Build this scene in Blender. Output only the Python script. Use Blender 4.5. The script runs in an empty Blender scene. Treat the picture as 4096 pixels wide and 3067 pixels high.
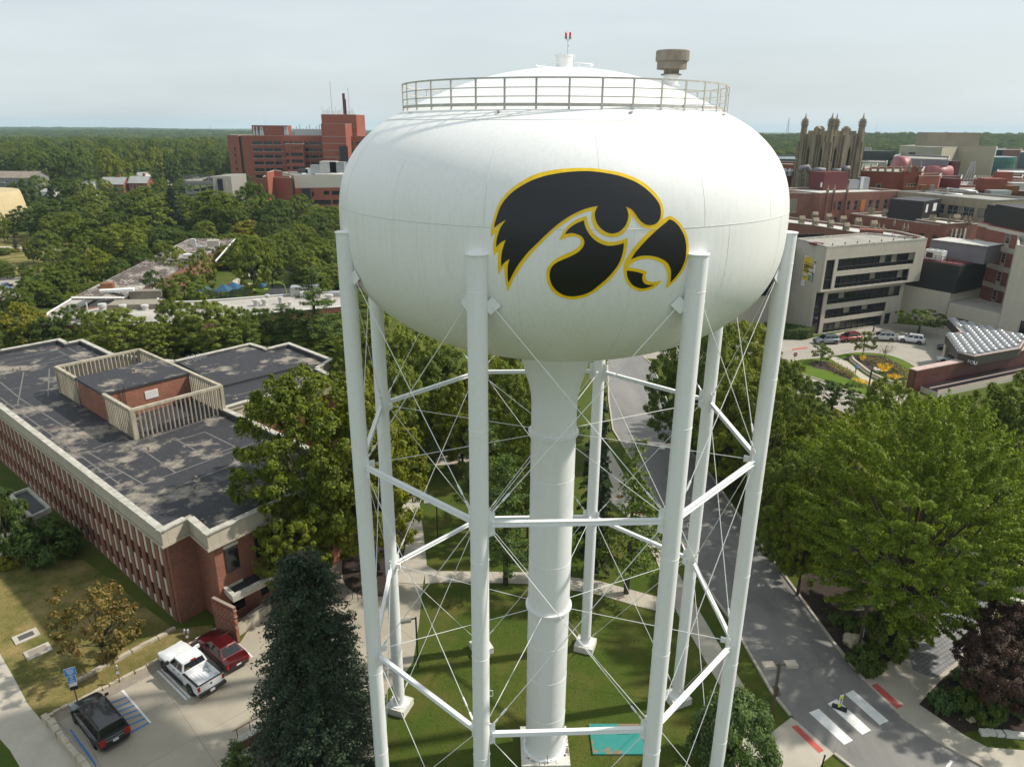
import bpy, bmesh, math, random
import numpy as np
from mathutils import Vector, Matrix
from mathutils.bvhtree import BVHTree
from mathutils.geometry import delaunay_2d_cdt
random.seed(7); RNG = np.random.default_rng(7)
S = bpy.context.scene
C = S.collection
# ------------------------------------------------------------------ camera
CAM_H, PITCH, FOC, ROLL = 37.0, 0.3429, 2868.447, 0.0073     # height m, rad, focal in photo pixels, rad
cp, sp = math.cos(PITCH), math.sin(PITCH)
FW = Vector((0, cp, -sp)); _U = Vector((0, sp, cp)); _R = Vector((1, 0, 0))
RT = _R * math.cos(ROLL) + _U * math.sin(ROLL); UP = _U * math.cos(ROLL) - _R * math.sin(ROLL)
CP = Vector((0, 0, CAM_H))
cam = bpy.data.cameras.new('camera'); co = bpy.data.objects.new('camera', cam); C.objects.link(co)
m = Matrix((RT, UP, -FW)).transposed().to_4x4(); m.translation = CP; co.matrix_world = m
cam.sensor_fit = 'HORIZONTAL'; cam.sensor_width = 36.0; cam.lens = FOC / 4096 * 36.0
cam.clip_start = 0.5; cam.clip_end = 30000
S.camera = co
S.render.resolution_x, S.render.resolution_y = 1024, 766
# ------------------------------------------------------------------ light
SUN_EL, SUN_AZ = math.radians(46), math.radians(12)           # azimuth counted from +X towards +Y
w = bpy.data.worlds.new("World"); S.world = w; w.use_nodes = True
nt = w.node_tree; nt.nodes.clear()
out = nt.nodes.new('ShaderNodeOutputWorld'); bg = nt.nodes.new('ShaderNodeBackground')
sky = nt.nodes.new('ShaderNodeTexSky'); sky.sky_type = 'NISHITA'; sky.sun_disc = False
sky.sun_elevation = SUN_EL; sky.sun_rotation = math.pi / 2 - SUN_AZ
sky.air_density = 1.0; sky.dust_density = 3.0; sky.ozone_density = 1.0; sky.altitude = 200
bg.inputs[1].default_value = 0.1
# a thin high overcast veil over the blue: soft streaky cloud
tc = nt.nodes.new('ShaderNodeTexCoord'); mp = nt.nodes.new('ShaderNodeMapping'); mp.inputs['Scale'].default_value = (1.2, 1.2, 7.0)
mp.inputs['Location'].default_value = (3.1, .4, .2)
nz = nt.nodes.new('ShaderNodeTexNoise'); nz.inputs['Scale'].default_value = 1.7; nz.inputs['Detail'].default_value = 6; nz.inputs['Roughness'].default_value = .55
rp = nt.nodes.new('ShaderNodeValToRGB'); rp.color_ramp.elements[0].position = .3; rp.color_ramp.elements[0].color = (.66, .66, .66, 1)
rp.color_ramp.elements[1].position = .72; rp.color_ramp.elements[1].color = (.97, .97, .97, 1)
mx = nt.nodes.new('ShaderNodeMixRGB'); mx.inputs[2].default_value = (6.3, 6.95, 7.2, 1)
L = nt.links.new
L(tc.outputs['Generated'], mp.inputs[0]); L(mp.outputs[0], nz.inputs[0]); L(nz.outputs[0], rp.inputs[0]); L(rp.outputs[0], mx.inputs[0])
L(sky.outputs[0], mx.inputs[1]); L(mx.outputs[0], bg.inputs[0]); L(bg.outputs[0], out.inputs[0])
sl = bpy.data.lights.new('sun', 'SUN'); sl.energy = 3.8; sl.angle = math.radians(1.6); sl.color = (1, .94, .84)
so = bpy.data.objects.new('sun', sl); C.objects.link(so)
sd = Vector((math.cos(SUN_EL) * math.cos(SUN_AZ), math.cos(SUN_EL) * math.sin(SUN_AZ), math.sin(SUN_EL)))
so.rotation_euler = sd.to_track_quat('Z', 'Y').to_euler(); so.location = (40, 10, 80)
S.view_settings.view_transform = 'Standard'; S.view_settings.look = 'None'; S.view_settings.exposure = 0.3; S.view_settings.gamma = 1
S.view_settings.use_curve_mapping = False
S.cycles.max_bounces = 6; S.cycles.diffuse_bounces = 3; S.cycles.glossy_bounces = 3; S.cycles.transmission_bounces = 4
S.cycles.volume_bounces = 1; S.cycles.transparent_max_bounces = 8; S.cycles.use_adaptive_sampling = True
S.cycles.adaptive_threshold = 0.015
S.cycles.caustics_reflective = False; S.cycles.caustics_refractive = False

# ------------------------------------------------------------------ survey helpers: photo pixel -> world point on a level
def ray(u, v):
    return (FW + RT * ((u - 2048) / FOC) + UP * ((1533.5 - v) / FOC))
def G(u, v, z=0.0):
    d = ray(u, v); t = (z - CAM_H) / d.z
    return CP + d * t
def GY(u, v, y):
    d = ray(u, v); return CP + d * (y / d.y)
def GX2(pts, z=0.0):
    return [G(u, v, z) for u, v in pts]
def R(x0, y0, pts, s=.5):
    return [(x0 + x * s, y0 + y * s) for x, y in pts]
# ------------------------------------------------------------------ mesh helpers
ORG = {}
def org(o):
    while o.parent: o = o.parent
    return ORG.get(o.name, Vector((0, 0, 0)))
def tag(o, label=None, cat=None, group=None, kind=None):
    if label: o['label'] = label
    if cat: o['category'] = cat
    if group: o['group'] = group
    if kind: o['kind'] = kind
    return o
def thing(name, label, cat, loc=(0, 0, 0), group=None, rz=0):
    o = bpy.data.objects.new(name, None); C.objects.link(o); o.location = loc; o.rotation_euler = (0, 0, rz)
    o.empty_display_size = .3
    ORG[o.name] = Vector(loc) if rz == 0 else Vector((0, 0, 0))
    return tag(o, label, cat, group)
def mkobj(name, me, parent=None):
    o = bpy.data.objects.new(name, me); C.objects.link(o)
    if parent: o.parent = parent
    return o
class MB:
    def __init__(s): s.v = []; s.f = []; s.mi = []; s.m = 0
    def add(s, vs, fs):
        b = len(s.v); s.v += [tuple(x) for x in vs]; s.f += [tuple(b + i for i in f) for f in fs]; s.mi += [s.m] * len(fs); return s
    def quad(s, *p): return s.add(p, [tuple(range(len(p)))])
    def box(s, c, d, rz=0.0):
        x, y, z = (d[0] / 2, d[1] / 2, d[2] / 2); cr, sr = math.cos(rz), math.sin(rz)
        vs = []
        for dz in (-z, z):
            for dx, dy in ((-x, -y), (x, -y), (x, y), (-x, y)):
                vs.append((c[0] + dx * cr - dy * sr, c[1] + dx * sr + dy * cr, c[2] + dz))
        return s.add(vs, [(3, 2, 1, 0), (4, 5, 6, 7), (0, 1, 5, 4), (1, 2, 6, 5), (2, 3, 7, 6), (3, 0, 4, 7)])
    def bar(s, a, b, w_, h_, off=0.0):
        a = Vector(a); b = Vector(b); d = (b - a); n = Vector((-d.y, d.x, 0));
        n = n.normalized() if n.length > 1e-6 else Vector((1, 0, 0)); u = d.cross(n).normalized()
        if u.z < 0: u = -u
        vs = []
        for p in (a, b):
            for i, j in ((-1, -1), (1, -1), (1, 1), (-1, 1)): vs.append(p + n * (w_ / 2 * i) + u * (h_ / 2 * j))
        return s.add(vs, [(3, 2, 1, 0), (4, 5, 6, 7), (0, 1, 5, 4), (1, 2, 6, 5), (2, 3, 7, 6), (3, 0, 4, 7)])
    def prism(s, poly, z0, z1, top=True, bottom=True):
        n = len(poly); p = [(q[0], q[1]) for q in poly]
        if sum(p[i][0] * p[(i + 1) % n][1] - p[(i + 1) % n][0] * p[i][1] for i in range(n)) < 0: p = p[::-1]
        vs = [(x, y, z0) for x, y in p] + [(x, y, z1) for x, y in p]
        fs = [(i, (i + 1) % n, n + (i + 1) % n, n + i) for i in range(n)]
        if top: fs.append(tuple(range(n, 2 * n)))
        if bottom: fs.append(tuple(range(n - 1, -1, -1)))
        return s.add(vs, fs)
    def tube(s, pts, rad, n=8, cap=True):
        pts = [Vector(p) for p in pts]; k = len(pts)
        rad = rad if isinstance(rad, (list, tuple)) else [rad] * k
        vs = []; fs = []
        for i, p in enumerate(pts):
            d = (pts[min(i + 1, k - 1)] - pts[max(i - 1, 0)]).normalized()
            a = d.orthogonal() if i == 0 else (a - d * a.dot(d))
            a = a.normalized(); b = d.cross(a)
            for j in range(n):
                t = 2 * math.pi * j / n; vs.append(p + (a * math.cos(t) + b * math.sin(t)) * rad[i])
        for i in range(k - 1):
            for j in range(n):
                fs.append((i * n + j, i * n + (j + 1) % n, (i + 1) * n + (j + 1) % n, (i + 1) * n + j))
        if cap: fs += [tuple(range(n - 1, -1, -1)), tuple((k - 1) * n + j for j in range(n))]
        return s.add(vs, fs)
    def lathe(s, prof, c=(0, 0), n=32, close=False):
        vs = []; fs = []; k = len(prof)
        for r, z in prof:
            for j in range(n):
                t = 2 * math.pi * j / n; vs.append((c[0] + r * math.cos(t), c[1] + r * math.sin(t), z))
        for i in range(k - 1 + (1 if close else 0)):
            for j in range(n):
                a, b = i * n, ((i + 1) % k) * n
                fs.append((a + j, a + (j + 1) % n, b + (j + 1) % n, b + j))
        return s.add(vs, fs)
    def build(s, name, mats, parent=None, smooth=False, angle=None):
        o3 = org(parent) if parent else Vector((0, 0, 0))
        me = bpy.data.meshes.new(name)
        me.from_pydata([(v[0] - o3.x, v[1] - o3.y, v[2] - o3.z) for v in s.v], [], s.f)
        for mt in (mats if isinstance(mats, (list, tuple)) else [mats]): me.materials.append(mt)
        me.polygons.foreach_set('material_index', s.mi)
        if smooth:
            me.polygons.foreach_set('use_smooth', [True] * len(me.polygons))
            if angle: me.set_sharp_from_angle(angle=math.radians(angle))
        me.update()
        return mkobj(name, me, parent)
_unit = {}
def piece(name, parent, mat, c, d, rz=0.0, rx=0.0, ry=0.0):
    """one box-shaped piece sharing mesh data with all pieces of that material"""
    k = mat.name
    if k not in _unit:
        b = MB(); b.box((0, 0, 0), (1, 1, 1)); me = bpy.data.meshes.new(name)
        me.from_pydata(b.v, [], b.f); me.materials.append(mat); _unit[k] = me
    o = mkobj(name, _unit[k], parent); o.scale = d; o.rotation_euler = (rx, ry, rz)
    o3 = org(parent) if parent else Vector((0, 0, 0)); o.location = Vector(c) - o3
    return o
def smoothcurve(pts, closed=True, sub=6, corner=48):
    P = [Vector(p) for p in pts]; n = len(P); out = []
    def iscorner(i):
        a = P[i] - P[i - 1]; b = P[(i + 1) % n] - P[i]
        return a.length < 1e-9 or b.length < 1e-9 or math.degrees(a.angle(b)) > corner
    rng = range(n) if closed else range(n - 1)
    for i in rng:
        p1, p2 = P[i], P[(i + 1) % n]
        p0 = P[i - 1] if (closed or i > 0) else p1
        p3 = P[(i + 2) % n] if (closed or i < n - 2) else p2
        if iscorner(i) and closed: p0 = p1 + (p1 - p2)
        if closed and iscorner((i + 1) % n): p3 = p2 + (p2 - p1)
        for k in range(sub):
            t = k / sub
            out.append(.5 * ((2 * p1) + (p2 - p0) * t + (2 * p0 - 5 * p1 + 4 * p2 - p3) * t * t + (3 * p1 - p0 - 3 * p2 + p3) * t ** 3))
    if not closed: out.append(P[-1])
    return out
# ------------------------------------------------------------------ materials
def newmat(name):
    mt = bpy.data.materials.new(name); mt.use_nodes = True; n = mt.node_tree; n.nodes.clear()
    o = n.nodes.new('ShaderNodeOutputMaterial'); b = n.nodes.new('ShaderNodeBsdfPrincipled'); n.links.new(b.outputs[0], o.inputs[0])
    return mt, n, b
def col(c, k=1.0): return (c[0] * k, c[1] * k, c[2] * k, 1)
def noise(n, vec, scale, detail=4, rough=.55, stretch=None):
    t = n.nodes.new('ShaderNodeTexNoise'); t.inputs['Scale'].default_value = scale; t.inputs['Detail'].default_value = detail; t.inputs['Roughness'].default_value = rough
    if stretch:
        mpn = n.nodes.new('ShaderNodeMapping'); mpn.inputs['Scale'].default_value = stretch; n.links.new(vec, mpn.inputs[0]); vec = mpn.outputs[0]
    n.links.new(vec, t.inputs['Vector']); return t.outputs[0]
def ramp(n, fac, stops):
    r = n.nodes.new('ShaderNodeValToRGB'); e = r.color_ramp.elements
    while len(e) < len(stops): e.new(.5)
    for i, (p, c) in enumerate(stops): e[i].position = p; e[i].color = c if len(c) == 4 else (*c, 1)
    n.links.new(fac, r.inputs[0]); return r.outputs[0]
def mix(n, fac, a, b, mode='MIX'):
    mxn = n.nodes.new('ShaderNodeMixRGB'); mxn.blend_type = mode
    for i, x in ((0, fac), (1, a), (2, b)):
        if hasattr(x, 'links') or hasattr(x, 'is_linked'): n.links.new(x, mxn.inputs[i])
        else: mxn.inputs[i].default_value = x if i == 0 or len(x) == 4 else (*x, 1)
    return mxn.outputs[0]
def pos(n):
    g = n.nodes.new('ShaderNodeNewGeometry'); return g.outputs['Position']
def bump(n, b, h, strength=.3, dist=.02):
    bn = n.nodes.new('ShaderNodeBump'); bn.inputs['Strength'].default_value = strength; bn.inputs['Distance'].default_value = dist
    n.links.new(h, bn.inputs['Height']); n.links.new(bn.outputs[0], b.inputs['Normal'])
def surf(name, c, rough=.7, var=.25, scale=1.5, fine=25, fvar=.15, c2=None, bstr=.25, metal=0, stretch=None, spec=.5, coat=0):
    """plain material with wear: large soft variation + fine grain, in world space"""
    mt, n, b = newmat(name); p = pos(n)
    a = noise(n, p, scale, 5, .6, stretch); f = noise(n, p, fine, 3, .6)
    base = mix(n, ramp(n, a, [(.3, (0, 0, 0)), (.7, (1, 1, 1))]), col(c, 1 - var), col(c2) if c2 else col(c, 1 + var * .6))
    base = mix(n, 1.0, base, ramp(n, f, [(.25, (1 - fvar,) * 3), (.75, (1 + fvar * .5,) * 3)]), 'MULTIPLY')
    n.links.new(base, b.inputs['Base Color']); b.inputs['Roughness'].default_value = rough; b.inputs['Metallic'].default_value = metal
    b.inputs['Specular IOR Level'].default_value = spec
    if coat: b.inputs['Coat Weight'].default_value = coat; b.inputs['Coat Roughness'].default_value = .05
    if bstr: bump(n, b, f, bstr, .01)
    return mt
def wallcoord(n):
    g = n.nodes.new('ShaderNodeNewGeometry'); cr = n.nodes.new('ShaderNodeVectorMath'); cr.operation = 'CROSS_PRODUCT'
    cr.inputs[1].default_value = (0, 0, 1); n.links.new(g.outputs['True Normal'], cr.inputs[0])
    nm = n.nodes.new('ShaderNodeVectorMath'); nm.operation = 'NORMALIZE'; n.links.new(cr.outputs[0], nm.inputs[0])
    dt = n.nodes.new('ShaderNodeVectorMath'); dt.operation = 'DOT_PRODUCT'; n.links.new(nm.outputs[0], dt.inputs[0]); n.links.new(g.outputs['Position'], dt.inputs[1])
    sx = n.nodes.new('ShaderNodeSeparateXYZ'); n.links.new(g.outputs['Position'], sx.inputs[0])
    cb = n.nodes.new('ShaderNodeCombineXYZ'); n.links.new(dt.outputs['Value'], cb.inputs[0]); n.links.new(sx.outputs[2], cb.inputs[1])
    return cb.outputs[0]
def brick(name, c, k=1.0, mortar=(.30, .25, .21), var=.35, size=(.22, .075)):
    mt, n, b = newmat(name); wc = wallcoord(n)
    bt = n.nodes.new('ShaderNodeTexBrick'); bt.inputs['Scale'].default_value = 1.0; bt.inputs['Brick Width'].default_value = size[0]; bt.inputs['Row Height'].default_value = size[1]
    bt.inputs['Mortar Size'].default_value = .008; bt.inputs['Color1'].default_value = col(c, 1.15); bt.inputs['Color2'].default_value = col(c, 1 - var); bt.inputs['Mortar'].default_value = (*mortar, 1)
    n.links.new(wc, bt.inputs['Vector'])
    a = noise(n, pos(n), .35, 5, .65)
    base = mix(n, 1.0, bt.outputs['Color'], ramp(n, a, [(.3, (.78, .76, .74)), (.7, (1.12, 1.1, 1.08))]), 'MULTIPLY')
    st = noise(n, pos(n), .9, 4, .6, (1, 1, .12))
    base = mix(n, ramp(n, st, [(.55, (0, 0, 0)), (.8, (.45, .45, .45))]), base, col(c, .5))
    n.links.new(base, b.inputs['Base Color']); b.inputs['Roughness'].default_value = .85
    bump(n, b, bt.outputs['Fac'], .4, -.01)
    return mt
def panelled(name, c, w_, h_, var=.12, joint=.55, js=.03, streak=.25, rough=.8):
    """concrete / precast panels with dark joints and rain streaks"""
    mt, n, b = newmat(name); wc = wallcoord(n)
    bt = n.nodes.new('ShaderNodeTexBrick'); bt.offset = 0; bt.inputs['Scale'].default_value = 1; bt.inputs['Brick Width'].default_value = w_; bt.inputs['Row Height'].default_value = h_
    bt.inputs['Mortar Size'].default_value = js; bt.inputs['Color1'].default_value = col(c, 1); bt.inputs['Color2'].default_value = col(c, 1 - var); bt.inputs['Mortar'].default_value = col(c, joint)
    n.links.new(wc, bt.inputs['Vector'])
    st = noise(n, pos(n), .8, 5, .65, (1, 1, .1)); g = noise(n, pos(n), 9, 3)
    base = mix(n, ramp(n, st, [(.45, (0, 0, 0)), (.8, (streak * 2,) * 3)]), bt.outputs['Color'], col(c, .55))
    base = mix(n, 1.0, base, ramp(n, g, [(.3, (.9,) * 3), (.7, (1.06,) * 3)]), 'MULTIPLY')
    n.links.new(base, b.inputs['Base Color']); b.inputs['Roughness'].default_value = rough
    return mt
def plain(name, c, rough=.5, metal=0, spec=.5, coat=0, emit=0):
    mt, n, b = newmat(name); b.inputs['Base Color'].default_value = col(c); b.inputs['Roughness'].default_value = rough; b.inputs['Metallic'].default_value = metal
    b.inputs['Specular IOR Level'].default_value = spec
    a = noise(n, pos(n), 3, 3); base = mix(n, 1.0, col(c), ramp(n, a, [(.3, (.88,) * 3), (.7, (1.06,) * 3)]), 'MULTIPLY'); n.links.new(base, b.inputs['Base Color'])
    if coat: b.inputs['Coat Weight'].default_value = coat; b.inputs['Coat Roughness'].default_value = .04
    if emit: b.inputs['Emission Color'].default_value = col(c); b.inputs['Emission Strength'].default_value = emit
    return mt
def leafmat(name, c, c2, var=.35, trans=.38):
    mt, n, b = newmat(name); g = n.nodes.new('ShaderNodeNewGeometry'); oi = n.nodes.new('ShaderNodeObjectInfo')
    base = mix(n, g.outputs['Random Per Island'], col(c, 1 - var), col(c2, 1 + var))
    big = noise(n, g.outputs['Position'], .35, 3)
    base = mix(n, 1.0, base, ramp(n, big, [(.3, (.78, .8, .8)), (.7, (1.2, 1.15, 1.0))]), 'MULTIPLY')
    tint = ramp(n, oi.outputs['Random'], [(0, (.72, .82, .85)), (.35, (1, 1, 1)), (.7, (1.12, 1.08, .95)), (1, (1.38, 1.2, .8))])
    base = mix(n, 1.0, base, tint, 'MULTIPLY')
    n.links.new(base, b.inputs['Base Color']); b.inputs['Roughness'].default_value = .55; b.inputs['Specular IOR Level'].default_value = .3
    tr = n.nodes.new('ShaderNodeBsdfTranslucent'); tb = mix(n, 1.0, base, (1.25, 1.2, .6, 1), 'MULTIPLY'); n.links.new(tb, tr.inputs[0])
    ms = n.nodes.new('ShaderNodeMixShader'); ms.inputs[0].default_value = trans
    o = [x for x in n.nodes if x.type == 'OUTPUT_MATERIAL'][0]
    n.links.new(b.outputs[0], ms.inputs[1]); n.links.new(tr.outputs[0], ms.inputs[2]); n.links.new(ms.outputs[0], o.inputs[0])
    return mt
# ================================================================== WATER TOWER
AX, AY = 2.21, 34.77
def towerpaint(name, c, streak=.3):
    mt, n, b = newmat(name); p = pos(n)
    st = noise(n, p, 6.5, 6, .75, (1, 1, .035)); bl = noise(n, p, .5, 5, .6); fn = noise(n, p, 14, 3)
    base = mix(n, ramp(n, st, [(.47, (0, 0, 0)), (.75, (streak,) * 3)]), col(c), (c[0] * .64, c[1] * .63, c[2] * .61, 1))
    base = mix(n, ramp(n, bl, [(.5, (0, 0, 0)), (.8, (.3, .3, .3))]), base, (c[0] * .86, c[1] * .84, c[2] * .76, 1))
    base = mix(n, 1.0, base, ramp(n, fn, [(.3, (.96,) * 3), (.7, (1.02,) * 3)]), 'MULTIPLY')
    n.links.new(base, b.inputs['Base Color']); b.inputs['Roughness'].default_value = .42; b.inputs['Specular IOR Level'].default_value = .4
    bump(n, b, bl, .12, .05)
    return mt
M_TANK = towerpaint('tank_paint', (.84, .84, .825), .26)
M_LEG = towerpaint('leg_paint', (.80, .81, .81), .12)
M_SEAM = plain('weld_bead', (.62, .61, .57), .6)
M_RAIL = surf('rail_paint', (.50, .49, .44), .6, .2, 3, 30, .2)
M_VENT = surf('weathered_vent', (.25, .215, .17), .75, .3, 2.5, 20, .3, stretch=(1, 1, .3))
M_YEL = plain('emblem_yellow', (.93, .60, .006), .4)
M_BLK = plain('emblem_black', (.009, .009, .012), .32)
M_RED = plain('beacon_red', (.55, .01, .01), .15)
M_DKMETAL = plain('dark_metal', (.03, .03, .03), .5)
M_PAD = surf('painted_footing', (.66, .64, .57), .8, .15, 1.5, 12, .25, c2=(.72, .70, .64))
M_RUST = surf('rust', (.24, .10, .04), .9, .4, 5, 40, .3)
tower = thing('water_tower', 'tall white water tower on eight legs with a black and yellow bird head emblem', 'water tower', (AX, AY, 0))
# tank: measured profile, widest at 32.9 m
TR, TZ = 10.2, 32.9
def prof_points():
    out = []
    n_ = 70
    for i in range(n_ + 1):                                   # lower bowl, bottom to equator
        t = math.pi / 2 * (1 - i / n_)
        out.append((max(TR * math.cos(t) ** (2 / 2.38), .0), TZ - 5.95 * math.sin(t) ** (2 / 2.38)))
    for i in range(1, n_ + 1):
        t = math.pi / 2 * i / n_
        r, z = TR * math.cos(t) ** (2 / 2.6), TZ + 5.75 * math.sin(t) ** (2 / 2.6)
        if r < 7.2: break
        out.append((r, z))
    r0, z0 = out[-1]
    for i in range(1, 25):
        r = r0 * (1 - i / 24); out.append((r, z0 + (39.5 - z0) * (1 - (r / r0) ** 2)))
    out[-1] = (0.001, out[-1][1])
    return out
PROF = [p for p in prof_points() if p[0] > 1.5 or p[1] > 30]
b = MB(); b.lathe(PROF, (AX, AY), 256)
tank = b.build('tank', M_TANK, tower, True)
bvh = BVHTree.FromPolygons([Vector(v) for v in b.v], b.f)
PZ = np.array([p[1] for p in PROF]); PR = np.array([p[0] for p in PROF])
PSs = np.concatenate([[0], np.cumsum(np.hypot(np.diff(PR), np.diff(PZ)))])
def on_tank(th, s, off):
    r = np.interp(s, PSs, PR); z = np.interp(s, PSs, PZ)
    r2 = np.interp(s + .05, PSs, PR); z2 = np.interp(s + .05, PSs, PZ); tr, tz = r2 - r, z2 - z; l = math.hypot(tr, tz) or 1
    return (AX + (r + off * tz / l) * math.cos(th), AY + (r + off * tz / l) * math.sin(th), z - off * tr / l)
def paint(name, polys, mat, off, parent):
    bm_ = MB()
    for px in polys:
        loop = []
        for q in smoothcurve([(x, y, 0) for x, y in px], True, 5, 50):
            u, v = 1900 + q.x * 953 / 2207, 600 + q.y * 953 / 2207
            h = bvh.ray_cast(CP, ray(u, v).normalized())[0]
            th = math.atan2(h.y - AY, h.x - AX); s_ = float(np.interp(h.z, PZ, PSs)); loop.append((th * 10, s_))
        xs = [p[0] for p in loop]; ys = [p[1] for p in loop]
        nb = len(loop); pts = [Vector(p) for p in loop]
        st = .22
        for gx in np.arange(min(xs), max(xs), st):
            for gy in np.arange(min(ys), max(ys), st): pts.append(Vector((gx, gy)))
        vv, _, ff, _, _, _ = delaunay_2d_cdt(pts, [(i, (i + 1) % nb) for i in range(nb)], [], 0, 1e-4)
        P2 = [Vector((x, y)) for x, y in loop]
        def inside(c):
            k = False; j = nb - 1
            for i in range(nb):
                a, d = P2[i], P2[j]
                if (a.y > c.y) != (d.y > c.y) and c.x < (d.x - a.x) * (c.y - a.y) / (d.y - a.y) + a.x: k = not k
                j = i
            return k
        keep = [f for f in ff if inside((vv[f[0]] + vv[f[1]] + vv[f[2]]) / 3)]
        bm_.add([on_tank(p.x / 10, p.y, off) for p in vv], keep)
    return bm_.build(name, mat, parent)
Y1 = [(145,815),(150,720),(165,660),(190,570),(230,480),(290,405),(360,340),(440,288),(530,238),(640,203),(770,180),(900,170),(1020,168),(1130,175),(1240,190),(1350,212),(1450,245),(1540,290),(1610,340),(1670,400),(1715,460),(1740,520),(1747,580),(1738,642),(1765,628),(1800,610),(1850,632),(1900,680),(1945,750),(1970,820),(1979,900),(1975,980),(1955,1060),(1920,1130),(1870,1195),(1810,1250),(1762,1285),(1775,1230),(1784,1170),(1772,1110),(1740,1060),(1690,1030),(1630,1012),(1570,1010),(1510,1022),(1460,1045),(1415,1085),(1500,1100),(1592,1125),(1578,1160),(1582,1190),(1602,1213),(1640,1222),(1690,1216),(1735,1207),(1690,1252),(1640,1285),(1570,1305),(1510,1305),(1450,1275),(1405,1225),(1380,1160),(1375,1095),(1385,1040),(1410,990),(1450,930),(1500,870),(1550,815),(1600,765),(1638,730),(1580,726),(1535,703),(1500,668),(1470,630),(1448,603),(1440,660),(1420,712),(1385,762),(1340,795),(1290,808),(1240,806),(1190,790),(1140,760),(1105,720),(1085,670),(1078,620),(1083,563),(1030,575),(960,600),(900,632),(850,665),(790,708),(730,755),(670,810),(620,860),(570,908),(530,952),(490,1000),(450,1050),(410,1110),(370,1175),(340,1230),(318,1280),(302,1310),(285,1230),(272,1150),(270,1070),(240,1115),(218,1155),(212,1080),(210,1010),(215,935),(195,955),(175,980),(168,900),(175,840),(190,768),(165,788)]
Y2 = [(778,838),(800,790),(830,742),(870,695),(920,655),(970,632),(1035,612),(1042,660),(1060,710),(1085,755),(1120,795),(1170,828),(1220,848),(1280,850),(1340,840),(1412,812),(1412,870),(1400,940),(1380,1010),(1350,1070),(1310,1130),(1260,1190),(1190,1255),(1110,1315),(1020,1360),(930,1382),(850,1377),(770,1350),(720,1312),(685,1260),(665,1205),(660,1150),(670,1100),(700,1052),(740,1015),(790,985),(850,958),(910,930),(950,905),(975,875),(980,845),(965,817),(935,803),(890,803),(840,815)]
B1 = [(178,725),(185,680),(205,610),(235,530),(280,460),(350,390),(430,335),(530,283),(640,245),(760,220),(880,205),(1020,198),(1130,205),(1230,220),(1330,240),(1420,270),(1500,305),(1580,360),(1640,415),(1690,475),(1715,530),(1720,590),(1710,640),(1685,675),(1650,692),(1610,697),(1570,685),(1530,655),(1500,615),(1470,572),(1440,545),(1393,524),(1407,548),(1416,575),(1420,610),(1410,660),(1385,710),(1345,750),(1300,770),(1255,772),(1205,755),(1160,720),(1130,680),(1114,635),(1110,590),(1120,555),(1138,519),(1080,530),(1010,550),(940,580),(880,612),(810,657),(750,703),(690,755),(630,810),(580,860),(530,908),(480,960),(440,1010),(410,1050),(380,1095),(350,1150),(325,1200),(310,1228),(303,1180),(303,1120),(308,1060),(322,1010),(290,1028),(265,1052),(243,1078),(243,1020),(250,950),(265,890),(287,832),(250,850),(220,875),(197,903),(200,840),(215,780),(240,715),(288,648),(250,668),(210,695)]
B2 = [(1798,643),(1840,660),(1890,710),(1930,780),(1950,850),(1955,930),(1945,1010),(1915,1090),(1870,1160),(1808,1228),(1813,1180),(1813,1120),(1800,1075),(1770,1035),(1720,1005),(1660,985),(1590,978),(1530,982),(1480,997),(1443,1015),(1480,955),(1530,895),(1580,840),(1630,790),(1690,735),(1750,685)]
B3 = [(1405,1115),(1480,1125),(1557,1145),(1548,1175),(1550,1205),(1570,1235),(1610,1248),(1660,1247),(1610,1270),(1560,1281),(1510,1275),(1460,1250),(1425,1205),(1408,1160)]
B4 = [(828,785),(860,740),(900,705),(950,675),(1008,652),(1018,700),(1040,750),(1070,795),(1110,835),(1160,865),(1220,885),(1280,885),(1340,874),(1377,860),(1372,930),(1350,1010),(1320,1070),(1280,1125),(1220,1190),(1150,1250),(1070,1310),(990,1342),(910,1354),(840,1347),(780,1320),(735,1280),(705,1232),(692,1180),(693,1135),(710,1085),(745,1050),(790,1025),(850,1000),(910,972),(960,942),(995,905),(1012,865),(1008,830),(985,800),(940,778),(890,770),(850,777)]
paint('emblem_outline', [Y1, Y2], M_YEL, .009, tank)
paint('emblem_fill', [B1, B2, B3, B4], M_BLK, .018, tank)
# weld seams: two hoops and meridians
for z in (33.75, 37.25):
    r = float(np.interp(z, PZ, PR)); bb = MB()
    bb.tube([(AX + (r + .003) * math.cos(t), AY + (r + .003) * math.sin(t), z) for t in np.linspace(0, 2 * math.pi, 161)], .011, 6, False)
    bb.build('weld_seam', M_SEAM, tank)
for k in range(16):
    th = 2 * math.pi * (k + .18) / 16
    s0, s1 = float(np.interp(33.75, PZ, PSs)), float(np.interp(37.25, PZ, PSs))
    bb = MB(); bb.tube([on_tank(th, s, .0) for s in np.linspace(s0, s1, 24)], .008, 5, False); bb.build('weld_seam', M_SEAM, tank)
    th += .12; s0 = float(np.interp(27.2, PZ, PSs)); s1 = float(np.interp(33.75, PZ, PSs))
    bb = MB(); bb.tube([on_tank(th, s, .0) for s in np.linspace(s0, s1, 24)], .007, 5, False); bb.build('weld_seam', M_SEAM, tank)
    th += .1; s0, s1 = float(np.interp(37.25, PZ, PSs)), PSs[-6]
    if k % 2 == 0:
        bb = MB(); bb.tube([on_tank(th, s, .0) for s in np.linspace(s0, s1, 12)], .008, 5, False); bb.build('weld_seam', M_SEAM, tank)
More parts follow.
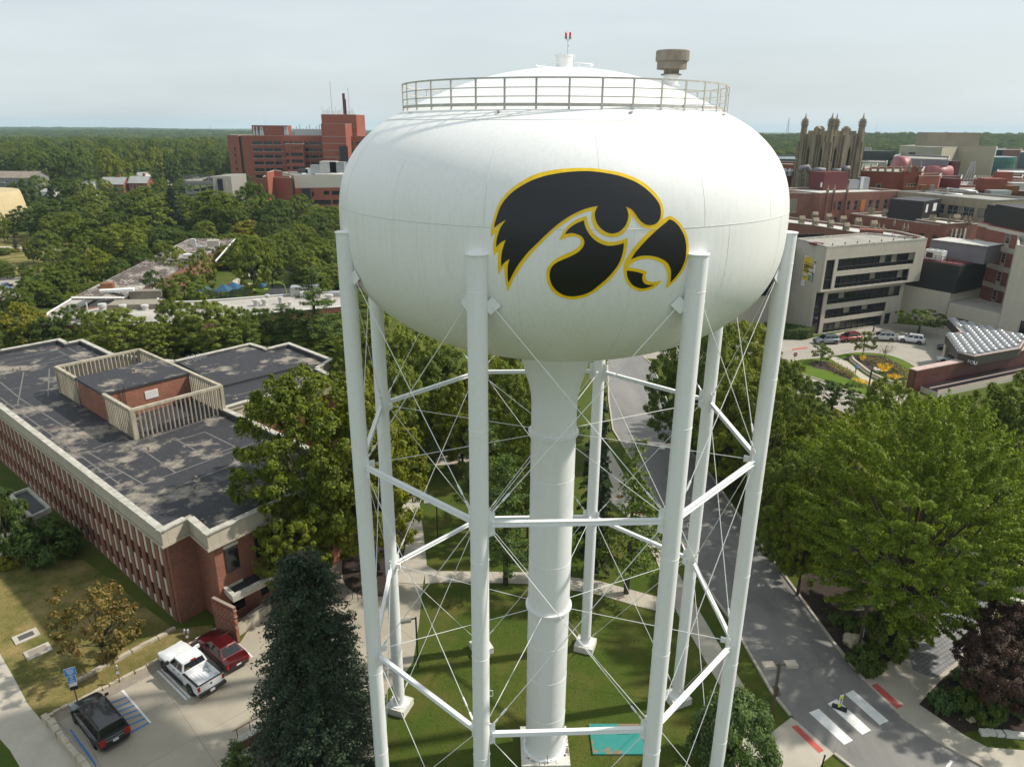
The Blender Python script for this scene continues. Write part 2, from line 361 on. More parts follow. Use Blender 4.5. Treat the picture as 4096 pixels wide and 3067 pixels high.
# riser with flare, rings and base
b = MB(); RS = [(1.19, .55), (1.19, 23.5), (1.22, 24.0), (1.34, 24.6), (1.52, 25.2), (1.72, 25.9), (1.9, 26.6), (2.05, 27.1)]
b.lathe(RS, (AX, AY), 64); riser = b.build('riser_pipe', M_LEG, tower, True)
for z in (21.95, 11.1):
    b = MB(); b.lathe([(1.18, z - .07), (1.33, z - .07), (1.33, z + .07), (1.18, z + .07)], (AX, AY), 64, True); b.build('ring_flange', M_LEG, riser, True, 40)
for z in (3.4, 6.3, 8.7, 14.2, 17.2, 19.4):
    b = MB(); b.tube([(AX + 1.192 * math.cos(t), AY + 1.192 * math.sin(t), z) for t in np.linspace(0, 2 * math.pi, 65)], .012, 5, False); b.build('weld_seam', M_LEG, riser)
b = MB(); b.lathe([(1.15, .52), (1.36, .52), (1.36, .62), (1.2, .66)], (AX, AY), 64, True)
for k in range(20):
    t = 2 * math.pi * k / 20; b.box((AX + 1.29 * math.cos(t), AY + 1.29 * math.sin(t), .66), (.07, .07, .1), t)
b.build('base_ring', M_LEG, riser, False)
b = MB(); b.box((AX, AY, .26), (2.98, 3.05, .52), .02); b.build('riser_footing', M_PAD, tower)
b = MB()
for k in range(26):                                           # rust runs lying on the footing
    t = random.uniform(-2.6, .9); r = random.uniform(1.37, 1.52); l = random.uniform(.05, .16)
    b.box((AX + r * math.cos(t), AY + r * math.sin(t), .5225), (l, .06, .005), t)
tag(b.build('rust_stain', M_RUST, tower), kind='stuff')
for k in range(4):
    b = MB(); a0 = Vector((AX + 1.25, AY - .2 - .14 * k, .62)); b.tube([a0, a0 + Vector((.12, -.05, .05)), a0 + Vector((.2, -.1, -.07)), a0 + Vector((.2, -.16, -.1))], .022, 6); b.build('pipe_fitting', M_VENT, tower)
b = MB(); b.tube([(AX + .1, AY - 1.18, .95), (AX + .12, AY - 1.3, .9), (AX + .14, AY - 1.36, .55), (AX + .14, AY - 1.56, .3)], .03, 6)
b.build('drain_pipe', M_VENT, tower)
# legs
LEG_R, LZ = 10.25, 32.8
LP = [(AX + LEG_R * math.cos(.4398 + k * math.pi / 4), AY + LEG_R * math.sin(.4398 + k * math.pi / 4)) for k in range(8)]
lb = MB(); lb.lathe([(.375, .45), (.375, LZ)], (0, 0), 40); lb.lathe([(.375, LZ), (.41, LZ), (.41, LZ + .04), (.0, LZ + .1)], (0, 0), 40)
lb.lathe([(.36, .5), (.58, .5), (.58, .56), (.36, .56)], (0, 0), 24, True)
legmesh = lb.build('leg', M_LEG, None, True, 35); lme = legmesh.data; bpy.data.objects.remove(legmesh)
fb = MB(); fb.box((0, 0, .25), (1.42, 1.42, .5)); fme = None
sb_ = MB(); sb_.tube([(.38 * math.cos(t), .38 * math.sin(t), 0) for t in np.linspace(0, 2 * math.pi, 41)], .009, 5, False); sme = None
for k, (x, y) in enumerate(LP):
    lo = mkobj('leg', lme, tower); lo.location = (x - AX, y - AY, 0); lo.rotation_euler = (0, 0, .4398 + k * math.pi / 4)
    if fme is None:
        fo = fb.build('footing', M_PAD, None); fme = fo.data; fo.parent = lo
        so_ = sb_.build('weld_seam', M_LEG, None); sme = so_.data; so_.parent = lo; so_.location = (0, 0, 4.7)
    else:
        fo = mkobj('footing', fme, lo)
        so_ = mkobj('weld_seam', sme, lo); so_.location = (0, 0, 4.7)
    for z in (10.1, 15.6, 20.4, 26.2, 31.5):
        so_ = mkobj('weld_seam', sme, lo); so_.location = (0, 0, z)
def lp(k, z, r=0.0): x, y = LP[k % 8]; return Vector((x, y, z))
LEV = (11.25, 22.05)
for k in range(8):
    a, c = lp(k, 0), lp(k + 1, 0); d = (c - a).normalized()
    inw = (Vector((AX, AY, 0)) - (a + c) / 2).normalized()
    for z in LEV:
        b = MB(); e = Vector((0, 0, z)); p0 = a + d * .5 + e; p1 = c - d * .5 + e
        b.bar(p0 + Vector((0, 0, .1)), p1 + Vector((0, 0, .1)), .20, .02); b.bar(p0 - Vector((0, 0, .1)), p1 - Vector((0, 0, .1)), .20, .02)
        b.bar(p0, p1, .03, .18); b.build('strut', M_LEG, tower)
    for z in (LEV[0], LEV[1]):
        for q, s_ in ((a, 1), (c, -1)):
            b = MB(); q0 = q + d * (.36 * s_) + Vector((0, 0, z)); q1 = q + d * (.62 * s_) + Vector((0, 0, z))
            b.add([q0 + Vector((0, 0, .62)), q1 + Vector((0, 0, .5)), q1 + Vector((0, 0, -.5)), q0 + Vector((0, 0, -.62))] +
                  [p + inw * .03 for p in (q0 + Vector((0, 0, .62)), q1 + Vector((0, 0, .5)), q1 + Vector((0, 0, -.5)), q0 + Vector((0, 0, -.62)))],
                  [(0, 1, 2, 3), (7, 6, 5, 4), (0, 4, 5, 1), (1, 5, 6, 2), (2, 6, 7, 3), (3, 7, 4, 0)])
            b.build('gusset_plate', M_LEG, tower)
    for q, s_ in ((a, 1), (c, -1)):
        b = MB(); q0 = q + d * (.36 * s_)
        b.bar(q0 + Vector((0, 0, 31.15)), q0 + d * (.3 * s_) + Vector((0, 0, 30.8)), .03, .5); b.build('gusset_plate', M_LEG, tower)
    for z0, z1, f0 in ((.95, 10.75, .3), (11.8, 21.55, .55), (22.6, 30.9, .55)):
        for p, q, s_ in ((a, c, 1), (c, a, -1)):
            b = MB(); A0 = p + d * (f0 * s_) + Vector((0, 0, z0)) + inw * (.03 * s_); A1 = q - d * (.58 * s_) + Vector((0, 0, z1)) + inw * (.03 * s_)
            b.tube([A0, A1], .019, 6); dd = (A1 - A0).normalized()
            b.tube([A0 + dd * .55, A0 + dd * .62, A0 + dd * .98, A0 + dd * 1.05], [.022, .05, .05, .022], 6)
            b.bar(A0 - dd * .05, A0 + dd * .3, .1, .05); b.build('tie_rod', M_LEG, tower)
    for z, rz_ in ((11.35, 11.1), (22.0, 21.95)):
        inr = (Vector((AX, AY, 0)) - a).normalized()
        b = MB(); b.tube([a + inr * .6 + Vector((0, 0, z)), Vector((AX, AY, 0)) - inr * 1.3 + Vector((0, 0, rz_))], .017, 6)
        b.box(a + inr * .5 + Vector((0, 0, z)), (.3, .12, .3), math.atan2(inr.y, inr.x)); b.build('spoke_rod', M_LEG, tower)
    # ladder hoop lugs on the leg
    b = MB(); q = a + d * .42 + Vector((0, 0, 13.4)); b.tube([q - d * .06, q + d * .1, q + d * .1 + Vector((0, 0, .3)), q - d * .06 + Vector((0, 0, .3))], .012, 5); b.build('step_lug', M_LEG, tower)
# railing on the shoulder
RR, RZ0, RZ1 = 7.15, 37.63, 38.68
rail = MB()
def ring(bb, r, z, w_, h_, n_=120):
    bb.lathe([(r - w_ / 2, z - h_ / 2), (r + w_ / 2, z - h_ / 2), (r + w_ / 2, z + h_ / 2), (r - w_ / 2, z + h_ / 2)], (AX, AY), n_, True)
ring(rail, RR, RZ1, .06, .06); rail_o = rail.build('handrail', M_RAIL, tower)
for z in (38.36, 38.06):
    b = MB(); ring(b, RR, z, .035, .035); b.build('mid_rail', M_RAIL, rail_o)
b = MB(); ring(b, RR, RZ0 + .15, .02, .11); b.build('toe_plate', M_RAIL, rail_o)
pb = MB(); pb.box((0, 0, .53), (.035, .075, 1.08)); pme = None
for k in range(38):
    t = 2 * math.pi * (k + .3) / 38
    if pme is None: po = pb.build('rail_post', M_RAIL, None); pme = po.data; po.parent = rail_o
    else: po = mkobj('rail_post', pme, rail_o)
    po.location = ((RR + .03) * math.cos(t), (RR + .03) * math.sin(t), RZ0 - .02); po.rotation_euler = (0, 0, t)
# hatch tube, small ring rail, beacon, vent
b = MB(); b.lathe([(.37, 39.2), (.37, 39.95), (.40, 39.95), (.40, 40.02), (0, 40.05)], (AX, AY), 40); ht = b.build('access_tube', M_TANK, tower, True, 35)
b = MB(); b.tube([(AX + .38, AY - .06, 40.0), (AX + .46, AY - .06, 40.0), (AX + .46, AY - .06, 39.85), (AX + .38, AY - .06, 39.85)], .012, 5); b.box((AX - .14, AY, 40.07), (.16, .1, .05)); b.build('hatch_handle', M_TANK, ht)
b = MB(); ring(b, 1.28, 39.62, .035, .03, 60)
for k in range(10):
    t = 2 * math.pi * k / 10 + .15; b.box((AX + 1.28 * math.cos(t), AY + 1.28 * math.sin(t), 39.53), (.02, .03, .16), t)
b.build('grab_rail', M_TANK, tower)
bx = AX + .14
b = MB(); b.tube([(bx, AY, 39.98), (bx, AY, 40.62)], .014, 6); b.tube([(bx - .09, AY, 40.66), (bx - .03, AY, 40.62), (bx + .03, AY, 40.62), (bx + .09, AY, 40.66)], .018, 6); b.box((bx + .015, AY - .02, 40.38), (.045, .03, .07)); beacon = b.build('beacon_mast', M_RAIL, tower)
for s_ in (-1, 1):
    b = MB(); b.lathe([(.0, 40.66), (.055, 40.67), (.06, 40.74), (.045, 40.77)], (bx + .09 * s_, AY), 16); b.build('lamp_base', M_VENT, beacon, True)
    b = MB(); b.lathe([(.045, 40.77), (.045, 40.9), (.03, 40.94), (0, 40.955)], (bx + .09 * s_, AY), 16); b.build('beacon_lens', M_RED, beacon, True)
vx, vy = AX + 4.87, AY + .4
b = MB(); b.lathe([(.33, 38.2), (.33, 39.28)], (vx, vy), 32); vt = b.build('vent_stack', M_TANK, tower, True)
b = MB(); b.lathe([(.46, 39.26), (.46, 39.30), (.34, 39.30), (.34, 39.5), (.40, 39.5), (.66, 39.5), (.66, 39.83), (.74, 39.83), (.74, 40.24), (.70, 40.27), (0, 40.30)], (vx, vy), 40); b.build('vent_cap', M_VENT, vt, True, 30)
b = MB(); b.lathe([(.42, 38.82), (.42, 38.85), (.33, 38.85)], (vx, vy), 32); b.build('vent_flange', M_TANK, vt)
for t in (-1.95, -1.3, -2.6, -.6):                             # small brackets on the shoulder
    s_ = float(np.interp(37.5, PZ, PSs)); p = on_tank(t, s_, .04); b = MB(); b.box(p, (.12, .1, .06), t); b.build('bracket', M_RAIL, tank)
# green painted hatch slab on the lawn
M_TEAL = surf('rusty_teal_steel', (.022, .225, .20), .6, .12, .5, 20, .1)
def _teal():
    mt = M_TEAL; n = mt.node_tree; b_ = [x for x in n.nodes if x.type == 'BSDF_PRINCIPLED'][0]
    src = b_.inputs['Base Color'].links[0].from_socket
    r_ = noise(n, pos(n), .85, 6, .62); n.links.new(mix(n, ramp(n, r_, [(.55, (0, 0, 0)), (.59, (1, 1, 1))]), src, (.22, .15, .09, 1)), b_.inputs['Base Color'])
_teal()
hs = thing('valve_hatch', 'rust flecked teal steel hatch lying on the lawn beside the tower riser', 'hatch', (6.9, 35.7, 0))
b = MB(); b.box((6.9, 35.73, .06), (3.35, 2.42, .12), .01); b.build('lid', M_TEAL, hs)
b = MB(); b.box((7.35, 36.4, .135), (.7, .7, .025), .01); b.build('access_cover', M_TEAL, hs)
# ================================================================== GROUND
def grassmat(name, c, dry, amt, sc=.25):
    mt, n, b = newmat(name); p = pos(n)
    a = noise(n, p, sc, 6, .65); f = noise(n, p, 9, 4, .7); g = noise(n, p, 40, 2, .6)
    base = mix(n, ramp(n, a, [(.5 - amt, (0, 0, 0)), (.72 - amt * .5, (1, 1, 1))]), col(c), col(dry))
    base = mix(n, 1.0, base, ramp(n, f, [(.25, (.6, .62, .6)), (.75, (1.25, 1.22, 1.2))]), 'MULTIPLY')
    base = mix(n, 1.0, base, ramp(n, g, [(.25, (.75,) * 3), (.75, (1.15,) * 3)]), 'MULTIPLY')
    n.links.new(base, b.inputs['Base Color']); b.inputs['Roughness'].default_value = .9; b.inputs['Specular IOR Level'].default_value = .15
    bump(n, b, f, .9, .06); return mt
M_GRASS = grassmat('mown_grass', (.062, .098, .012), (.125, .115, .028), .06)
M_DRY = grassmat('dry_grass', (.085, .105, .018), (.31, .235, .10), .13, .33)
def slabmat(name, c, w_, rz, joint=.6, var=.08, stain=.3, off=(0, 0)):
    mt, n, b = newmat(name); p = pos(n)
    mpn = n.nodes.new('ShaderNodeMapping'); mpn.inputs['Rotation'].default_value = (0, 0, rz); mpn.inputs['Location'].default_value = (off[0], off[1], 0); n.links.new(p, mpn.inputs[0])
    bt = n.nodes.new('ShaderNodeTexBrick'); bt.offset = 0; bt.inputs['Scale'].default_value = 1; bt.inputs['Brick Width'].default_value = w_[0]; bt.inputs['Row Height'].default_value = w_[1]
    bt.inputs['Mortar Size'].default_value = .018; bt.inputs['Color1'].default_value = col(c, 1.04); bt.inputs['Color2'].default_value = col(c, 1 - var); bt.inputs['Mortar'].default_value = col(c, joint)
    n.links.new(mpn.outputs[0], bt.inputs['Vector'])
    a = noise(n, p, .45, 6, .65); f = noise(n, p, 18, 3, .6); h = noise(n, p, 2.2, 5, .7)
    base = mix(n, ramp(n, a, [(.42, (0, 0, 0)), (.75, (stain,) * 3)]), bt.outputs['Color'], col(c, .55))
    base = mix(n, ramp(n, h, [(.6, (0, 0, 0)), (.8, (stain * .7,) * 3)]), base, col(c, .6))
    base = mix(n, 1.0, base, ramp(n, f, [(.25, (.86,) * 3), (.75, (1.06,) * 3)]), 'MULTIPLY')
    n.links.new(base, b.inputs['Base Color']); b.inputs['Roughness'].default_value = .85; bump(n, b, f, .2, .01); return mt
M_LOT = slabmat('lot_concrete', (.385, .34, .265), (5.2, 4.4), math.radians(-44), .6)
M_WALK = surf('walk_concrete', (.43, .39, .32), .85, .12, .7, 20, .12)
M_DRIVE = slabmat('drive_concrete', (.35, .32, .27), (4.5, 4.5), math.radians(-30), .62)
def asphaltmat():
    mt, n, b = newmat('worn_asphalt'); p = pos(n)
    tr = noise(n, p, .32, 5, .6, (1, .16, 1)); a = noise(n, p, .25, 6, .65); f = noise(n, p, 22, 3, .7)
    vo = n.nodes.new('ShaderNodeTexVoronoi'); vo.feature = 'DISTANCE_TO_EDGE'; vo.inputs['Scale'].default_value = .16
    nn = n.nodes.new('ShaderNodeTexNoise'); nn.inputs['Scale'].default_value = .8; n.links.new(p, nn.inputs[0])
    va = n.nodes.new('ShaderNodeVectorMath'); va.operation = 'ADD'; n.links.new(p, va.inputs[0]); n.links.new(nn.outputs[1], va.inputs[1]); n.links.new(va.outputs[0], vo.inputs['Vector'])
    base = mix(n, ramp(n, tr, [(.35, (0, 0, 0)), (.7, (1, 1, 1))]), (.175, .168, .158, 1), (.245, .235, .218, 1))
    base = mix(n, ramp(n, a, [(.5, (0, 0, 0)), (.75, (.7, .7, .7))]), base, (.125, .12, .115, 1))
    base = mix(n, ramp(n, vo.outputs['Distance'], [(.002, (.3,) * 3), (.006, (0, 0, 0))]), base, (.07, .066, .06, 1))
    base = mix(n, 1.0, base, ramp(n, f, [(.25, (.82,) * 3), (.75, (1.1,) * 3)]), 'MULTIPLY')
    n.links.new(base, b.inputs['Base Color']); b.inputs['Roughness'].default_value = .8; bump(n, b, f, .25, .008); return mt
M_ROAD = asphaltmat()
M_MULCH = surf('bark_mulch', (.045, .028, .02), .95, .35, 2, 14, .5, bstr=.8)
M_KERB = surf('kerb_concrete', (.44, .40, .33), .85, .2, .8, 12, .15)
M_GRAVEL = surf('pea_gravel', (.30, .26, .205), .9, .2, 2, 30, .5, bstr=.8)
M_STONE = surf('limestone', (.46, .40, .30), .9, .2, 2.5, 14, .25, bstr=.5)
def hexmat():
    mt, n, b = newmat('hex_pavers'); p = pos(n)
    mpn = n.nodes.new('ShaderNodeMapping'); mpn.inputs['Rotation'].default_value = (0, 0, math.radians(-32)); n.links.new(p, mpn.inputs[0])
    vo = n.nodes.new('ShaderNodeTexBrick'); vo.inputs['Scale'].default_value = 1; vo.inputs['Brick Width'].default_value = .40; vo.inputs['Row Height'].default_value = .30; vo.inputs['Mortar Size'].default_value = .022
    vo.inputs['Color1'].default_value = (.25, .25, .25, 1); vo.inputs['Color2'].default_value = (.195, .195, .20, 1); vo.inputs['Mortar'].default_value = (.10, .095, .09, 1)
    n.links.new(mpn.outputs[0], vo.inputs['Vector']); a = noise(n, p, .6, 4)
    base = mix(n, 1.0, vo.outputs['Color'], ramp(n, a, [(.3, (.85,) * 3), (.7, (1.15,) * 3)]), 'MULTIPLY')
    n.links.new(base, b.inputs['Base Color']); b.inputs['Roughness'].default_value = .85; return mt
M_HEX = hexmat()
M_WHITE = surf('road_paint_white', (.74, .74, .72), .6, .1, 2, 9, .12, c2=(.80, .80, .78))
M_PRED = surf('tactile_red', (.48, .09, .075), .8, .1, 2, 12, .15)
M_BLUE = surf('road_paint_blue', (.05, .20, .52), .7, .15, 3, 10, .3)
def flat(name, pts, z, mat, kind='structure', parent=None, world=False):
    q = pts if world else [G(u, v, 0) for u, v in pts]
    b = MB(); p = [(a[0], a[1], z) for a in q]
    if sum(p[i][0] * p[(i + 1) % len(p)][1] - p[(i + 1) % len(p)][0] * p[i][1] for i in range(len(p))) < 0: p = p[::-1]
    b.quad(*p); o = b.build(name, mat, parent)
    if kind and not parent: o['kind'] = kind
    return o
def smooth_px(pts, sub=4):
    return [(q.x, q.y) for q in smoothcurve([(x, y, 0) for x, y in pts], True, sub, 55)]
# ground: flat campus, then gentle rolling land to the horizon
gb = MB(); gx = np.concatenate([np.linspace(-9000, -500, 18), np.linspace(-400, 400, 9), np.linspace(500, 9000, 18)])
gy = np.concatenate([np.linspace(-300, 600, 7), np.linspace(800, 9000, 30)])
def land(x, y):
    k = min(max((y - 700) / 900, 0), 1); k = k * k * (3 - 2 * k)
    h = 6 * math.sin(x * .0021 + 1.3) * math.sin(y * .0016 + .5) - 4 * k
    r = math.exp(-((y - 1500) / 520) ** 2) / (1 + math.exp(-(x - 350) / 160)) * 21          # wooded bluff on the right
    return h * k + r * k
for y in gy:
    for x in gx: gb.v.append((x, y, land(x, y)))
nx_ = len(gx)
for j in range(len(gy) - 1):
    for i in range(nx_ - 1): gb.f.append((j * nx_ + i, j * nx_ + i + 1, (j + 1) * nx_ + i + 1, (j + 1) * nx_ + i)); gb.mi.append(0)
tag(gb.build('ground', M_GRASS, None, True), kind='structure')
Z1, Z2, Z3, Z4, Z5 = .006, .012, .018, .024, .03
flat('dry_lawn', ([(-300, 2300), (0, 2262), (60, 2255), (240, 2238), (335, 2239), (695, 2514), (850, 2500), (855, 2530), (800, 2563), (500, 2720), (185, 2871), (175, 2890), (110, 2810), (60, 2715), (0, 2610), (-200, 2420)]), Z1, M_DRY)
lawn2 = flat('campus_lawn', [(-300, 1180), (-200, 960), (0, 930), (330, 950), (420, 1000), (260, 1060), (190, 1100), (60, 1110), (0, 1105)], Z1, M_DRY)
flat('playground_lawn', [(760, 1190), (900, 1140), (990, 1080), (1120, 1080), (1200, 1130), (1180, 1190), (950, 1205)], Z1, M_GRASS)
flat('pavement', [(205, 2872), (800, 2563), (850, 2590), (960, 2570), (1060, 2420), (1250, 2300), (1400, 2200), (1600, 1954), (1680, 2023), (1707, 2261), (1692, 2338), (1676, 2492), (1653, 2645), (1600, 2720), (1553, 2753), (1520, 2850), (1500, 2950), (1490, 3067), (1450, 3300), (500, 3300), (370, 3067)], Z2, M_LOT)
flat('mulch_bed', smooth_px([(1370, 2310), (1390, 2130), (1470, 2010), (1590, 1960), (1625, 2140), (1600, 2260), (1545, 2385), (1440, 2380)]), Z3, M_MULCH)
flat('gravel_strip', [(188, 2872), (800, 2563), (812, 2580), (650, 2675), (500, 2755), (262, 2870), (235, 2884), (370, 3067), (420, 3140), (380, 3140), (200, 2895)], Z3, M_GRAVEL)
def strip(name, left, right, ln, z, mat, label=None):
    """a pavement laid in separate slabs between two measured edges"""
    Lp = [G(u, v) for u, v in left]; Rp = [G(u, v) for u, v in right]
    def res(P, k):
        d = [0]
        for i in range(1, len(P)): d.append(d[-1] + (P[i] - P[i - 1]).length)
        t = np.linspace(0, d[-1], k); return np.stack([np.interp(t, d, [p[j] for p in P]) for j in (0, 1)], 1), d[-1]
    ll = sum((Lp[i] - Lp[i - 1]).length for i in range(1, len(Lp))); k = max(3, int(ll / ln) + 1)
    a, _ = res(Lp, k); c, _ = res(Rp, k)
    par = MB(); par.quad(*[(x, y, z - .004) for x, y in list(a) + list(c[::-1])]) ; po = par.build(name, M_MULCH, None); po['kind'] = 'structure'
    for i in range(k - 1):
        q = [a[i], a[i + 1], c[i + 1], c[i]]; m_ = sum(q) / 4
        q = [m_ + (p - m_) * (1 - .012 / max(np.linalg.norm(p - m_), .1) * 1.2) for p in q]
        b = MB(); b.prism([tuple(p) for p in q], z - .003, z + .035 + random.uniform(-.004, .004)); b.build('paving_slab', mat, po)
    return po
strip('sidewalk', [(2405, 1840), (2455, 1955), (2530, 2090), (2620, 2230), (2700, 2439), (2767, 2549), (2875, 2739), (2932, 2800), (3000, 2880)], [(2440, 1800), (2500, 1905), (2575, 2045), (2660, 2195), (2780, 2414), (2880, 2584), (3000, 2784), (3030, 2859), (3072, 2939)], 1.55, Z3, M_WALK)
strip('footpath', [(1597, 1948), (1615, 2040), (1630, 2138), (1612, 2250), (1580, 2330)], [(1665, 1960), (1680, 2023), (1695, 2140), (1708, 2261), (1692, 2338)], 1.5, Z3, M_WALK)
strip('crossing_path', [(1700, 2335), (1753, 2330), (1876, 2330), (2120, 2335), (2380, 2375), (2600, 2440), (2700, 2450)], [(1700, 2258), (1746, 2284), (1876, 2286), (2150, 2290), (2400, 2325), (2620, 2385), (2690, 2395)], 1.5, Z3, M_WALK)
strip('back_path', [(1740, 1862), (1800, 1860), (1880, 1850), (2010, 1790)], [(1745, 1832), (1800, 1822), (1880, 1805), (2000, 1755)], 1.6, Z3, M_WALK)
flat('manhole_apron', smooth_px([(2430, 1950), (2520, 1960), (2555, 2020), (2600, 2110), (2560, 2110), (2470, 2030), (2425, 1990)]), Z4, M_WALK)
road_l = [(2437, 1385), (2430, 1450), (2435, 1600), (2452, 1720), (2527, 1840), (2690, 2115), (2857, 2392), (2911, 2466), (2979, 2581), (3087, 2770), (3187, 2884), (3335, 3014), (3405, 3067), (3600, 3200)]
road_r = [(2560, 1385), (2575, 1430), (2607, 1457), (2680, 1630), (2770, 1815), (2845, 1905), (2960, 2070), (3040, 2175), (3120, 2279), (3230, 2429), (3340, 2579), (3455, 2719), (3597, 2861), (3740, 2959), (3940, 3067), (4200, 3180)]
flat('road', road_l + road_r[::-1], Z3, M_ROAD)
flat('walk_apron', [(3072, 2939), (3165, 2868), (3190, 2886), (3335, 3014), (3290, 3050), (3250, 3110), (3180, 3200), (2900, 3200), (2990, 2900), (3000, 2880)], Z4, M_WALK)
flat('walk_apron', [(3455, 2721), (3640, 2583), (3760, 2724), (3675, 2816), (3850, 2935), (3950, 2988), (4096, 3000), (4250, 3010), (4250, 3200), (4200, 3175), (3940, 3066), (3740, 2958), (3597, 2860)], Z4, M_WALK)
flat('paver_path', smooth_px([(3650, 2679), (3740, 2715), (3820, 2650), (3955, 2470), (3985, 2370), (3990, 2310), (3975, 2260), (3935, 2190), (3880, 2130), (3820, 2140), (3810, 2300), (3760, 2420), (3700, 2520), (3640, 2600)], 3), Z5, M_HEX)
flat('paver_border', [(3760, 2724), (3840, 2654), (3971, 2479), (4009, 2370), (4009, 2302), (3990, 2252), (3952, 2183), (3900, 2120), (3880, 2130), (3935, 2190), (3975, 2260), (3990, 2310), (3985, 2370), (3955, 2470), (3820, 2650), (3740, 2715)], Z5 + .006, M_KERB)
flat('garden_bed', [(3230, 2427), (3340, 2577), (3455, 2717), (3640, 2581), (3700, 2515), (3790, 2300), (3700, 2150), (3300, 2200), (3180, 2350)], Z2, M_MULCH)
flat('garden_bed', [(3677, 2816), (3762, 2724), (3842, 2654), (3973, 2479), (4096, 2430), (4300, 2500), (4300, 2950), (4096, 2935), (3920, 2918), (3850, 2930)], Z2, M_MULCH)
flat('garden_bed', [(3954, 2183), (3992, 2252), (4011, 2302), (4012, 2340), (4300, 2340), (4300, 2080), (3880, 2090)], Z2, M_MULCH)
for q in ([(490, 1220), (570, 1190), (843, 1443), (775, 1478)], [(640, 1150), (712, 1112), (988, 1362), (918, 1398)], [(780, 1073), (845, 1040), (1127, 1285), (1058, 1320)]):
    flat('crosswalk_bar', R(2990, 2239, q), Z4, M_WHITE)
flat('lane_mark', R(2990, 2239, [(1560, 1690), (1622, 1598), (1642, 1612), (1590, 1700)]), Z4, M_WHITE)
flat('tactile_pad', R(2990, 2239, [(350, 1335), (395, 1320), (612, 1525), (570, 1545)]), Z5, M_PRED)
flat('tactile_pad', R(2990, 2239, [(990, 1005), (1035, 987), (1240, 1170), (1195, 1192)]), Z5, M_PRED)
# hospital drive, island
flat('driveway', [(2437, 1392), (2560, 1395), (2700, 1400), (3016, 1367), (3134, 1356), (3204, 1362), (3259, 1349), (3560, 1292), (3760, 1310), (4300, 1350), (4300, 1500), (3660, 1540), (3640, 1570), (3560, 1680), (3400, 1665), (3260, 1592), (3160, 1572), (3050, 1560), (2900, 1480), (2700, 1440), (2575, 1432)], Z2, M_DRIVE)
isl = R(2990, 1150, [(312, 635), (345, 602), (420, 580), (560, 571), (650, 559), (690, 550), (800, 530), (900, 524), (1010, 529), (1130, 545), (1260, 590), (1340, 637), (1330, 760), (1250, 850), (1100, 880), (1000, 888), (900, 862), (800, 832), (600, 748), (450, 700)])
M_LUSH = grassmat('lush_grass', (.095, .16, .014), (.14, .17, .03), .03)
flat('island_lawn', smooth_px(isl, 3), Z3 + .1, M_LUSH)
flat('island_walk', smooth_px(R(2990, 1150, [(640, 561), (690, 553), (800, 600), (900, 680), (1040, 770), (1085, 805), (1070, 860), (1000, 850), (960, 785), (850, 690), (720, 610)]), 3), Z4 + .1, M_WALK)
flat('flower_bed', smooth_px(R(2990, 1150, [(480, 612), (520, 598), (600, 592), (660, 605), (760, 650), (850, 720), (880, 760), (800, 735), (650, 672), (540, 650)])), Z4 + .1, M_MULCH)
flat('flower_bed', smooth_px(R(2990, 1150, [(765, 572), (850, 550), (980, 545), (1090, 555), (1150, 585), (1230, 640), (1270, 720), (1260, 770), (1180, 790), (1060, 745), (960, 670), (880, 620), (820, 600)])), Z4 + .1, M_MULCH)
flat('tactile_pad', R(2990, 1150, [(640, 562), (670, 556), (684, 562), (655, 570)]), Z5 + .1, M_PRED)
flat('tactile_pad', [(3166, 1396), (3228, 1388), (3232, 1393), (3170, 1401)], Z4, M_PRED)
# kerbs
def kerb(name, px, h=.14, w_=.2, base=0.0, closed=False, off=0.0):
    P = [G(u, v) for u, v in px]; n_ = len(P); bb = MB(); L_, R_ = [], []
    for i in range(n_):
        a = P[i - 1] if (i > 0 or closed) else P[i]; c = P[(i + 1) % n_] if (i < n_ - 1 or closed) else P[i]
        d = (c - a).normalized(); nn = Vector((-d.y, d.x, 0)); L_.append(P[i] + nn * (w_ / 2 + off)); R_.append(P[i] - nn * (w_ / 2 - off))
    for i in range(n_ if closed else n_ - 1):
        j = (i + 1) % n_; a, b_, c, d = L_[i], L_[j], R_[j], R_[i]; z0, z1 = base - .02, base + h
        bb.add([(a.x, a.y, z0), (b_.x, b_.y, z0), (c.x, c.y, z0), (d.x, d.y, z0), (a.x, a.y, z1), (b_.x, b_.y, z1), (c.x, c.y, z1), (d.x, d.y, z1)],
               [(4, 5, 6, 7), (0, 1, 5, 4), (2, 3, 7, 6), (1, 2, 6, 5), (3, 0, 4, 7)])
    return tag(bb.build(name, M_KERB), kind='structure')
kerb('kerb', road_l[1:10] + [(3160, 2862)]); kerb('kerb', road_r[1:12]); kerb('kerb', [(3600, 2864), (3740, 2961), (3940, 3069), (4200, 3182)])
kerb('kerb', [(3337, 3016), (3405, 3069), (3600, 3202)])
kerb('kerb', smooth_px(isl, 2), .16, .22, 0, True)
kerb('kerb', [(3050, 1560), (3160, 1572), (3260, 1592), (3400, 1665)])
kerb('kerb', [(205, 2874), (370, 3069), (420, 3140)], .12, .25)
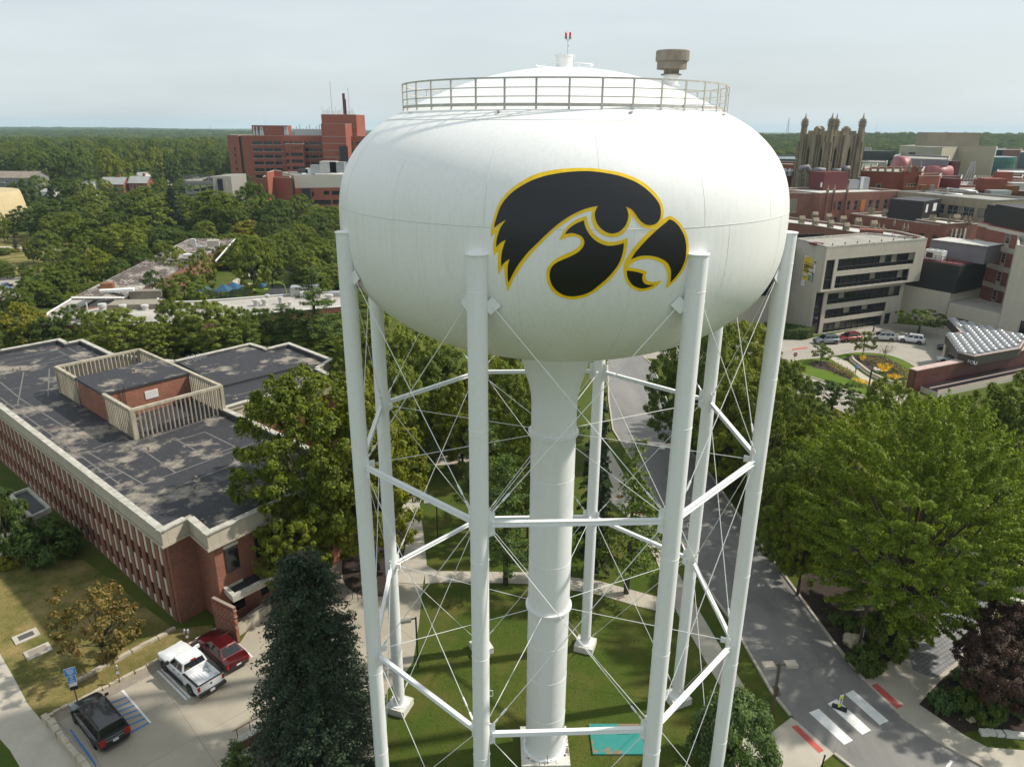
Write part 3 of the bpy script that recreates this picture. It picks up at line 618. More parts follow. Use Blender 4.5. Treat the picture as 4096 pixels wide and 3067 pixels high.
# campus road and lot at far left, street into the wood, far clearing
flat('campus_drive', smooth_px([(-300, 1140), (0, 1112), (75, 1100), (110, 1108), (60, 1128), (115, 1150), (110, 1180), (60, 1195), (0, 1203), (-300, 1250)], 3), Z3, M_DRIVE)
flat('campus_path', [(-200, 990), (0, 985), (110, 990), (200, 996), (330, 1000), (330, 1004), (190, 1002), (100, 996), (0, 992), (-200, 998)], Z3, M_WALK)
flat('side_street', [(640, 640), (655, 640), (672, 700), (700, 770), (720, 800), (690, 800), (668, 720)], Z3, M_DRIVE)
flat('playground_path', [(900, 1150), (935, 1120), (990, 1095), (1110, 1090), (1110, 1098), (1000, 1108), (960, 1125), (1010, 1135), (1000, 1146)], Z3, M_WALK)
M_RUBBER = plain('dark_rubber', (.05, .05, .055), .8)
flat('playground_surface', smooth_px([(1057, 1160), (1085, 1147), (1150, 1142), (1190, 1150), (1180, 1175), (1120, 1185), (1070, 1180)]), Z4, M_RUBBER)
# dirt and plaza at far left behind the lawn
flat('plaza', [(-400, 2190), (0, 2135), (110, 2120), (200, 2230), (60, 2253), (0, 2260), (-300, 2298)], Z3, M_WALK)
flat('sidewalk', [(-200, 2640), (0, 2612), (60, 2717), (110, 2812), (178, 2895), (370, 3067), (420, 3160), (110, 3160), (80, 3067), (40, 3000), (0, 2955), (-200, 2800)], Z3, M_WALK)
# parking paint
for q in ([(1000, 1000), (1010, 1000)],): pass
flat('bay_line', R(0, 2239, [(970, 1045), (988, 1039), (1212, 1298), (1196, 1306)]), Z4, M_WHITE)
for q in ([(882, 1142), (1010, 1092), (1016, 1100), (888, 1150)], [(913, 1180), (1040, 1127), (1046, 1136), (918, 1189)], [(938, 1212), (1074, 1158), (1080, 1167), (944, 1221)], [(962, 1246), (1098, 1194), (1104, 1203), (968, 1255)], [(985, 1281), (1128, 1229), (1134, 1238), (991, 1290)], [(1000, 1330), (1160, 1262), (1167, 1271), (1006, 1340)], [(1020, 1385), (1190, 1296), (1198, 1305), (1030, 1398)], [(1006, 1340), (1016, 1336), (1036, 1384), (1024, 1392)]):
    flat('hatch_line', R(0, 2239, q), Z4, M_BLUE)
flat('bay_line', R(0, 2239, [(556, 1358), (570, 1353), (625, 1430), (700, 1530), (776, 1640), (762, 1648), (690, 1550), (610, 1440)]), Z4, M_BLUE)
for q in ([(1252, 886), (1268, 882), (1502, 1112), (1486, 1122)], [(1284, 872), (1298, 868), (1528, 1100), (1514, 1108)], [(1780, 915), (1796, 938), (1786, 946), (1768, 922)], [(1900, 676), (1914, 670), (2026, 772), (2012, 782)]):
    flat('bay_line', R(0, 2239, q), Z4, M_WHITE)
# loose stones edging the lawn, retaining wall
def stones(px0, px1, n_, wdt, hgt, name, label, cat, mat=M_STONE, jit=.05, z=0.0):
    a, c = G(*px0), G(*px1); d = c - a; L_ = d.length / n_; rz = math.atan2(d.y, d.x)
    t = thing(name, label, cat, tuple((a + c) / 2))
    for i in range(n_):
        p = a + d * ((i + .5) / n_)
        piece('stone', t, mat, (p.x + random.uniform(-jit, jit), p.y + random.uniform(-jit, jit), z + hgt / 2), (L_ * random.uniform(.9, .98), wdt * random.uniform(.85, 1.1), hgt * random.uniform(.9, 1.15)), rz + random.uniform(-.05, .05))
    return t
stones((703, 2516), (290, 2738), 11, .34, .22, 'stone_edging', 'row of pale limestone blocks edging the dry lawn below the brick building', 'stone edging')
stones((798, 2563), (187, 2870), 24, .24, .2, 'kerb_stones', 'broken line of brown kerb stones along the top of the parking bays', 'kerb stones')
stones((185, 2876), (360, 3100), 9, .35, .55, 'retaining_wall', 'low stone retaining wall between gravel strip and pale sidewalk', 'wall')
stones((3919, 2931), (4140, 2950), 7, .45, .25, 'block_edging', 'curved row of pale blocks edging the mulch bed by the road', 'stone edging', M_PAD)
for q, lb in (((3415, 2570), 'squat pale boulder in the mulch bed below the big green tree'), ((3883, 2877), 'small grey rock on bare mulch at the roadside bed')):
    bm_ = bmesh.new(); bmesh.ops.create_icosphere(bm_, subdivisions=3, radius=1); s_ = .75 if q[0] < 3500 else .3
    for v in bm_.verts: v.co *= s_ * (1 + .22 * math.sin(v.co.x * 5 + 1) * math.cos(v.co.y * 4)); v.co.z = v.co.z * .7
    me = bpy.data.meshes.new('boulder'); bm_.to_mesh(me); bm_.free(); me.materials.append(M_STONE); o = mkobj('boulder', me); p = G(*q); o.location = (p.x, p.y, .2 * s_); tag(o, lb, 'boulder')
for i, (q, lb) in enumerate((((105, 2545), 'concrete framed iron grate in the dry lawn, upper of the two'), ((153, 2605), 'concrete framed steel hatch in the dry lawn, lower of the two'))):
    p = G(*q); t = thing('ground_grate', lb, 'grate', (p.x, p.y, 0)); rz_ = math.radians(47)
    b = MB(); b.box((p.x, p.y, .04), (1.65, 1.2, .08), rz_); b.build('frame', M_KERB, t)
    if i == 0:
        b = MB()
        for k in range(12): b.box((p.x + (k - 5.5) * .085 * math.cos(rz_), p.y + (k - 5.5) * .085 * math.sin(rz_), .09), (.05, .62, .03), rz_)
        b.build('grating', M_DKMETAL, t)
    else:
        b = MB(); b.box((p.x, p.y, .09), (1.15, .75, .03), rz_); b.build('hatch_plate', M_GRAVEL, t)
for q, lb in (((2479, 1988), 'round rusty manhole cover on the widened sidewalk, far one'), ((2560, 2053), 'round rusty manhole cover under the pine branches')):
    p = G(*q); b = MB(); b.lathe([(.0, .05), (.36, .05), (.36, .0)], (0, 0), 24); o = b.build('manhole_cover', M_RUST); o.location = (p.x, p.y, .012); tag(o, lb, 'manhole cover')
# ================================================================== BRICK HALL, lower left
M_BRK = brick('red_brick', (.30, .085, .038))
M_BRKP = brick('pier_brick', (.27, .078, .036))
M_CONC = panelled('fascia_concrete', (.47, .42, .33), 2.4, 3, .06, .7, .02, .25)
M_COPE = surf('coping_stone', (.47, .44, .37), .85, .3, 1.6, 12, .35, c2=(.58, .55, .48), stretch=(1, 1, 1))
M_SPAN = surf('cream_spandrel', (.60, .56, .45), .8, .12, .9, 10, .12, stretch=(1, 1, .2))
M_GLASS = plain('dark_glass', (.012, .014, .017), .08, 0, .6)
M_SCREEN = surf('screen_concrete', (.40, .345, .25), .9, .3, 1.5, 10, .25, c2=(.52, .46, .36), stretch=(1, 1, .25))
def membrane():
    mt, n, b = newmat('roof_membrane'); p = pos(n)
    a = noise(n, p, .22, 6, .55); e = noise(n, p, .75, 7, .68); f = noise(n, p, 16, 3)
    s_ = mix(n, .42, a, e)
    base = mix(n, ramp(n, s_, [(.525, (0, 0, 0)), (.56, (.55, .55, .55)), (.61, (1, 1, 1))]), (.040, .040, .045, 1), (.27, .235, .19, 1))
    pk = noise(n, p, .4, 5, .6); base = mix(n, ramp(n, pk, [(.66, (0, 0, 0)), (.72, (.4, .4, .4))]), base, (.29, .19, .155, 1))
    gr = noise(n, p, 2.6, 5, .7); base = mix(n, 1.0, base, ramp(n, gr, [(.3, (.72,) * 3), (.7, (1.25,) * 3)]), 'MULTIPLY')
    base = mix(n, 1.0, base, ramp(n, f, [(.25, (.85,) * 3), (.75, (1.1,) * 3)]), 'MULTIPLY')
    n.links.new(base, b.inputs['Base Color']); b.inputs['Roughness'].default_value = .7; b.inputs['Specular IOR Level'].default_value = .25; bump(n, b, e, .3, .03); return mt
M_MEMB = membrane()
M_MEMB2 = surf('dark_flashing', (.045, .045, .05), .6, .3, 1, 9, .3)
M_TAPE = surf('seam_tape', (.17, .16, .145), .8, .35, 2.5, 12, .3)
HR = 8.9
hall = thing('brick_hall', 'long flat roofed red brick hall with slatted roof screen beside the parking bays', 'building', tuple(G(300, 1900, 0)))
outl_px = [(0, 1397), (240, 1352), (270, 1367), (330, 1355), (452, 1412), (697, 1440), (1002, 1370), (1067, 1390), (1157, 1368), (1332, 1435), (1275, 1470), (1372, 1520), (1190, 1548), (902, 1629), (1416, 1868), (823, 2139), (747, 2073), (639, 2126)]
OUT = [G(u, v, HR).to_2d() for u, v in outl_px]
e1 = Vector((math.cos(math.radians(139.3)), math.sin(math.radians(139.3)))); e2 = Vector((math.cos(math.radians(49.4)), math.sin(math.radians(49.4))))
P1 = OUT[-1]; MIDP = (OUT[3] + OUT[13]) / 2
OUT += [P1 + e1 * 52, OUT[0] + e1 * 16]
def area(P): return sum(P[i].x * P[(i + 1) % len(P)].y - P[(i + 1) % len(P)].x * P[i].y for i in range(len(P)))
if area(OUT) < 0: OUT = OUT[::-1]
def inset(P, d):
    n_ = len(P); o = []
    for i in range(n_):
        a, b_, c = P[i - 1], P[i], P[(i + 1) % n_]; d0 = (b_ - a).normalized(); d1 = (c - b_).normalized()
        n0 = Vector((-d0.y, d0.x)); n1 = Vector((-d1.y, d1.x)); k = 1 + n0.dot(n1)
        o.append(b_ + (n0 + n1) * (d / max(k, .4)))
    return o
def ringwall(bb, A, B, z0, z1):
    n_ = len(A); 
    vs = [(p.x, p.y, z0) for p in A] + [(p.x, p.y, z1) for p in A] + [(p.x, p.y, z1) for p in B] + [(p.x, p.y, z0) for p in B]
    fs = []
    for i in range(n_):
        j = (i + 1) % n_; fs += [(i, j, n_ + j, n_ + i), (n_ + i, n_ + j, 2 * n_ + j, 2 * n_ + i), (2 * n_ + i, 2 * n_ + j, 3 * n_ + j, 3 * n_ + i), (3 * n_ + i, 3 * n_ + j, j, i)]
    bb.add(vs, fs)
b = MB(); W0 = inset(OUT, .62); b.prism([tuple(p) for p in W0], 0, 7.62, False, False); b.build('wall', M_BRK, hall)
b = MB(); ringwall(b, inset(OUT, .12), inset(OUT, .5), 7.6, 8.78); b.build('fascia', M_CONC, hall)
b = MB(); ringwall(b, inset(OUT, -.02), inset(OUT, .62), 7.42, 7.6); b.build('soffit_ledge', M_CONC, hall)
b = MB(); ringwall(b, inset(OUT, .501), inset(OUT, .66), 8.0, 8.76); b.build('flashing', M_MEMB2, hall)
b = MB(); b.quad(*[(p.x, p.y, 8.35) for p in inset(OUT, .5)]); b.build('roof', M_MEMB, hall)
n_ = len(OUT)
for i in range(n_):                                           # coping laid stone by stone
    a, c = OUT[i], OUT[(i + 1) % n_]; d = c - a
    if d.length < .1: continue
    k = max(1, round(d.length / 1.25)); nn = Vector((-d.y, d.x)).normalized(); rz = math.atan2(d.y, d.x)
    for j in range(k):
        p = a + d * ((j + .5) / k) + nn * .27
        piece('coping_stone', hall, M_COPE, (p.x, p.y, 8.84 + random.uniform(-.006, .006)), (d.length / k - .02, .56, .12), rz)
# long facade: brick piers with recessed strips of spandrel and window between them
wd = Vector((e1.x, e1.y)); wn = Vector((-e1.y, e1.x)) * 1.0       # outward = away from the roof interior
if wn.dot(P1 - MIDP) < 0: wn = -wn
rzf = math.atan2(wd.y, wd.x)
wb = P1 + Vector((0, 0)); f0 = P1 - wn * .62 + (e2 * 0)
f0 = P1 - wn * .62 + wd * .62
k = 0; s_ = .55
while s_ < 50:
    p = f0 + wd * (s_ + .36) + wn * .03
    piece('brick_pier', hall, M_BRKP, (p.x, p.y, 3.71), (.70, .16, 7.42), rzf)
    q = f0 + wd * (s_ + .71 + .30)
    for z0, z1, mt_, nm, o_ in ((4.75, 7.42, M_SPAN, 'spandrel', .012), (3.55, 4.75, M_GLASS, 'window_pane', -.01), (1.95, 3.55, M_SPAN, 'spandrel', .012), (.75, 1.95, M_GLASS, 'window_pane', -.01), (0, .75, M_SPAN, 'spandrel', .012)):
        qq = q + wn * o_
        piece(nm, hall, mt_, (qq.x + wd.x * .1, qq.y + wd.y * .1, (z0 + z1) / 2), (.44, .06, z1 - z0 - .01), rzf)
    s_ += 1.36; k += 1
# metal strip + front openings behind the foliage, along the right-hand faces
def facewins(a, c, z0, z1, wdt, gap, inn=.62, n_skip=()):
    d = (c - a); L_ = d.length; d.normalize(); nn = Vector((-d.y, d.x)); rz = math.atan2(d.y, d.x); s = gap
    i = 0
    while s + wdt < L_ - gap:
        p = a + d * (s + wdt / 2) + nn * (inn - .03)
        piece('window_pane', hall, M_GLASS, (p.x, p.y, (z0 + z1) / 2), (wdt, .1, z1 - z0), rz)
        p2 = p - nn * .05; piece('window_head', hall, M_SPAN, (p2.x, p2.y, z1 + .14), (wdt + .1, .12, .28), rz)
        s += wdt + gap; i += 1
for i in range(len(OUT)):
    a, c = OUT[i], OUT[(i + 1) % len(OUT)]
    if (c - a).length > 9 and abs((c - a).normalized().dot(e1)) < .5:
        facewins(a, c, 4.6, 6.7, 1.1, 1.5); facewins(a, c, 1.0, 3.2, 1.1, 1.5)
# roof seams, measured on the roof plane
def rline(a, c, w_=.13):
    A, B_ = G(*a, 8.35), G(*c, 8.35); d = B_ - A
    piece('seam_tape', hall, M_TAPE, ((A.x + B_.x) / 2, (A.y + B_.y) / 2, 8.356), (d.length, w_, .006), math.atan2(d.y, d.x))
for a, c in (((0, 780), (970, 1480)), ((0, 655), (165, 790)), ((165, 790), (700, 1130)), ((190, 575), (140, 840)), ((395, 550), (385, 770)), ((700, 1215), (1145, 1470)), ((925, 1530), (1150, 1470)), ((1150, 1470), (1405, 1380)), ((1030, 1620), (1320, 1530)), ((1320, 1530), (1960, 1280)), ((1000, 1100), (1405, 1380)), ((1180, 1110), (1960, 850)), ((1420, 1120), (1640, 1055)), ((1640, 1055), (1885, 1175)), ((1885, 1175), (1650, 1250)), ((1650, 1250), (1420, 1120)), ((1405, 1380), (2110, 1115)), ((560, 1260), (760, 1205)), ((680, 1340), (870, 1280)), ((800, 1440), (1000, 1375)), ((740, 1190), (960, 1110)), ((0, 490), (460, 400)), ((0, 530), (350, 460)), ((40, 440), (480, 370)), ((290, 515), (540, 475)), ((470, 410), (620, 480)), ((620, 480), (720, 470)), ((540, 380), (700, 470)), ((0, 600), (330, 540)), ((30, 720), (240, 690)), ((400, 480), (520, 440))):
    rline(*R(0, 1200, [a, c]))
for a, c in (((700, 1475), (1015, 1385)), ((720, 1500), (1060, 1410)), ((760, 1525), (1110, 1430)), ((830, 1545), (1200, 1450)), ((1060, 1575), (1240, 1490)), ((930, 1585), (1120, 1535)), ((1135, 1460), (1235, 1490))):
    rline(a, c)
# rooms step on the wing roof
st = [G(u, v, 8.55).to_2d() for u, v in ((890, 1545), (1232, 1458), (1232, 1452), (1062, 1394), (1005, 1377), (702, 1446))]
b = MB(); b.prism([tuple(p) for p in st], 8.3, 8.62); b.build('roof_step', M_MEMB, hall)
# screen of concrete slats round the roof room
F0 = G(545, 1757, 8.35).to_2d(); SL, SW, SH = 19.47, 9.06, 11.5
def W(s, t): return F0 + e1 * s + e2 * t
ra, rb = math.radians(139.3), math.radians(49.4)
def rail_(a, c, z, h=.26, w_=.34):
    d = c - a; piece('screen_beam', hall, M_SCREEN, ((a.x + c.x) / 2, (a.y + c.y) / 2, z), (d.length + w_ * .98, w_, h), math.atan2(d.y, d.x))
ps0 = (G(415, 1572, SH).to_2d() - F0).dot(e1); ps1 = (G(302, 1510, SH).to_2d() - F0).dot(e1)
for a, c in ((W(0, .18), W(0, SW - .18)), (W(SL, .18), W(SL, SW - .18))): rail_(a, c, SH - .13)
for a, c in ((W(.18, SW), W(SL - .18, SW)), (W(.18, 0), W(ps0 - .2, 0)), (W(ps1 + .2, 0), W(SL - .18, 0))): rail_(a, c, SH - .128)
def slats(a, c, rz):
    d = c - a; k = int(d.length / .44)
    for j in range(k + 1):
        p = a + d * (j / k); piece('screen_slat', hall, M_SCREEN, (p.x, p.y, 9.82), (.11, .36, 2.9), rz)
slats(W(0, .25), W(0, SW - .25), rb - .5); slats(W(SL, .25), W(SL, SW - .25), rb + .5); slats(W(.25, SW), W(SL - .25, SW), ra + .5); slats(W(.25, 0), W(ps0 - .35, 0), ra + .9); slats(W(ps1 + .35, 0), W(SL - .25, 0), ra + .9)
for s, t in ((0, 0), (0, SW), (SL, 0), (SL, SW)):
    p = W(s, t); piece('screen_post', hall, M_SCREEN, (p.x, p.y, 9.9), (.35, .35, 3.1), rb)
b = MB(); b.prism([tuple(W(ps0, .05)), tuple(W(ps1, .05)), tuple(W(ps1, SW - .3)), tuple(W(ps0, SW - .3))], 8.3, SH - .25); b.build('roof_room', M_BRK, hall)
b = MB(); b.prism([tuple(W(ps0 - .12, -.1)), tuple(W(ps1 + .12, -.1)), tuple(W(ps1 + .12, SW - .2)), tuple(W(ps0 - .12, SW - .2))], SH - .25, SH - .02); b.build('roof_room_slab', M_MEMB2, hall)
b = MB(); q = [W(ps0 - .1, -.08), W(ps1 + .1, -.08), W(ps1 + .1, SW - .22), W(ps0 - .1, SW - .22)]; b.quad(*[(p.x, p.y, SH - .012) for p in (q if area(q) > 0 else q[::-1])]); b.build('roof_room_roof', M_MEMB, hall)
lv = MB(); c0 = W(ps0 - .04, 4.6)
for j in range(9): lv.box((c0.x, c0.y, 9.75 + j * .1), (.08, 1.35, .07), ra)
lv.build('louver', M_WHITE, hall)
b = MB(); c0 = W(ps0 - .12, 1.7)
for sgn in (-.25, .25):
    p = c0 + e2 * sgn; b.box((p.x, p.y, 10.1), (.05, .05, 3.4))
for j in range(10): b.box((c0.x, c0.y, 8.7 + j * .3), (.04, .5, .03), ra)
b.build('wall_ladder', M_DKMETAL, hall)
# roof pipes, aerial
for u, v in ((787, 1916), (780, 1952), (812, 2088), (595, 1797), (150, 1726), (10, 1620), (55, 1480), (83, 1475), (538, 1485), (583, 1478), (1030, 1394), (1123, 1462), (941, 1590), (1148, 1428)):
    zz = SH if 500 < u < 600 and v < 1500 else 8.35
    p = G(u, v + 4, zz); b = MB(); b.lathe([(.09, zz), (.09, zz + .32), (.12, zz + .32), (.12, zz + .38), (0, zz + .4)], (p.x, p.y), 12); b.lathe([(.3, zz + .004), (.3, zz + .02), (.09, zz + .03)], (p.x, p.y), 12); b.build('roof_pipe', M_VENT, hall)
ant = thing('roof_aerial', 'old many armed aerial on the brick hall roof behind the slatted screen', 'aerial', tuple(G(790, 1478, 8.62)))
b = MB(); p = G(790, 1478, 8.62); b.tube([p, p + Vector((0, 0, 1.9))], .03, 6); b.build('mast', M_VENT, ant)
for j in range(11):
    b = MB(); c0 = p + Vector((e2.x * (j - 5) * .22, e2.y * (j - 5) * .22, 1.5 + .12 * (j % 3))); l = .9 - .05 * abs(j - 4); b.tube([c0 - Vector((e1.x * l, e1.y * l, .1)), c0 + Vector((e1.x * l, e1.y * l, .1))], .014, 4); b.build('rod', M_WHITE, ant)
b = MB(); b.tube([p + Vector((e2.x * -1.2, e2.y * -1.2, 1.6)), p + Vector((e2.x * 1.2, e2.y * 1.2, 1.6))], .02, 4); b.build('boom', M_VENT, ant)
# entrance canopy with pierced brick screen
CZ = 3.55
ca = [G(u, v, CZ).to_2d() for u, v in ((857, 2312), (930, 2385))]; cd = (ca[1] - ca[0]).normalized(); cx = e2
cq = [ca[0], ca[1], ca[1] + cx * 6.5, ca[0] + cx * 6.5]
if area(cq) < 0: cq = cq[::-1]
b = MB(); ringwall(b, cq, inset(cq, .32), CZ - .55, CZ); b.build('canopy_rim', M_COPE, hall)
b = MB(); ci = inset(cq, .32); b.prism([tuple(p) for p in ci], CZ - .5, CZ - .25); b.build('canopy_roof', M_MEMB, hall)
# pierced wall under its front edge
wa, wc_ = G(872, 2522, 0).to_2d(), G(957, 2566, 0).to_2d(); d = wc_ - wa; L_ = d.length; d.normalize(); rz = math.atan2(d.y, d.x)
nb_, nr = 6, 7
for r_ in range(nr + 1):
    z0 = 1.1 + r_ * .26
    p = (wa + wc_) / 2; piece('screen_course', hall, M_BRK, (p.x, p.y, z0), (L_, .25, .13), rz)
    if r_ < nr:
        for j in range(nb_ + 1):
            p = wa + d * (L_ * (j + .0) / nb_ + (.13 if r_ % 2 else 0) * (1 if j < nb_ else -1)); piece('screen_brick', hall, M_BRK, (p.x, p.y, z0 + .13), (.17, .25, .13), rz)
b = MB(); p = (wa + wc_) / 2; b.box((p.x, p.y, .52), (L_, .25, 1.03), rz); b.box((p.x, p.y, 3.0), (L_, .25, .25), rz); b.build('entrance_wall', M_BRK, hall)
b = MB(); p0 = G(1010, 2500, 0); b.box((p0.x, p0.y, .45), (.35, 3.6, .9), rz); b.build('planter_wall', M_CONC, hall)
b = MB(); p0 = G(1030, 2485, 0)
for j in range(4): q = p0 + Vector((math.cos(rb) * (j - 1.5) * 1.1, math.sin(rb) * (j - 1.5) * 1.1, 0)); b.tube([q, q + Vector((0, 0, 1.1))], .025, 6)
a_ = p0 + Vector((math.cos(rb) * -1.65, math.sin(rb) * -1.65, 1.1)); b.tube([a_, a_ + Vector((math.cos(rb) * 3.3, math.sin(rb) * 3.3, 0))], .025, 6); b.build('entrance_railing', M_DKMETAL, hall)
b = MB()
for j in range(4): q = p0 + Vector((math.cos(rz) * .35 * (j - 3.2), math.sin(rz) * .35 * (j - 3.2), .08 + .15 * j)); b.box(q, (.35, 1.6, .16 + .3 * j), rz)
b.build('entrance_steps', M_KERB, hall)
# side canopy on the long face
sq = [G(u, v, 3.3).to_2d() for u, v in ((35, 1978), (115, 1948), (205, 2030), (120, 2070))]
if area(sq) < 0: sq = sq[::-1]
b = MB(); ringwall(b, sq, inset(sq, .28), 2.85, 3.35); b.build('canopy_rim', M_COPE, hall)
b = MB(); b.prism([tuple(p) for p in inset(sq, .28)], 2.85, 3.1); b.build('canopy_roof', M_MEMB2, hall)
for q in inset(sq, .5)[:]: piece('canopy_post', hall, M_CONC, (q.x, q.y, 1.42), (.25, .25, 2.84), ra)
# retaining wall with stone cap and handrail by the fir
rw = thing('brick_retaining_wall', 'brick retaining wall with stone cap and rusty rail behind the blue spruce', 'wall', tuple(G(1020, 2960, 0)))
a, c = G(945, 3000, 0).to_2d(), G(1230, 2835, 0).to_2d(); d = c - a; rz = math.atan2(d.y, d.x); L_ = d.length; mid = (a + c) / 2
b = MB(); b.box((mid.x, mid.y, .3), (L_, .4, .6), rz); b.build('wall_body', M_BRK, rw)
k = int(L_ / .8)
for j in range(k):
    p = a + d * ((j + .5) / k); piece('cap_stone', rw, M_COPE, (p.x, p.y, .66), (L_ / k - .015, .5, .11), rz)
b = MB(); nn = Vector((-d.y, d.x)).normalized() * .12
b.tube([(a.x + nn.x, a.y + nn.y, 1.45), (c.x + nn.x, c.y + nn.y, 1.45)], .028, 6)
for j in range(6):
    p = a + d * ((j + .3) / 6) + nn; b.tube([(p.x, p.y, .7), (p.x, p.y, 1.45)], .028, 6)
b.build('handrail', M_RUST, rw)
# ================================================================== HOSPITAL SIDE, right
M_BEIGE = panelled('precast_beige', (.50, .455, .375), 3.2, 1.7, .05, .8, .02, .16)
M_BEIGE2 = panelled('precast_pale', (.55, .50, .41), 4, 4, .06, .85, .03, .15)
M_BRK2 = brick('old_brick', (.235, .07, .040), var=.3)
M_BRK3 = brick('banded_brick', (.26, .06, .032), var=.25)
M_BRKF = surf('far_brick', (.26, .075, .045), .85, .15, .25, 2.5, .18, stretch=(1, 1, .5))
M_CREAM = panelled('cream_stone', (.43, .375, .27), 9, 4, .06, .85, .04, .1)
M_TAN = panelled('tan_concrete', (.33, .275, .19), 5, 6, .1, .7, .03, .3)
M_GOTH = surf('gothic_stone', (.30, .245, .165), .9, .35, .7, 4, .35, c2=(.37, .31, .22), stretch=(1, 1, .2))
M_LOUV = surf('dark_louver', (.022, .020, .019), .6, .3, .3, 9, .5, stretch=(.1, .1, 4))
M_OXB = plain('oxblood_metal', (.13, .022, .025), .55)
M_PURP = surf('purple_grey_metal', (.20, .185, .20), .6, .1, .3, 3, .12)
M_ROOFG = surf('gravel_roof', (.30, .28, .24), .9, .2, .35, 5, .2, c2=(.36, .34, .30))
M_ROOFW = surf('pale_roof', (.52, .51, .48), .8, .15, .4, 4, .15)
M_STL = plain('galvanised', (.45, .46, .47), .4, .7)
M_GREENG = plain('green_glass', (.02, .12, .105), .15, 0, .7)
M_BLUEG = plain('blue_glass', (.05, .10, .13), .1, 0, .7)
M_FRAME = plain('window_frame', (.42, .39, .33), .6)
M_FRAMED = plain('dark_frame', (.05, .045, .04), .5)
M_GLASS2 = plain('grey_glass', (.05, .065, .07), .1, 0, .7)
M_BLIND = plain('drawn_blind', (.22, .20, .15), .7)
M_GRAN = surf('red_granite', (.125, .040, .034), .35, .25, .8, 9, .25, spec=.5)
M_PINK = surf('pink_granite_cap', (.50, .37, .32), .6, .12, 1, 8, .2)
M_DOME = plain('skylight_plastic', (.27, .275, .28), .22, 0, .7, 0)
M_ORANGE = plain('orange_panel', (.45, .18, .05), .6)
def V2(p): return Vector((p[0], p[1]))
def pz(u, v, y): return GY(u, v, y).z
def ccw(P): return P if area(P) > 0 else P[::-1]
def roofblock(root, P, z0, z1, wall, roof, par=.7, cope=None, wname='wall'):
    P = ccw(P); b = MB(); b.prism([tuple(p) for p in P], z0, z1 - .02, False, False); o = b.build(wname, wall, root)
    b = MB(); b.quad(*[(p.x, p.y, z1 - par) for p in inset(P, .02)]); b.build('roof', roof, root)
    b = MB(); ringwall(b, inset(P, -.06), inset(P, .35), z1 - .02, z1 + .12); b.build('coping', cope or M_COPE, root)
    b = MB(); I = inset(P, .33); n_ = len(I); b.add([(p.x, p.y, z1 - par) for p in I] + [(p.x, p.y, z1) for p in I], [((i + 1) % n_, i, n_ + i, n_ + (i + 1) % n_) for i in range(n_)]); b.build('parapet', wall, root)
    return P
_wm = {}
def window(root, A, B_, s, z0, z1, wdt, frame=M_FRAME, glass=M_GLASS2, mull=1, trans=1, name='window'):
    """one window standing on wall A->B (interior on the left)"""
    d = (B_ - A).normalized(); h = z1 - z0; key = (round(wdt, 2), round(h, 2), frame.name, glass.name, mull, trans)
    if key not in _wm:
        b = MB(); t = .09
        for x in (-wdt / 2, wdt / 2): b.box((x, -.06, h / 2), (t, .16, h + t))
        for z in (0, h): b.box((0, -.062, z), (wdt + t, .164, t))
        for k in range(1, mull + 1): b.box((-wdt / 2 + wdt * k / (mull + 1), -.045, h / 2), (.05, .1, h))
        for k in range(1, trans + 1): b.box((0, -.043, h * k / (trans + 1)), (wdt, .1, .05))
        b.box((0, -.11, -.1), (wdt + .2, .22, .1))
        fo = b.build(name, frame); f = fo.data; bpy.data.objects.remove(fo)
        b = MB(); b.box((0, -.01, h / 2), (wdt, .04, h)); go = b.build('pane', glass); g = go.data; bpy.data.objects.remove(go); _wm[key] = (f, g)
    f, g = _wm[key]; p = A + d * s; o = mkobj(name, f, root); o3 = org(root)
    o.location = (p.x - o3.x, p.y - o3.y, z0 - o3.z); o.rotation_euler = (0, 0, math.atan2(d.y, d.x)); mkobj('pane', g, o); return o
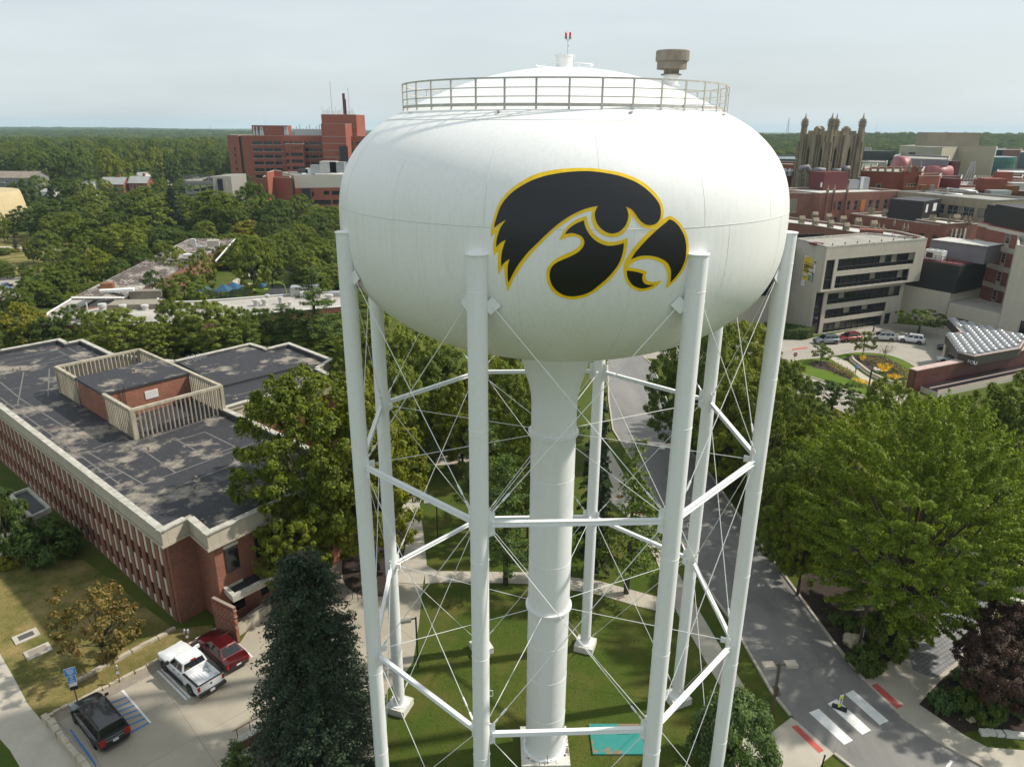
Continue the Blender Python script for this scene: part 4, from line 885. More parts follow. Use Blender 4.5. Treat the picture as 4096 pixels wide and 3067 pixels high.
def facade(root, A, B_, z0, z1, openings, wall, glass=M_GLASS, thick=.4, mull=1.6, frame=M_FRAMED, rails=(.33,), name='wall', blinds=0):
    """a wall with real openings: cells around the openings, glass set back, mullions"""
    d = (B_ - A); L_ = d.length; d.normalize(); inn = Vector((-d.y, d.x)); rz = math.atan2(d.y, d.x)
    ss = sorted({0, L_} | {round(o[i], 3) for o in openings for i in (0, 1)}); zs = sorted({z0, z1} | {round(o[i], 3) for o in openings for i in (2, 3)})
    b = MB()
    for i in range(len(ss) - 1):
        run = None
        for j in range(len(zs) - 1):
            sc, zc = (ss[i] + ss[i + 1]) / 2, (zs[j] + zs[j + 1]) / 2
            hole = any(o[0] < sc < o[1] and o[2] < zc < o[3] for o in openings)
            if hole: continue
            p = A + d * sc + inn * thick / 2; b.box((p.x, p.y, zc), (ss[i + 1] - ss[i], thick, zs[j + 1] - zs[j]), rz)
    w_ = b.build(name, wall, root)
    for s0, s1, a, c in openings:
        p = A + d * ((s0 + s1) / 2) + inn * (thick * .8); b = MB(); b.box((p.x, p.y, (a + c) / 2), (s1 - s0, .06, c - a), rz); g = b.build('window', glass, root)
        if mull and s1 - s0 > 1:
            b = MB(); k = max(1, round((s1 - s0) / mull))
            for t in range(k + 1): q = A + d * (s0 + (s1 - s0) * t / k) + inn * (thick * .62); b.box((q.x, q.y, (a + c) / 2), (.07, .12, c - a), rz)
            for r_ in rails: q = A + d * ((s0 + s1) / 2) + inn * (thick * .6); b.box((q.x, q.y, a + (c - a) * r_), (s1 - s0, .13, .07), rz)
            tag(b.build('mullions', frame, g), kind='stuff')
            for t in range(k):
                if random.random() < blinds:
                    q = A + d * (s0 + (s1 - s0) * (t + .5) / k) + inn * (thick * .7); b = MB(); hh = (c - a) * random.uniform(.5, .95); b.box((q.x, q.y, c - hh / 2), ((s1 - s0) / k - .1, .04, hh), rz); b.build('blind', M_BLIND, g)
    return w_
# ---- beige clinic block with ribbon windows and banner
ZA = 17.0
aL, aF, aR, aB = [V2(G(u, v, ZA)) for u, v in ((3190, 954), (3310, 987), (3710, 954), (3470, 932))]
cl = thing('clinic_building', 'pale concrete block with black ribbon windows and a yellow banner on its side', 'building', (aF.x, aF.y, 0))
dA = (aR - aF); LA = dA.length; dA.normalize(); inA = Vector((-dA.y, dA.x))
fr = lambda a: a * LA
ops = [(fr(.125), fr(.9), 12.2, 14.5), (fr(.125), fr(.87), 8.95, 11.3), (fr(.015), fr(.095), 8.95, 14.5)]
facade(cl, aF, aR, 8.6, ZA, ops, M_BEIGE, blinds=.22)
kf, kr = aF + inA * 1.1 + dA * 0.2, aR + inA * 1.1 - dA * 2.6
LK = (kr - kf).length
ops = [(.05, LK * .09, .1, 8.2), (LK * .13, LK * .96, 5.7, 7.8), (LK * .13, LK * .82, 2.85, 4.7), (LK * .13, LK * .80, .05, 2.05), (LK * .83, LK * .9, .02, 2.3)]
facade(cl, kf, kr, 0, 8.6, ops, M_BEIGE, blinds=.22)
b = MB(); b.prism([tuple(p) for p in (aF + dA * .01, kf, kr, aR - dA * .01)], 8.58, 8.62); b.build('soffit', M_BEIGE, cl)
P = [aF + inA * .45, aR + inA * .45, aB, aL]
b = MB(); b.prism([tuple(p) for p in (aF + inA * 1.52 + dA * .3, aR + inA * 1.52 - dA * 2.7, aB, aL)], 0, 8.6, False); b.build('wall', M_BEIGE, cl)
b = MB(); b.prism([tuple(p) for p in P], 8.6, ZA - .3, False); b.build('wall', M_BEIGE, cl)
P = ccw([aF, aR, aB, aL]); b = MB(); b.quad(*[(p.x, p.y, ZA - .28) for p in inset(P, .2)]); b.build('roof', M_ROOFG, cl)
b = MB(); ringwall(b, inset(P, -.03), inset(P, .3), ZA - .3, ZA + .06); b.build('coping', M_COPE, cl)
for f in (.1, .22, .34, .46, .58, .7, .82, .93):
    q = aF + dA * fr(f) + inA * 1.3; piece('roof_vent', cl, M_VENT, (q.x, q.y, ZA), (.16, .16, .6))
for u, v, s_, mt in ((3265, 972, 1.8, M_OXB), (3580, 938, .8, M_OXB), (3662, 950, .7, M_OXB), (3585, 942, 1.4, M_ROOFW)):
    p = G(u, v, ZA); piece('roof_box', cl, mt, (p.x, p.y, ZA - .1), (s_, s_, .35), .4)
# banner on the left face
dl = (aF - aL); LL = dl.length; dl.normalize(); outl = Vector((dl.y, -dl.x))
bn = thing('wall_banner', 'tall yellow and white hospital banner hung on the pale concrete wall', 'banner', (aL.x, aL.y, 0))
bc = [G(u, v, 12) for u, v in ((3219, 1023), (3273, 1033))]
def ons(u, v):                                                # where the sight line meets the left face
    r_ = ray(u, v); n3 = Vector((outl.x, outl.y, 0)); t = (Vector((aL.x, aL.y, 0)) - CP).dot(n3) / r_.dot(n3); p = CP + r_ * t
    return (V2(p) - aL).dot(dl), p.z
c4 = [ons(*q) for q in ((3219, 1023), (3273, 1034), (3257, 1157), (3203, 1145))]
s0, s1 = (c4[0][0] + c4[3][0]) / 2, (c4[1][0] + c4[2][0]) / 2; z1b, z0b = (c4[0][1] + c4[1][1]) / 2, (c4[2][1] + c4[3][1]) / 2
rzb = math.atan2(dl.y, dl.x); bw, bh = s1 - s0, z1b - z0b
def bpiece(nm, fx0, fx1, fz0, fz1, mt, off):
    q = aL + dl * (s0 + bw * (fx0 + fx1) / 2) + outl * off
    return piece(nm, bn, mt, (q.x, q.y, z0b + bh * (fz0 + fz1) / 2), (bw * (fx1 - fx0), .02, bh * (fz1 - fz0)), rzb)
M_BNY = plain('banner_yellow', (.72, .52, .045), .6); M_BNW = plain('banner_white', (.72, .72, .70), .6); M_INK = plain('ink', (.02, .02, .025), .6)
M_SKINB = plain('banner_skin', (.55, .42, .33), .6); M_TEALB = plain('banner_teal', (.03, .16, .17), .6)
bpiece('border', -.07, 1.07, -.03, 1.03, M_INK, .03); bpiece('sheet', 0, 1, 0, 1, M_BNW, .05); bpiece('yellow_field', .04, .96, .22, .97, M_BNY, .07)
def text(name, body, size, mat, parent, loc, rot, ext=.004, align='LEFT', bold=0.0, width=None):
    cu = bpy.data.curves.new(name, 'FONT'); cu.body = body; cu.size = size; cu.extrude = ext; cu.align_x = align; cu.offset = bold
    o = bpy.data.objects.new('tmp', cu); C.objects.link(o); bpy.context.view_layer.update()
    me = bpy.data.meshes.new_from_object(o); bpy.data.objects.remove(o); me.materials.clear(); me.materials.append(mat)
    if width:
        xs = [v.co.x for v in me.vertices]; k = width / (max(xs) - min(xs))
        for v in me.vertices: v.co.x *= k
    ob = mkobj(name, me, parent); ob.location = Vector(loc) - org(parent); ob.rotation_euler = rot; return ob
for ln, fz, h, fx, bold, wd_ in (('Welcome to two of', .765, .055, .07, 0, .72), ("AMERICA'S", .665, .085, .07, .02, .74), ('BEST', .585, .085, .07, .02, .36), ('HOSPITALS.', .495, .085, .07, .02, .78)):
    q = aL + dl * (s0 + bw * fx) + outl * .1; text('banner_text', ln, bh * h * 1.05, M_INK, bn, (q.x, q.y, z0b + bh * fz), (math.pi / 2, 0, rzb), .003, 'LEFT', bold, bw * wd_)
def figure(nm, cx_, z0, z1, tw, top, legs, hair):
    H_ = z1 - z0
    bpiece(nm, cx_ - tw / 2, cx_ + tw / 2, z0 + H_ * .45, z0 + H_ * .84, top, .085); bpiece('printed_legs', cx_ - tw * .4, cx_ - tw * .03, z0, z0 + H_ * .46, legs, .084); bpiece('printed_legs', cx_ + tw * .05, cx_ + tw * .42, z0 + .005, z0 + H_ * .46, legs, .084)
    bpiece('printed_head', cx_ - tw * .25, cx_ + tw * .25, z0 + H_ * .84, z0 + H_ * .96, M_SKINB, .086); bpiece('printed_hair', cx_ - tw * .3, cx_ + tw * .3, z0 + H_ * .93, z1, hair, .088)
figure('printed_child', .58, .24, .68, .2, M_BNW, M_PURP, M_INK); figure('printed_adult', .85, .23, .9, .2, M_BNW, M_TEALB, M_INK)
bpiece('printed_badge', .1, .36, .33, .43, M_BNW, .085); bpiece('printed_ribbon', .07, .39, .33, .355, M_TEALB, .088); bpiece('printed_mark', .55, .62, .1, .15, M_TEALB, .06)
# ---- annex left of the clinic with dark louvre wall
an = thing('clinic_annex', 'low pale annex with dark louvred wall between the water tank and clinic', 'building', tuple(G(3100, 1310, 0)))
P = [V2(G(2860, 1335, 0)), V2(G(3150, 1296, 0))]; dd = (P[1] - P[0]).normalized(); nn = Vector((-dd.y, dd.x))
roofblock(an, [P[0], P[1], P[1] + nn * 7, P[0] + nn * 7], 0, 6.2, M_BEIGE, M_ROOFG)
b = MB(); q = [P[0] + nn * 4 - dd * 4, P[1] + nn * 1.2 + dd * 1.5, P[1] + nn * 9 + dd * 1.5, P[0] + nn * 9 - dd * 4]; b.prism([tuple(p) for p in q], 0, 15.6); b.build('louver_wall', M_LOUV, an)
# ---- walls, dark screen, service deck right of the clinic
sv = thing('service_wing', 'pale walled service wing with dark mesh screen beside the clinic', 'building', tuple(G(3700, 1290, 0)))
P = [V2(G(3545, 1262, 0)), V2(G(3772, 1312, 0))]; dd = (P[1] - P[0]).normalized(); nn = Vector((-dd.y, dd.x))
b = MB(); b.prism([tuple(p) for p in (P[0], P[1], P[1] + nn * 12, P[0] + nn * 12)], 0, 7.0); b.build('wall', M_BEIGE2, sv)
zt = 12.4; b = MB(); b.prism([tuple(p) for p in (P[0] + dd * 1 + nn * .3, P[1] + nn * .3 + dd * .5, P[1] + nn * 11 + dd * .5, P[0] + nn * 11)], 7.0, zt); b.build('mesh_screen', M_LOUV, sv)
b = MB(); b.prism([tuple(p) for p in (P[0] + dd * 2 + nn * .8, P[1] + nn * .8, P[1] + nn * 6, P[0] + nn * 6)], zt, zt + .15); b.build('deck', M_OXB, sv)
for t in np.linspace(.05, 1, 9):
    q = P[0] + dd * (2 + t * ((P[1] - P[0]).length - 2)) + nn * .9; piece('deck_rail_post', sv, M_OXB, (q.x, q.y, zt + .65), (.07, .07, 1.1))
q = (P[0] + P[1]) / 2 + dd * 1 + nn * .9; piece('deck_rail', sv, M_OXB, (q.x, q.y, zt + 1.2), ((P[1] - P[0]).length - 2, .07, .07), math.atan2(dd.y, dd.x)); piece('deck_rail', sv, M_OXB, (q.x, q.y, zt + .7), ((P[1] - P[0]).length - 2, .06, .06), math.atan2(dd.y, dd.x))
ac = thing('air_conditioner', 'white rooftop air conditioning unit on the red railed deck', 'air conditioner', tuple(q.to_3d()))
q2 = P[0] + dd * 6 + nn * 3; b = MB(); b.box((q2.x, q2.y, zt + 1.1), (3.4, 1.8, 1.8), math.atan2(dd.y, dd.x)); b.build('casing', M_BNW, ac)
for t in (-1, 0, 1):
    c_ = q2 + dd * t * 1.05; b = MB(); b.lathe([(.42, zt + 2.0), (.42, zt + 2.18), (.1, zt + 2.2)], (c_.x, c_.y), 16); b.build('fan', M_STL, ac)
c_ = q2 - nn * .92 - dd * .7; piece('grille', ac, M_LOUV, (c_.x, c_.y, zt + 1.0), (1.3, .05, 1.0), math.atan2(dd.y, dd.x))
mr = thing('plant_shed', 'grey plant room with ribbed white metal roof behind the deck', 'shed', tuple(q.to_3d()))
q3 = [V2(G(u, v, 14.2)) for u, v in ((3715, 1025), (3880, 1052), (3890, 1040), (3740, 1016))]
b = MB(); bq = [P[0] + dd * 3 + nn * 6.2, P[1] + nn * 6.2 + dd * 2, P[1] + nn * 12 + dd * 2, P[0] + nn * 12 + dd * 3]; b.prism([tuple(p) for p in bq], zt, zt + 3.4); b.build('wall', M_PURP, mr)
rzz = math.atan2(dd.y, dd.x); Lr = ((P[1] - P[0]).length)
for t in range(14):
    c_ = P[0] + dd * (3.2 + (Lr - 1) * (t + .5) / 14) + nn * 9; piece('roof_sheet', mr, M_ROOFW, (c_.x, c_.y, zt + 3.5 + .03 * (t % 2)), ((Lr - 1) / 14 * .96, 6.4, .12), rzz)
# ---- banded brick wing at right edge
ZC = 18.8
c0, c1, c2 = V2(G(3915, 887, ZC)), V2(G(3972, 898, ZC)), V2(G(4200, 945, ZC))
cw = thing('banded_brick_wing', 'red brick wing with cream bands and dark louvred top at the right edge', 'building', (c1.x, c1.y, 0))
xo = Vector((20, 3))
def banded(A, B_, wins):
    d = (B_ - A); L_ = d.length; d.normalize(); rz = math.atan2(d.y, d.x); inn = Vector((-d.y, d.x))
    P = [A, B_, B_ + xo, A + xo]; b = MB(); b.prism([tuple(p) for p in ccw(P)], 0, ZC); b.build('wall', M_BRK3, cw)
    for k in range(5):
        zt_ = ZC - .05 if k == 0 else ZC - 3.75 * k + .2
        c_ = (A + B_) / 2 + inn * .02; piece('stone_band', cw, M_BEIGE2, (c_.x, c_.y, zt_ - .5), (L_ + .12, .2, 1.0 if k else .7), rz)
        for s in wins:
            if k < 5:
                z1_ = zt_ - 1.05 - (.1 if k else -.2); window(cw, A, B_, s, z1_ - 1.9, z1_, 1.25, M_FRAME, M_GLASS, 0, 2)
                c_ = A + d * s + inn * -.01; piece('window_apron', cw, M_BEIGE2, (c_.x, c_.y, z1_ - 2.35), (1.3, .14, .75), rz)
banded(c0, c1 - Vector((0, -.2)), []); c1o = c1 - (Vector((1, .15)).normalized()) * 1.1
c2o = c2 - (Vector((1, .15)).normalized()) * 1.1; banded(c1o, c2o, [7.2, 15.0])
for A_, B_, z0_, z1_, off in ((c0 + Vector((1, 0)), c1 + Vector((1, 0)), ZC - .1, ZC + 3.6, 0), (c1o + Vector((.6, 0)), c2o + Vector((.6, 0)), ZC - .1, ZC + 4.1, 0)):
    b = MB(); b.prism([tuple(p) for p in ccw([A_, B_, B_ + xo, A_ + xo])], z0_, z1_); lo_ = b.build('louver_house', M_LOUV, cw)
    d = (B_ - A_); rz = math.atan2(d.y, d.x); c_ = (A_ + B_) / 2; b = MB(); inn = Vector((-d.y, d.x)).normalized()
    for k in range(int((z1_ - z0_) / .3)): b.box((c_.x - inn.x * .06, c_.y - inn.y * .06, z0_ + .2 + k * .3), (d.length, .12, .06), rz)
    tag(b.build('slats', M_FRAMED, lo_), kind='stuff')
ta = GY(4070, 983, 128); tb = G(4300, 1010, ta.z)
tw = thing('beige_stair_tower', 'plain pale concrete tower cut by the right edge of the view', 'building', (ta.x, ta.y, 0))
roofblock(tw, [V2(ta), V2(tb), V2(tb) + Vector((3, 14)), V2(ta) + Vector((8, 12))], 0, ta.z, M_BEIGE2, M_ROOFG)
# low pale entrance wing
en = thing('entrance_wing', 'low pale concrete entrance wing behind the domed skylight canopy', 'building', tuple(G(3800, 1320, 0)))
P = [V2(G(3775, 1318, 0)), V2(G(4010, 1385, 0)), V2(G(4300, 1450, 0))]
nn = Vector((.45, .9)).normalized(); ZE = pz(3800, 1213, P[0].y)
d = (P[1] - P[0])
b = MB(); b.prism([tuple(p) for p in ccw([P[0], P[2], P[2] + nn * 11, P[0] + nn * 11])], 0, ZE); b.build('wall', M_BEIGE2, en)
b = MB(); b.prism([tuple(p) for p in ccw([P[0] + nn * .6, P[2] + nn * .6, P[2] + nn * 10.5, P[0] + nn * 10.5])], ZE, ZE + .02); b.build('roof', M_ROOFG, en)
dn = (P[2] - P[0]).normalized(); window(en, P[0], P[2], 14.5, 2.6, 5.0, 1.9, M_FRAMED, M_GLASS, 0, 1)
window(en, P[0], P[2], 3.0, .1, 2.8, 2.4, M_FRAMED, M_GLASS, 1, 0)
# domed skylight canopy
ZK = 4.7
kp = [V2(G(u, v, ZK)) for u, v in ((3791, 1271), (3844, 1328), (3784, 1337), (3834, 1408), (3899, 1424), (4080, 1392), (4110, 1345), (3864, 1287))]
kp = ccw(kp); kc = sum(kp, Vector((0, 0))) / len(kp)
ck = thing('skylight_canopy', 'angular canopy roofed with rows of clear bubble skylights', 'canopy', (kc.x, kc.y, 0))
b = MB(); b.prism([tuple(p) for p in kp], ZK - 1.5, ZK - .1); b.build('fascia', M_FRAMED, ck)
b = MB(); b.quad(*[(p.x, p.y, ZK - .07) for p in inset(kp, .3)]); b.build('roof_deck', M_PURP, ck)
b = MB(); ringwall(b, inset(kp, -.04), inset(kp, .18), ZK - .12, ZK + .02); b.build('brass_trim', M_PINK, ck)
db = MB(); nU, nV = 12, 5
for j in range(nV + 1):
    ph = math.pi / 2 * j / nV
    for i in range(nU): t = 2 * math.pi * i / nU; db.v.append((math.cos(t) * math.cos(ph) * .5, math.sin(t) * math.cos(ph) * .5, math.sin(ph) * .5))
for j in range(nV):
    for i in range(nU): db.f.append((j * nU + i, j * nU + (i + 1) % nU, (j + 1) * nU + (i + 1) % nU, (j + 1) * nU + i)); db.mi.append(0)
do = db.build('skylight_dome', M_DOME, None, True); dme = do.data; bpy.data.objects.remove(do)
def inpoly(c, P):
    k = False; j = len(P) - 1
    for i in range(len(P)):
        a, d_ = P[i], P[j]
        if (a.y > c.y) != (d_.y > c.y) and c.x < (d_.x - a.x) * (c.y - a.y) / (d_.y - a.y) + a.x: k = not k
        j = i
    return k
u1 = (V2(G(3834, 1408, ZK)) - V2(G(3784, 1337, ZK))); u1.normalize(); u2 = (V2(G(4075, 1389, ZK)) - V2(G(3899, 1424, ZK))).normalized()
k0 = V2(G(3784, 1337, ZK)); rzd = math.atan2(u2.y, u2.x); ki = inset(kp, .5)
for i in range(-12, 14):
    for j in range(-2, 16):
        c_ = k0 + u1 * (i * 1.5 + .8) + u2 * (j * 1.75 + .9)
        if inpoly(c_, ki):
            o = mkobj('skylight_dome', dme, ck); o.location = (c_.x - kc.x, c_.y - kc.y, ZK - .05); o.scale = (1.62, 1.38, 1.0); o.rotation_euler = (0, 0, rzd)
for u, v in ((3790, 1340), (3838, 1412)):
    p = G(u, v, 0); q = kc + (V2(G(u, v, ZK)) - kc) * .93; piece('canopy_post', ck, M_BEIGE2, (q.x, q.y, 1.6), (.7, .7, 3.2))
pa, pb_ = V2(G(3834, 1408, ZK)), V2(G(3899, 1424, ZK)); d = (pb_ - pa).normalized(); q = pa + d * 1.6 + Vector((d.y, -d.x)) * .06
text('sign_letters', 'FOU', .7, M_BNW, ck, (q.x, q.y, ZK - 1.25), (math.pi / 2, 0, math.atan2(d.y, d.x)), .03)
# red granite wall, panel by panel
gw0, gw1 = V2(G(3652, 1478, 3.45)), V2(G(4400, 1335, 3.45)); d = gw1 - gw0; Lg = d.length; d.normalize(); rzg = math.atan2(d.y, d.x); inn = Vector((-d.y, d.x))
gw = thing('granite_wall', 'long polished red granite wall with pale pink cap beside the flower island', 'wall', (gw0.x, gw0.y, 0))
b = MB(); c_ = (gw0 + gw1) / 2; b.box((c_.x, c_.y, 1.68), (Lg, 1.1, 3.36), rzg); b.build('core', M_OXB, gw)
k = int(Lg / 2.4)
for i in range(k):
    for r_ in range(3):
        c_ = gw0 + d * ((i + .5) * Lg / k) - inn * .56; piece('granite_panel', gw, M_GRAN, (c_.x, c_.y, .57 + 1.13 * r_), (Lg / k - .025, .08 + .004 * ((i + r_) % 3), 1.1), rzg)
    c_ = gw0 + d * ((i + .5) * Lg / k); piece('cap_slab', gw, M_PINK, (c_.x, c_.y, 3.43), (Lg / k - .015, 1.26, .14), rzg)
c_ = gw0 - d * .04
for r_ in range(3): piece('granite_panel', gw, M_GRAN, (c_.x, c_.y, .57 + 1.13 * r_), (.1, 1.05, 1.1), rzg)
at = thing('atrium_roof', 'low roof of dark glass strips and pink bars below the granite wall', 'roof', (gw0.x, gw0.y, 0))
a0 = gw0 - inn * .7 + d * 1.5; 
for i in range(2):
    q = a0 + d * 16 - inn * (.8 + i * 1.3); piece('glass_strip', at, M_GLASS, (q.x, q.y, .9), (32, 1.15, .1), rzg); q = q - inn * .65; piece('roof_bar', at, M_PINK, (q.x, q.y, .98), (32, .14, .16), rzg)
q = a0 + d * 16 - inn * 1.5; piece('atrium_base', at, M_BEIGE2, (q.x, q.y, .42), (32.2, 2.8, .84), rzg)
# ---- old brick wings
def gablet(root, p, z, rz, s=1.0):
    k = ('gab', root.name)
    if 'gab' not in _wm:
        b = MB(); b.box((0, 0, .45), (1.0, .7, .9)); b.add([(-.62, -.42, .9), (.62, -.42, .9), (.62, .42, .9), (-.62, .42, .9), (-.62, 0, 1.55), (.62, 0, 1.55)], [(0, 1, 5, 4), (2, 3, 4, 5), (1, 2, 5), (3, 0, 4), (3, 2, 1, 0)]); o = b.build('stone_gablet', M_GOTH); _wm['gab'] = o.data; bpy.data.objects.remove(o)
    o = mkobj('stone_gablet', _wm['gab'], root); o.location = Vector((p.x, p.y, z)) - org(root); o.rotation_euler = (0, 0, rz); o.scale = (s, s, s)
def finial(root, p, z, s=1.0):
    if 'fin' not in _wm:
        b = MB(); b.box((0, 0, .4), (.45, .45, .8)); b.lathe([(.34, .8), (.30, .95), (.16, 1.1), (.2, 1.25), (.05, 1.9), (0, 2.0)], (0, 0), 8); o = b.build('stone_finial', M_GOTH); _wm['fin'] = o.data; bpy.data.objects.remove(o)
    o = mkobj('stone_finial', _wm['fin'], root); o.location = Vector((p.x, p.y, z)) - org(root); o.scale = (s, s, s)
def pxblock(name, label, px, ref, wall, roof, cat='building', par=.7, cope=None, z0=0.0):
    z = pz(*ref); P = ccw([V2(G(u, v, z)) for u, v in px]); c_ = sum(P, Vector((0, 0))) / len(P)
    t = thing(name, label, cat, (c_.x, c_.y, 0)); roofblock(t, P, z0, z, wall, roof, par, cope); return t, P, z
# D: narrow wing behind the clinic
ZD = pz(3440, 932, 166)
dP = [V2(G(u, v, ZD)) for u, v in ((3100, 886), (3255, 902), (3445, 934), (3640, 962), (3700, 950), (3590, 925), (3100, 862))]
dw = thing('old_brick_wing', 'narrow flat roofed brick wing with stone gablets just behind the clinic', 'building', (dP[1].x, dP[1].y, 0))
dP = ccw(dP); roofblock(dw, dP, 0, ZD, M_BRK2, M_ROOFW, .5)
for x, y in ((430, 985), (540, 1002), (660, 1022), (785, 1045), (535, 950), (645, 965), (760, 985), (880, 1003), (1005, 1025)):
    p = G(2990 + x / 2, 400 + y / 2, ZD); gablet(dw, p, ZD - .1, .2, 1.25)
for x, y in ((905, 1040), (1045, 1050), (1080, 1055), (1170, 1010), (1245, 1050), (1275, 1050)):
    p = G(2990 + x / 2, 400 + y / 2, ZD); finial(dw, p, ZD, 1.0)
p0, p1 = V2(G(3438, 935, ZD)), V2(G(3530, 940, ZD)); b = MB(); dd = (p1 - p0); c_ = (p0 + p1) / 2; b.box((c_.x, c_.y, ZD + .3), (dd.length, 2.5, 1.6), math.atan2(dd.y, dd.x)); b.build('stair_head', M_BRK2, dw)
b = MB(); q = V2(G(3270, 925, ZD)); b.box((V2(G(3205, 925, ZD)).x, V2(G(3205, 925, ZD)).y - .5, ZD - 3.2), (11, .3, 5.2), .15); b.build('louver_panel', M_LOUV, dw)
# E: longer brick wing with windows to the right
ZEE = pz(3785, 905, 172)
eA, eB, eC = [V2(G(u, v, ZEE)) for u, v in ((3400, 855), (3785, 905), (3888, 900))]
ew = thing('windowed_brick_wing', 'dark red brick wing with stone caps and a dark metal penthouse', 'building', (eB.x, eB.y, 0))
de = (eB - eA); Le = de.length; de.normalize(); ie = Vector((-de.y, de.x))
ops = []
for k in range(int(Le / 3.3)):
    s = Le - 2.4 - k * 3.3
    if s > 6: ops += [(s - .6, s + .6, ZEE - 4.6, ZEE - 2.4), (s - .6, s + .6, ZEE - 8.6, ZEE - 6.4)]
facade(ew, eA, eB, 0, ZEE, ops, M_BRK2, M_GLASS2, .3, 3, M_FRAME, (.5,))
roofblock(ew, [eA + ie * .31, eB + ie * .31, eB + ie * 13, eA + ie * 13], 0, ZEE, M_BRK2, M_ROOFW, .6)
de2 = (eC - eB).normalized(); ie2 = Vector((-de2.y, de2.x)); Le2 = (eC - eB).length
roofblock(ew, [eB + de2 * .05, eC, eC + ie2 * 9, eB + ie2 * 9 + de2 * .3], 0, ZEE + .5, M_BRK2, M_ROOFW, .4, None, 'corner_bay')
for k in range(4):
    c_ = eB + de2 * (Le2 * (.25 + .17 * k)) - ie2 * .1; piece('stone_mullion', ew, M_BNW if k % 2 else M_COPE, (c_.x, c_.y, ZEE - 5.5), (.4, .3, 9.5), math.atan2(de2.y, de2.x))
    if k < 3:
        for zz in (ZEE - 3, ZEE - 7.2): window(ew, eB, eC, Le2 * (.33 + .17 * k), zz - 1.4, zz + .8, .9, M_FRAME, M_GLASS, 0, 1)
for x, y in ((1220, 945), (1345, 960), (1475, 978), (985, 912), (1100, 928)):
    p = G(2990 + x / 2, 400 + y / 2, ZEE); gablet(ew, p, ZEE - .2, math.atan2(de.y, de.x), 1.3)
for x, y in ((1610, 985), (1735, 990), (1770, 992)): finial(ew, G(2990 + x / 2, 400 + y / 2, ZEE + .3), ZEE + .3, 1.1)
gablet(ew, G(3822, 890, ZEE), ZEE, 0, 1.3)
ph = [V2(G(u, v, ZEE)) for u, v in ((3548, 872), (3682, 887), (3752, 872), (3640, 860))]
b = MB(); hp = ZEE + (887 - 812) / 2868 * 185; b.prism([tuple(p) for p in ccw(ph)], ZEE - .6, hp); b.build('penthouse', plain('dark_ribbed_metal', (.022, .016, .018), .5), ew)
dq = (ph[2] - ph[1]).normalized()
for f, w_ in ((.1, 1.2), (.55, 2.4)):
    c_ = ph[1] + dq * ((ph[2] - ph[1]).length * (f + .1)) - Vector((-dq.y, dq.x)) * .05; piece('louver', ew, M_BNW, (c_.x, c_.y, (ZEE + hp) / 2 + .6), (w_, .1, 1.9), math.atan2(dq.y, dq.x))
# W: brick wing with two rows of windows
ZW = pz(3600, 764, 205)
wA, wB = V2(G(3283, 774, ZW)), V2(G(3606, 764, ZW)); ww = thing('long_brick_wing', 'long red brick hospital wing with two rows of sash windows', 'building', (wA.x, wA.y, 0))
dw_ = (wB - wA); Lw = dw_.length; dw_.normalize(); iw = Vector((-dw_.y, dw_.x)); ops = []
def sfrac(x, y, z): return (V2(G(2990 + x / 2, 400 + y / 2, z)) - wA).dot(dw_)
fx = lambda x: (x - 586) / (1232 - 586) * Lw
for x in (697, 747, 815, 877, 992, 1052, 1120, 1172): ops.append((fx(x) - .65, fx(x) + .65, ZW - 4.6, ZW - 2.2))
for x in (683, 731, 800, 860, 915, 985, 1050): ops.append((fx(x) - .62, fx(x) + .62, ZW - 8.6, ZW - 6.4))
facade(ww, wA, wB, 0, ZW, ops, M_BRK2, M_GLASS2, .35, 3, M_FRAME, (.5,))
roofblock(ww, [wA + iw * .36, wB + iw * .36, wB + iw * 17, wA + iw * 17], 0, ZW, M_BRK2, M_ROOFW, .45)
c_ = wA + dw_ * fx(930) - iw * .03; piece('boarded_window', ww, M_ORANGE, (c_.x, c_.y, ZW - 3.6), (1.5, .14, 3.2), math.atan2(dw_.y, dw_.x))
for x in (640, 690, 793): 
    c_ = wA + dw_ * fx(x) - iw * .12; piece('brick_buttress', ww, M_BRK2, (c_.x, c_.y, ZW / 2 - .1), (.5, .3, ZW - .2), math.atan2(dw_.y, dw_.x)); finial(ww, c_ + iw * .3, ZW, 1.15)
wl = [V2(G(3120, 768, ZW)), wA + iw * 3, wA + iw * 15, V2(G(3100, 745, ZW))]; roofblock(ww, wl, 0, ZW - .3, M_BRK2, M_ROOFW, .4)
zl = ZW - 6.2; lP = [V2(G(3120, 832, zl)), V2(G(3312, 830, zl)), wA + iw * 5, V2(G(3110, 815, zl))]; roofblock(ww, lP, 0, zl, M_BRK2, M_ROOFW, .4)
dl2 = (lP[1] - lP[0]); window(ww, lP[0], lP[1], dl2.length * .88, zl - 3.6, zl - 2, 1.6, M_FRAME, M_BLUEG, 0, 0)
c_ = wl[0] + (wl[1] - wl[0]) * .45; window(ww, wl[0], wl[1], (wl[1] - wl[0]).length * .4, ZW - 5.2, ZW - 1.8, 2.6, M_FRAME, M_BLIND, 3, 0)
def rbox(parent, u, v, y, dx, dy, dz, mat, name, rz=0.0, z=None):
    p = GY(u, v, y); b = MB(); zz = p.z if z is None else z; b.box((p.x, p.y, zz + dz / 2), (dx, dy, dz), rz); return b.build(name, mat, parent)
rbox(ww, 3306, 762, 214, 8.5, 6, 5.2, M_OXB, 'plant_box', math.atan2(dw_.y, dw_.x)); p = GY(3288, 745, 210.6); piece('louver', ww, M_BNW, (p.x, p.y - .3, p.z + .4), (1.3, .3, 1.3), math.atan2(dw_.y, dw_.x))
ru = thing('rooftop_unit', 'silver rooftop air handling unit on the long brick wing', 'air conditioner', tuple(GY(3430, 756, 216)))
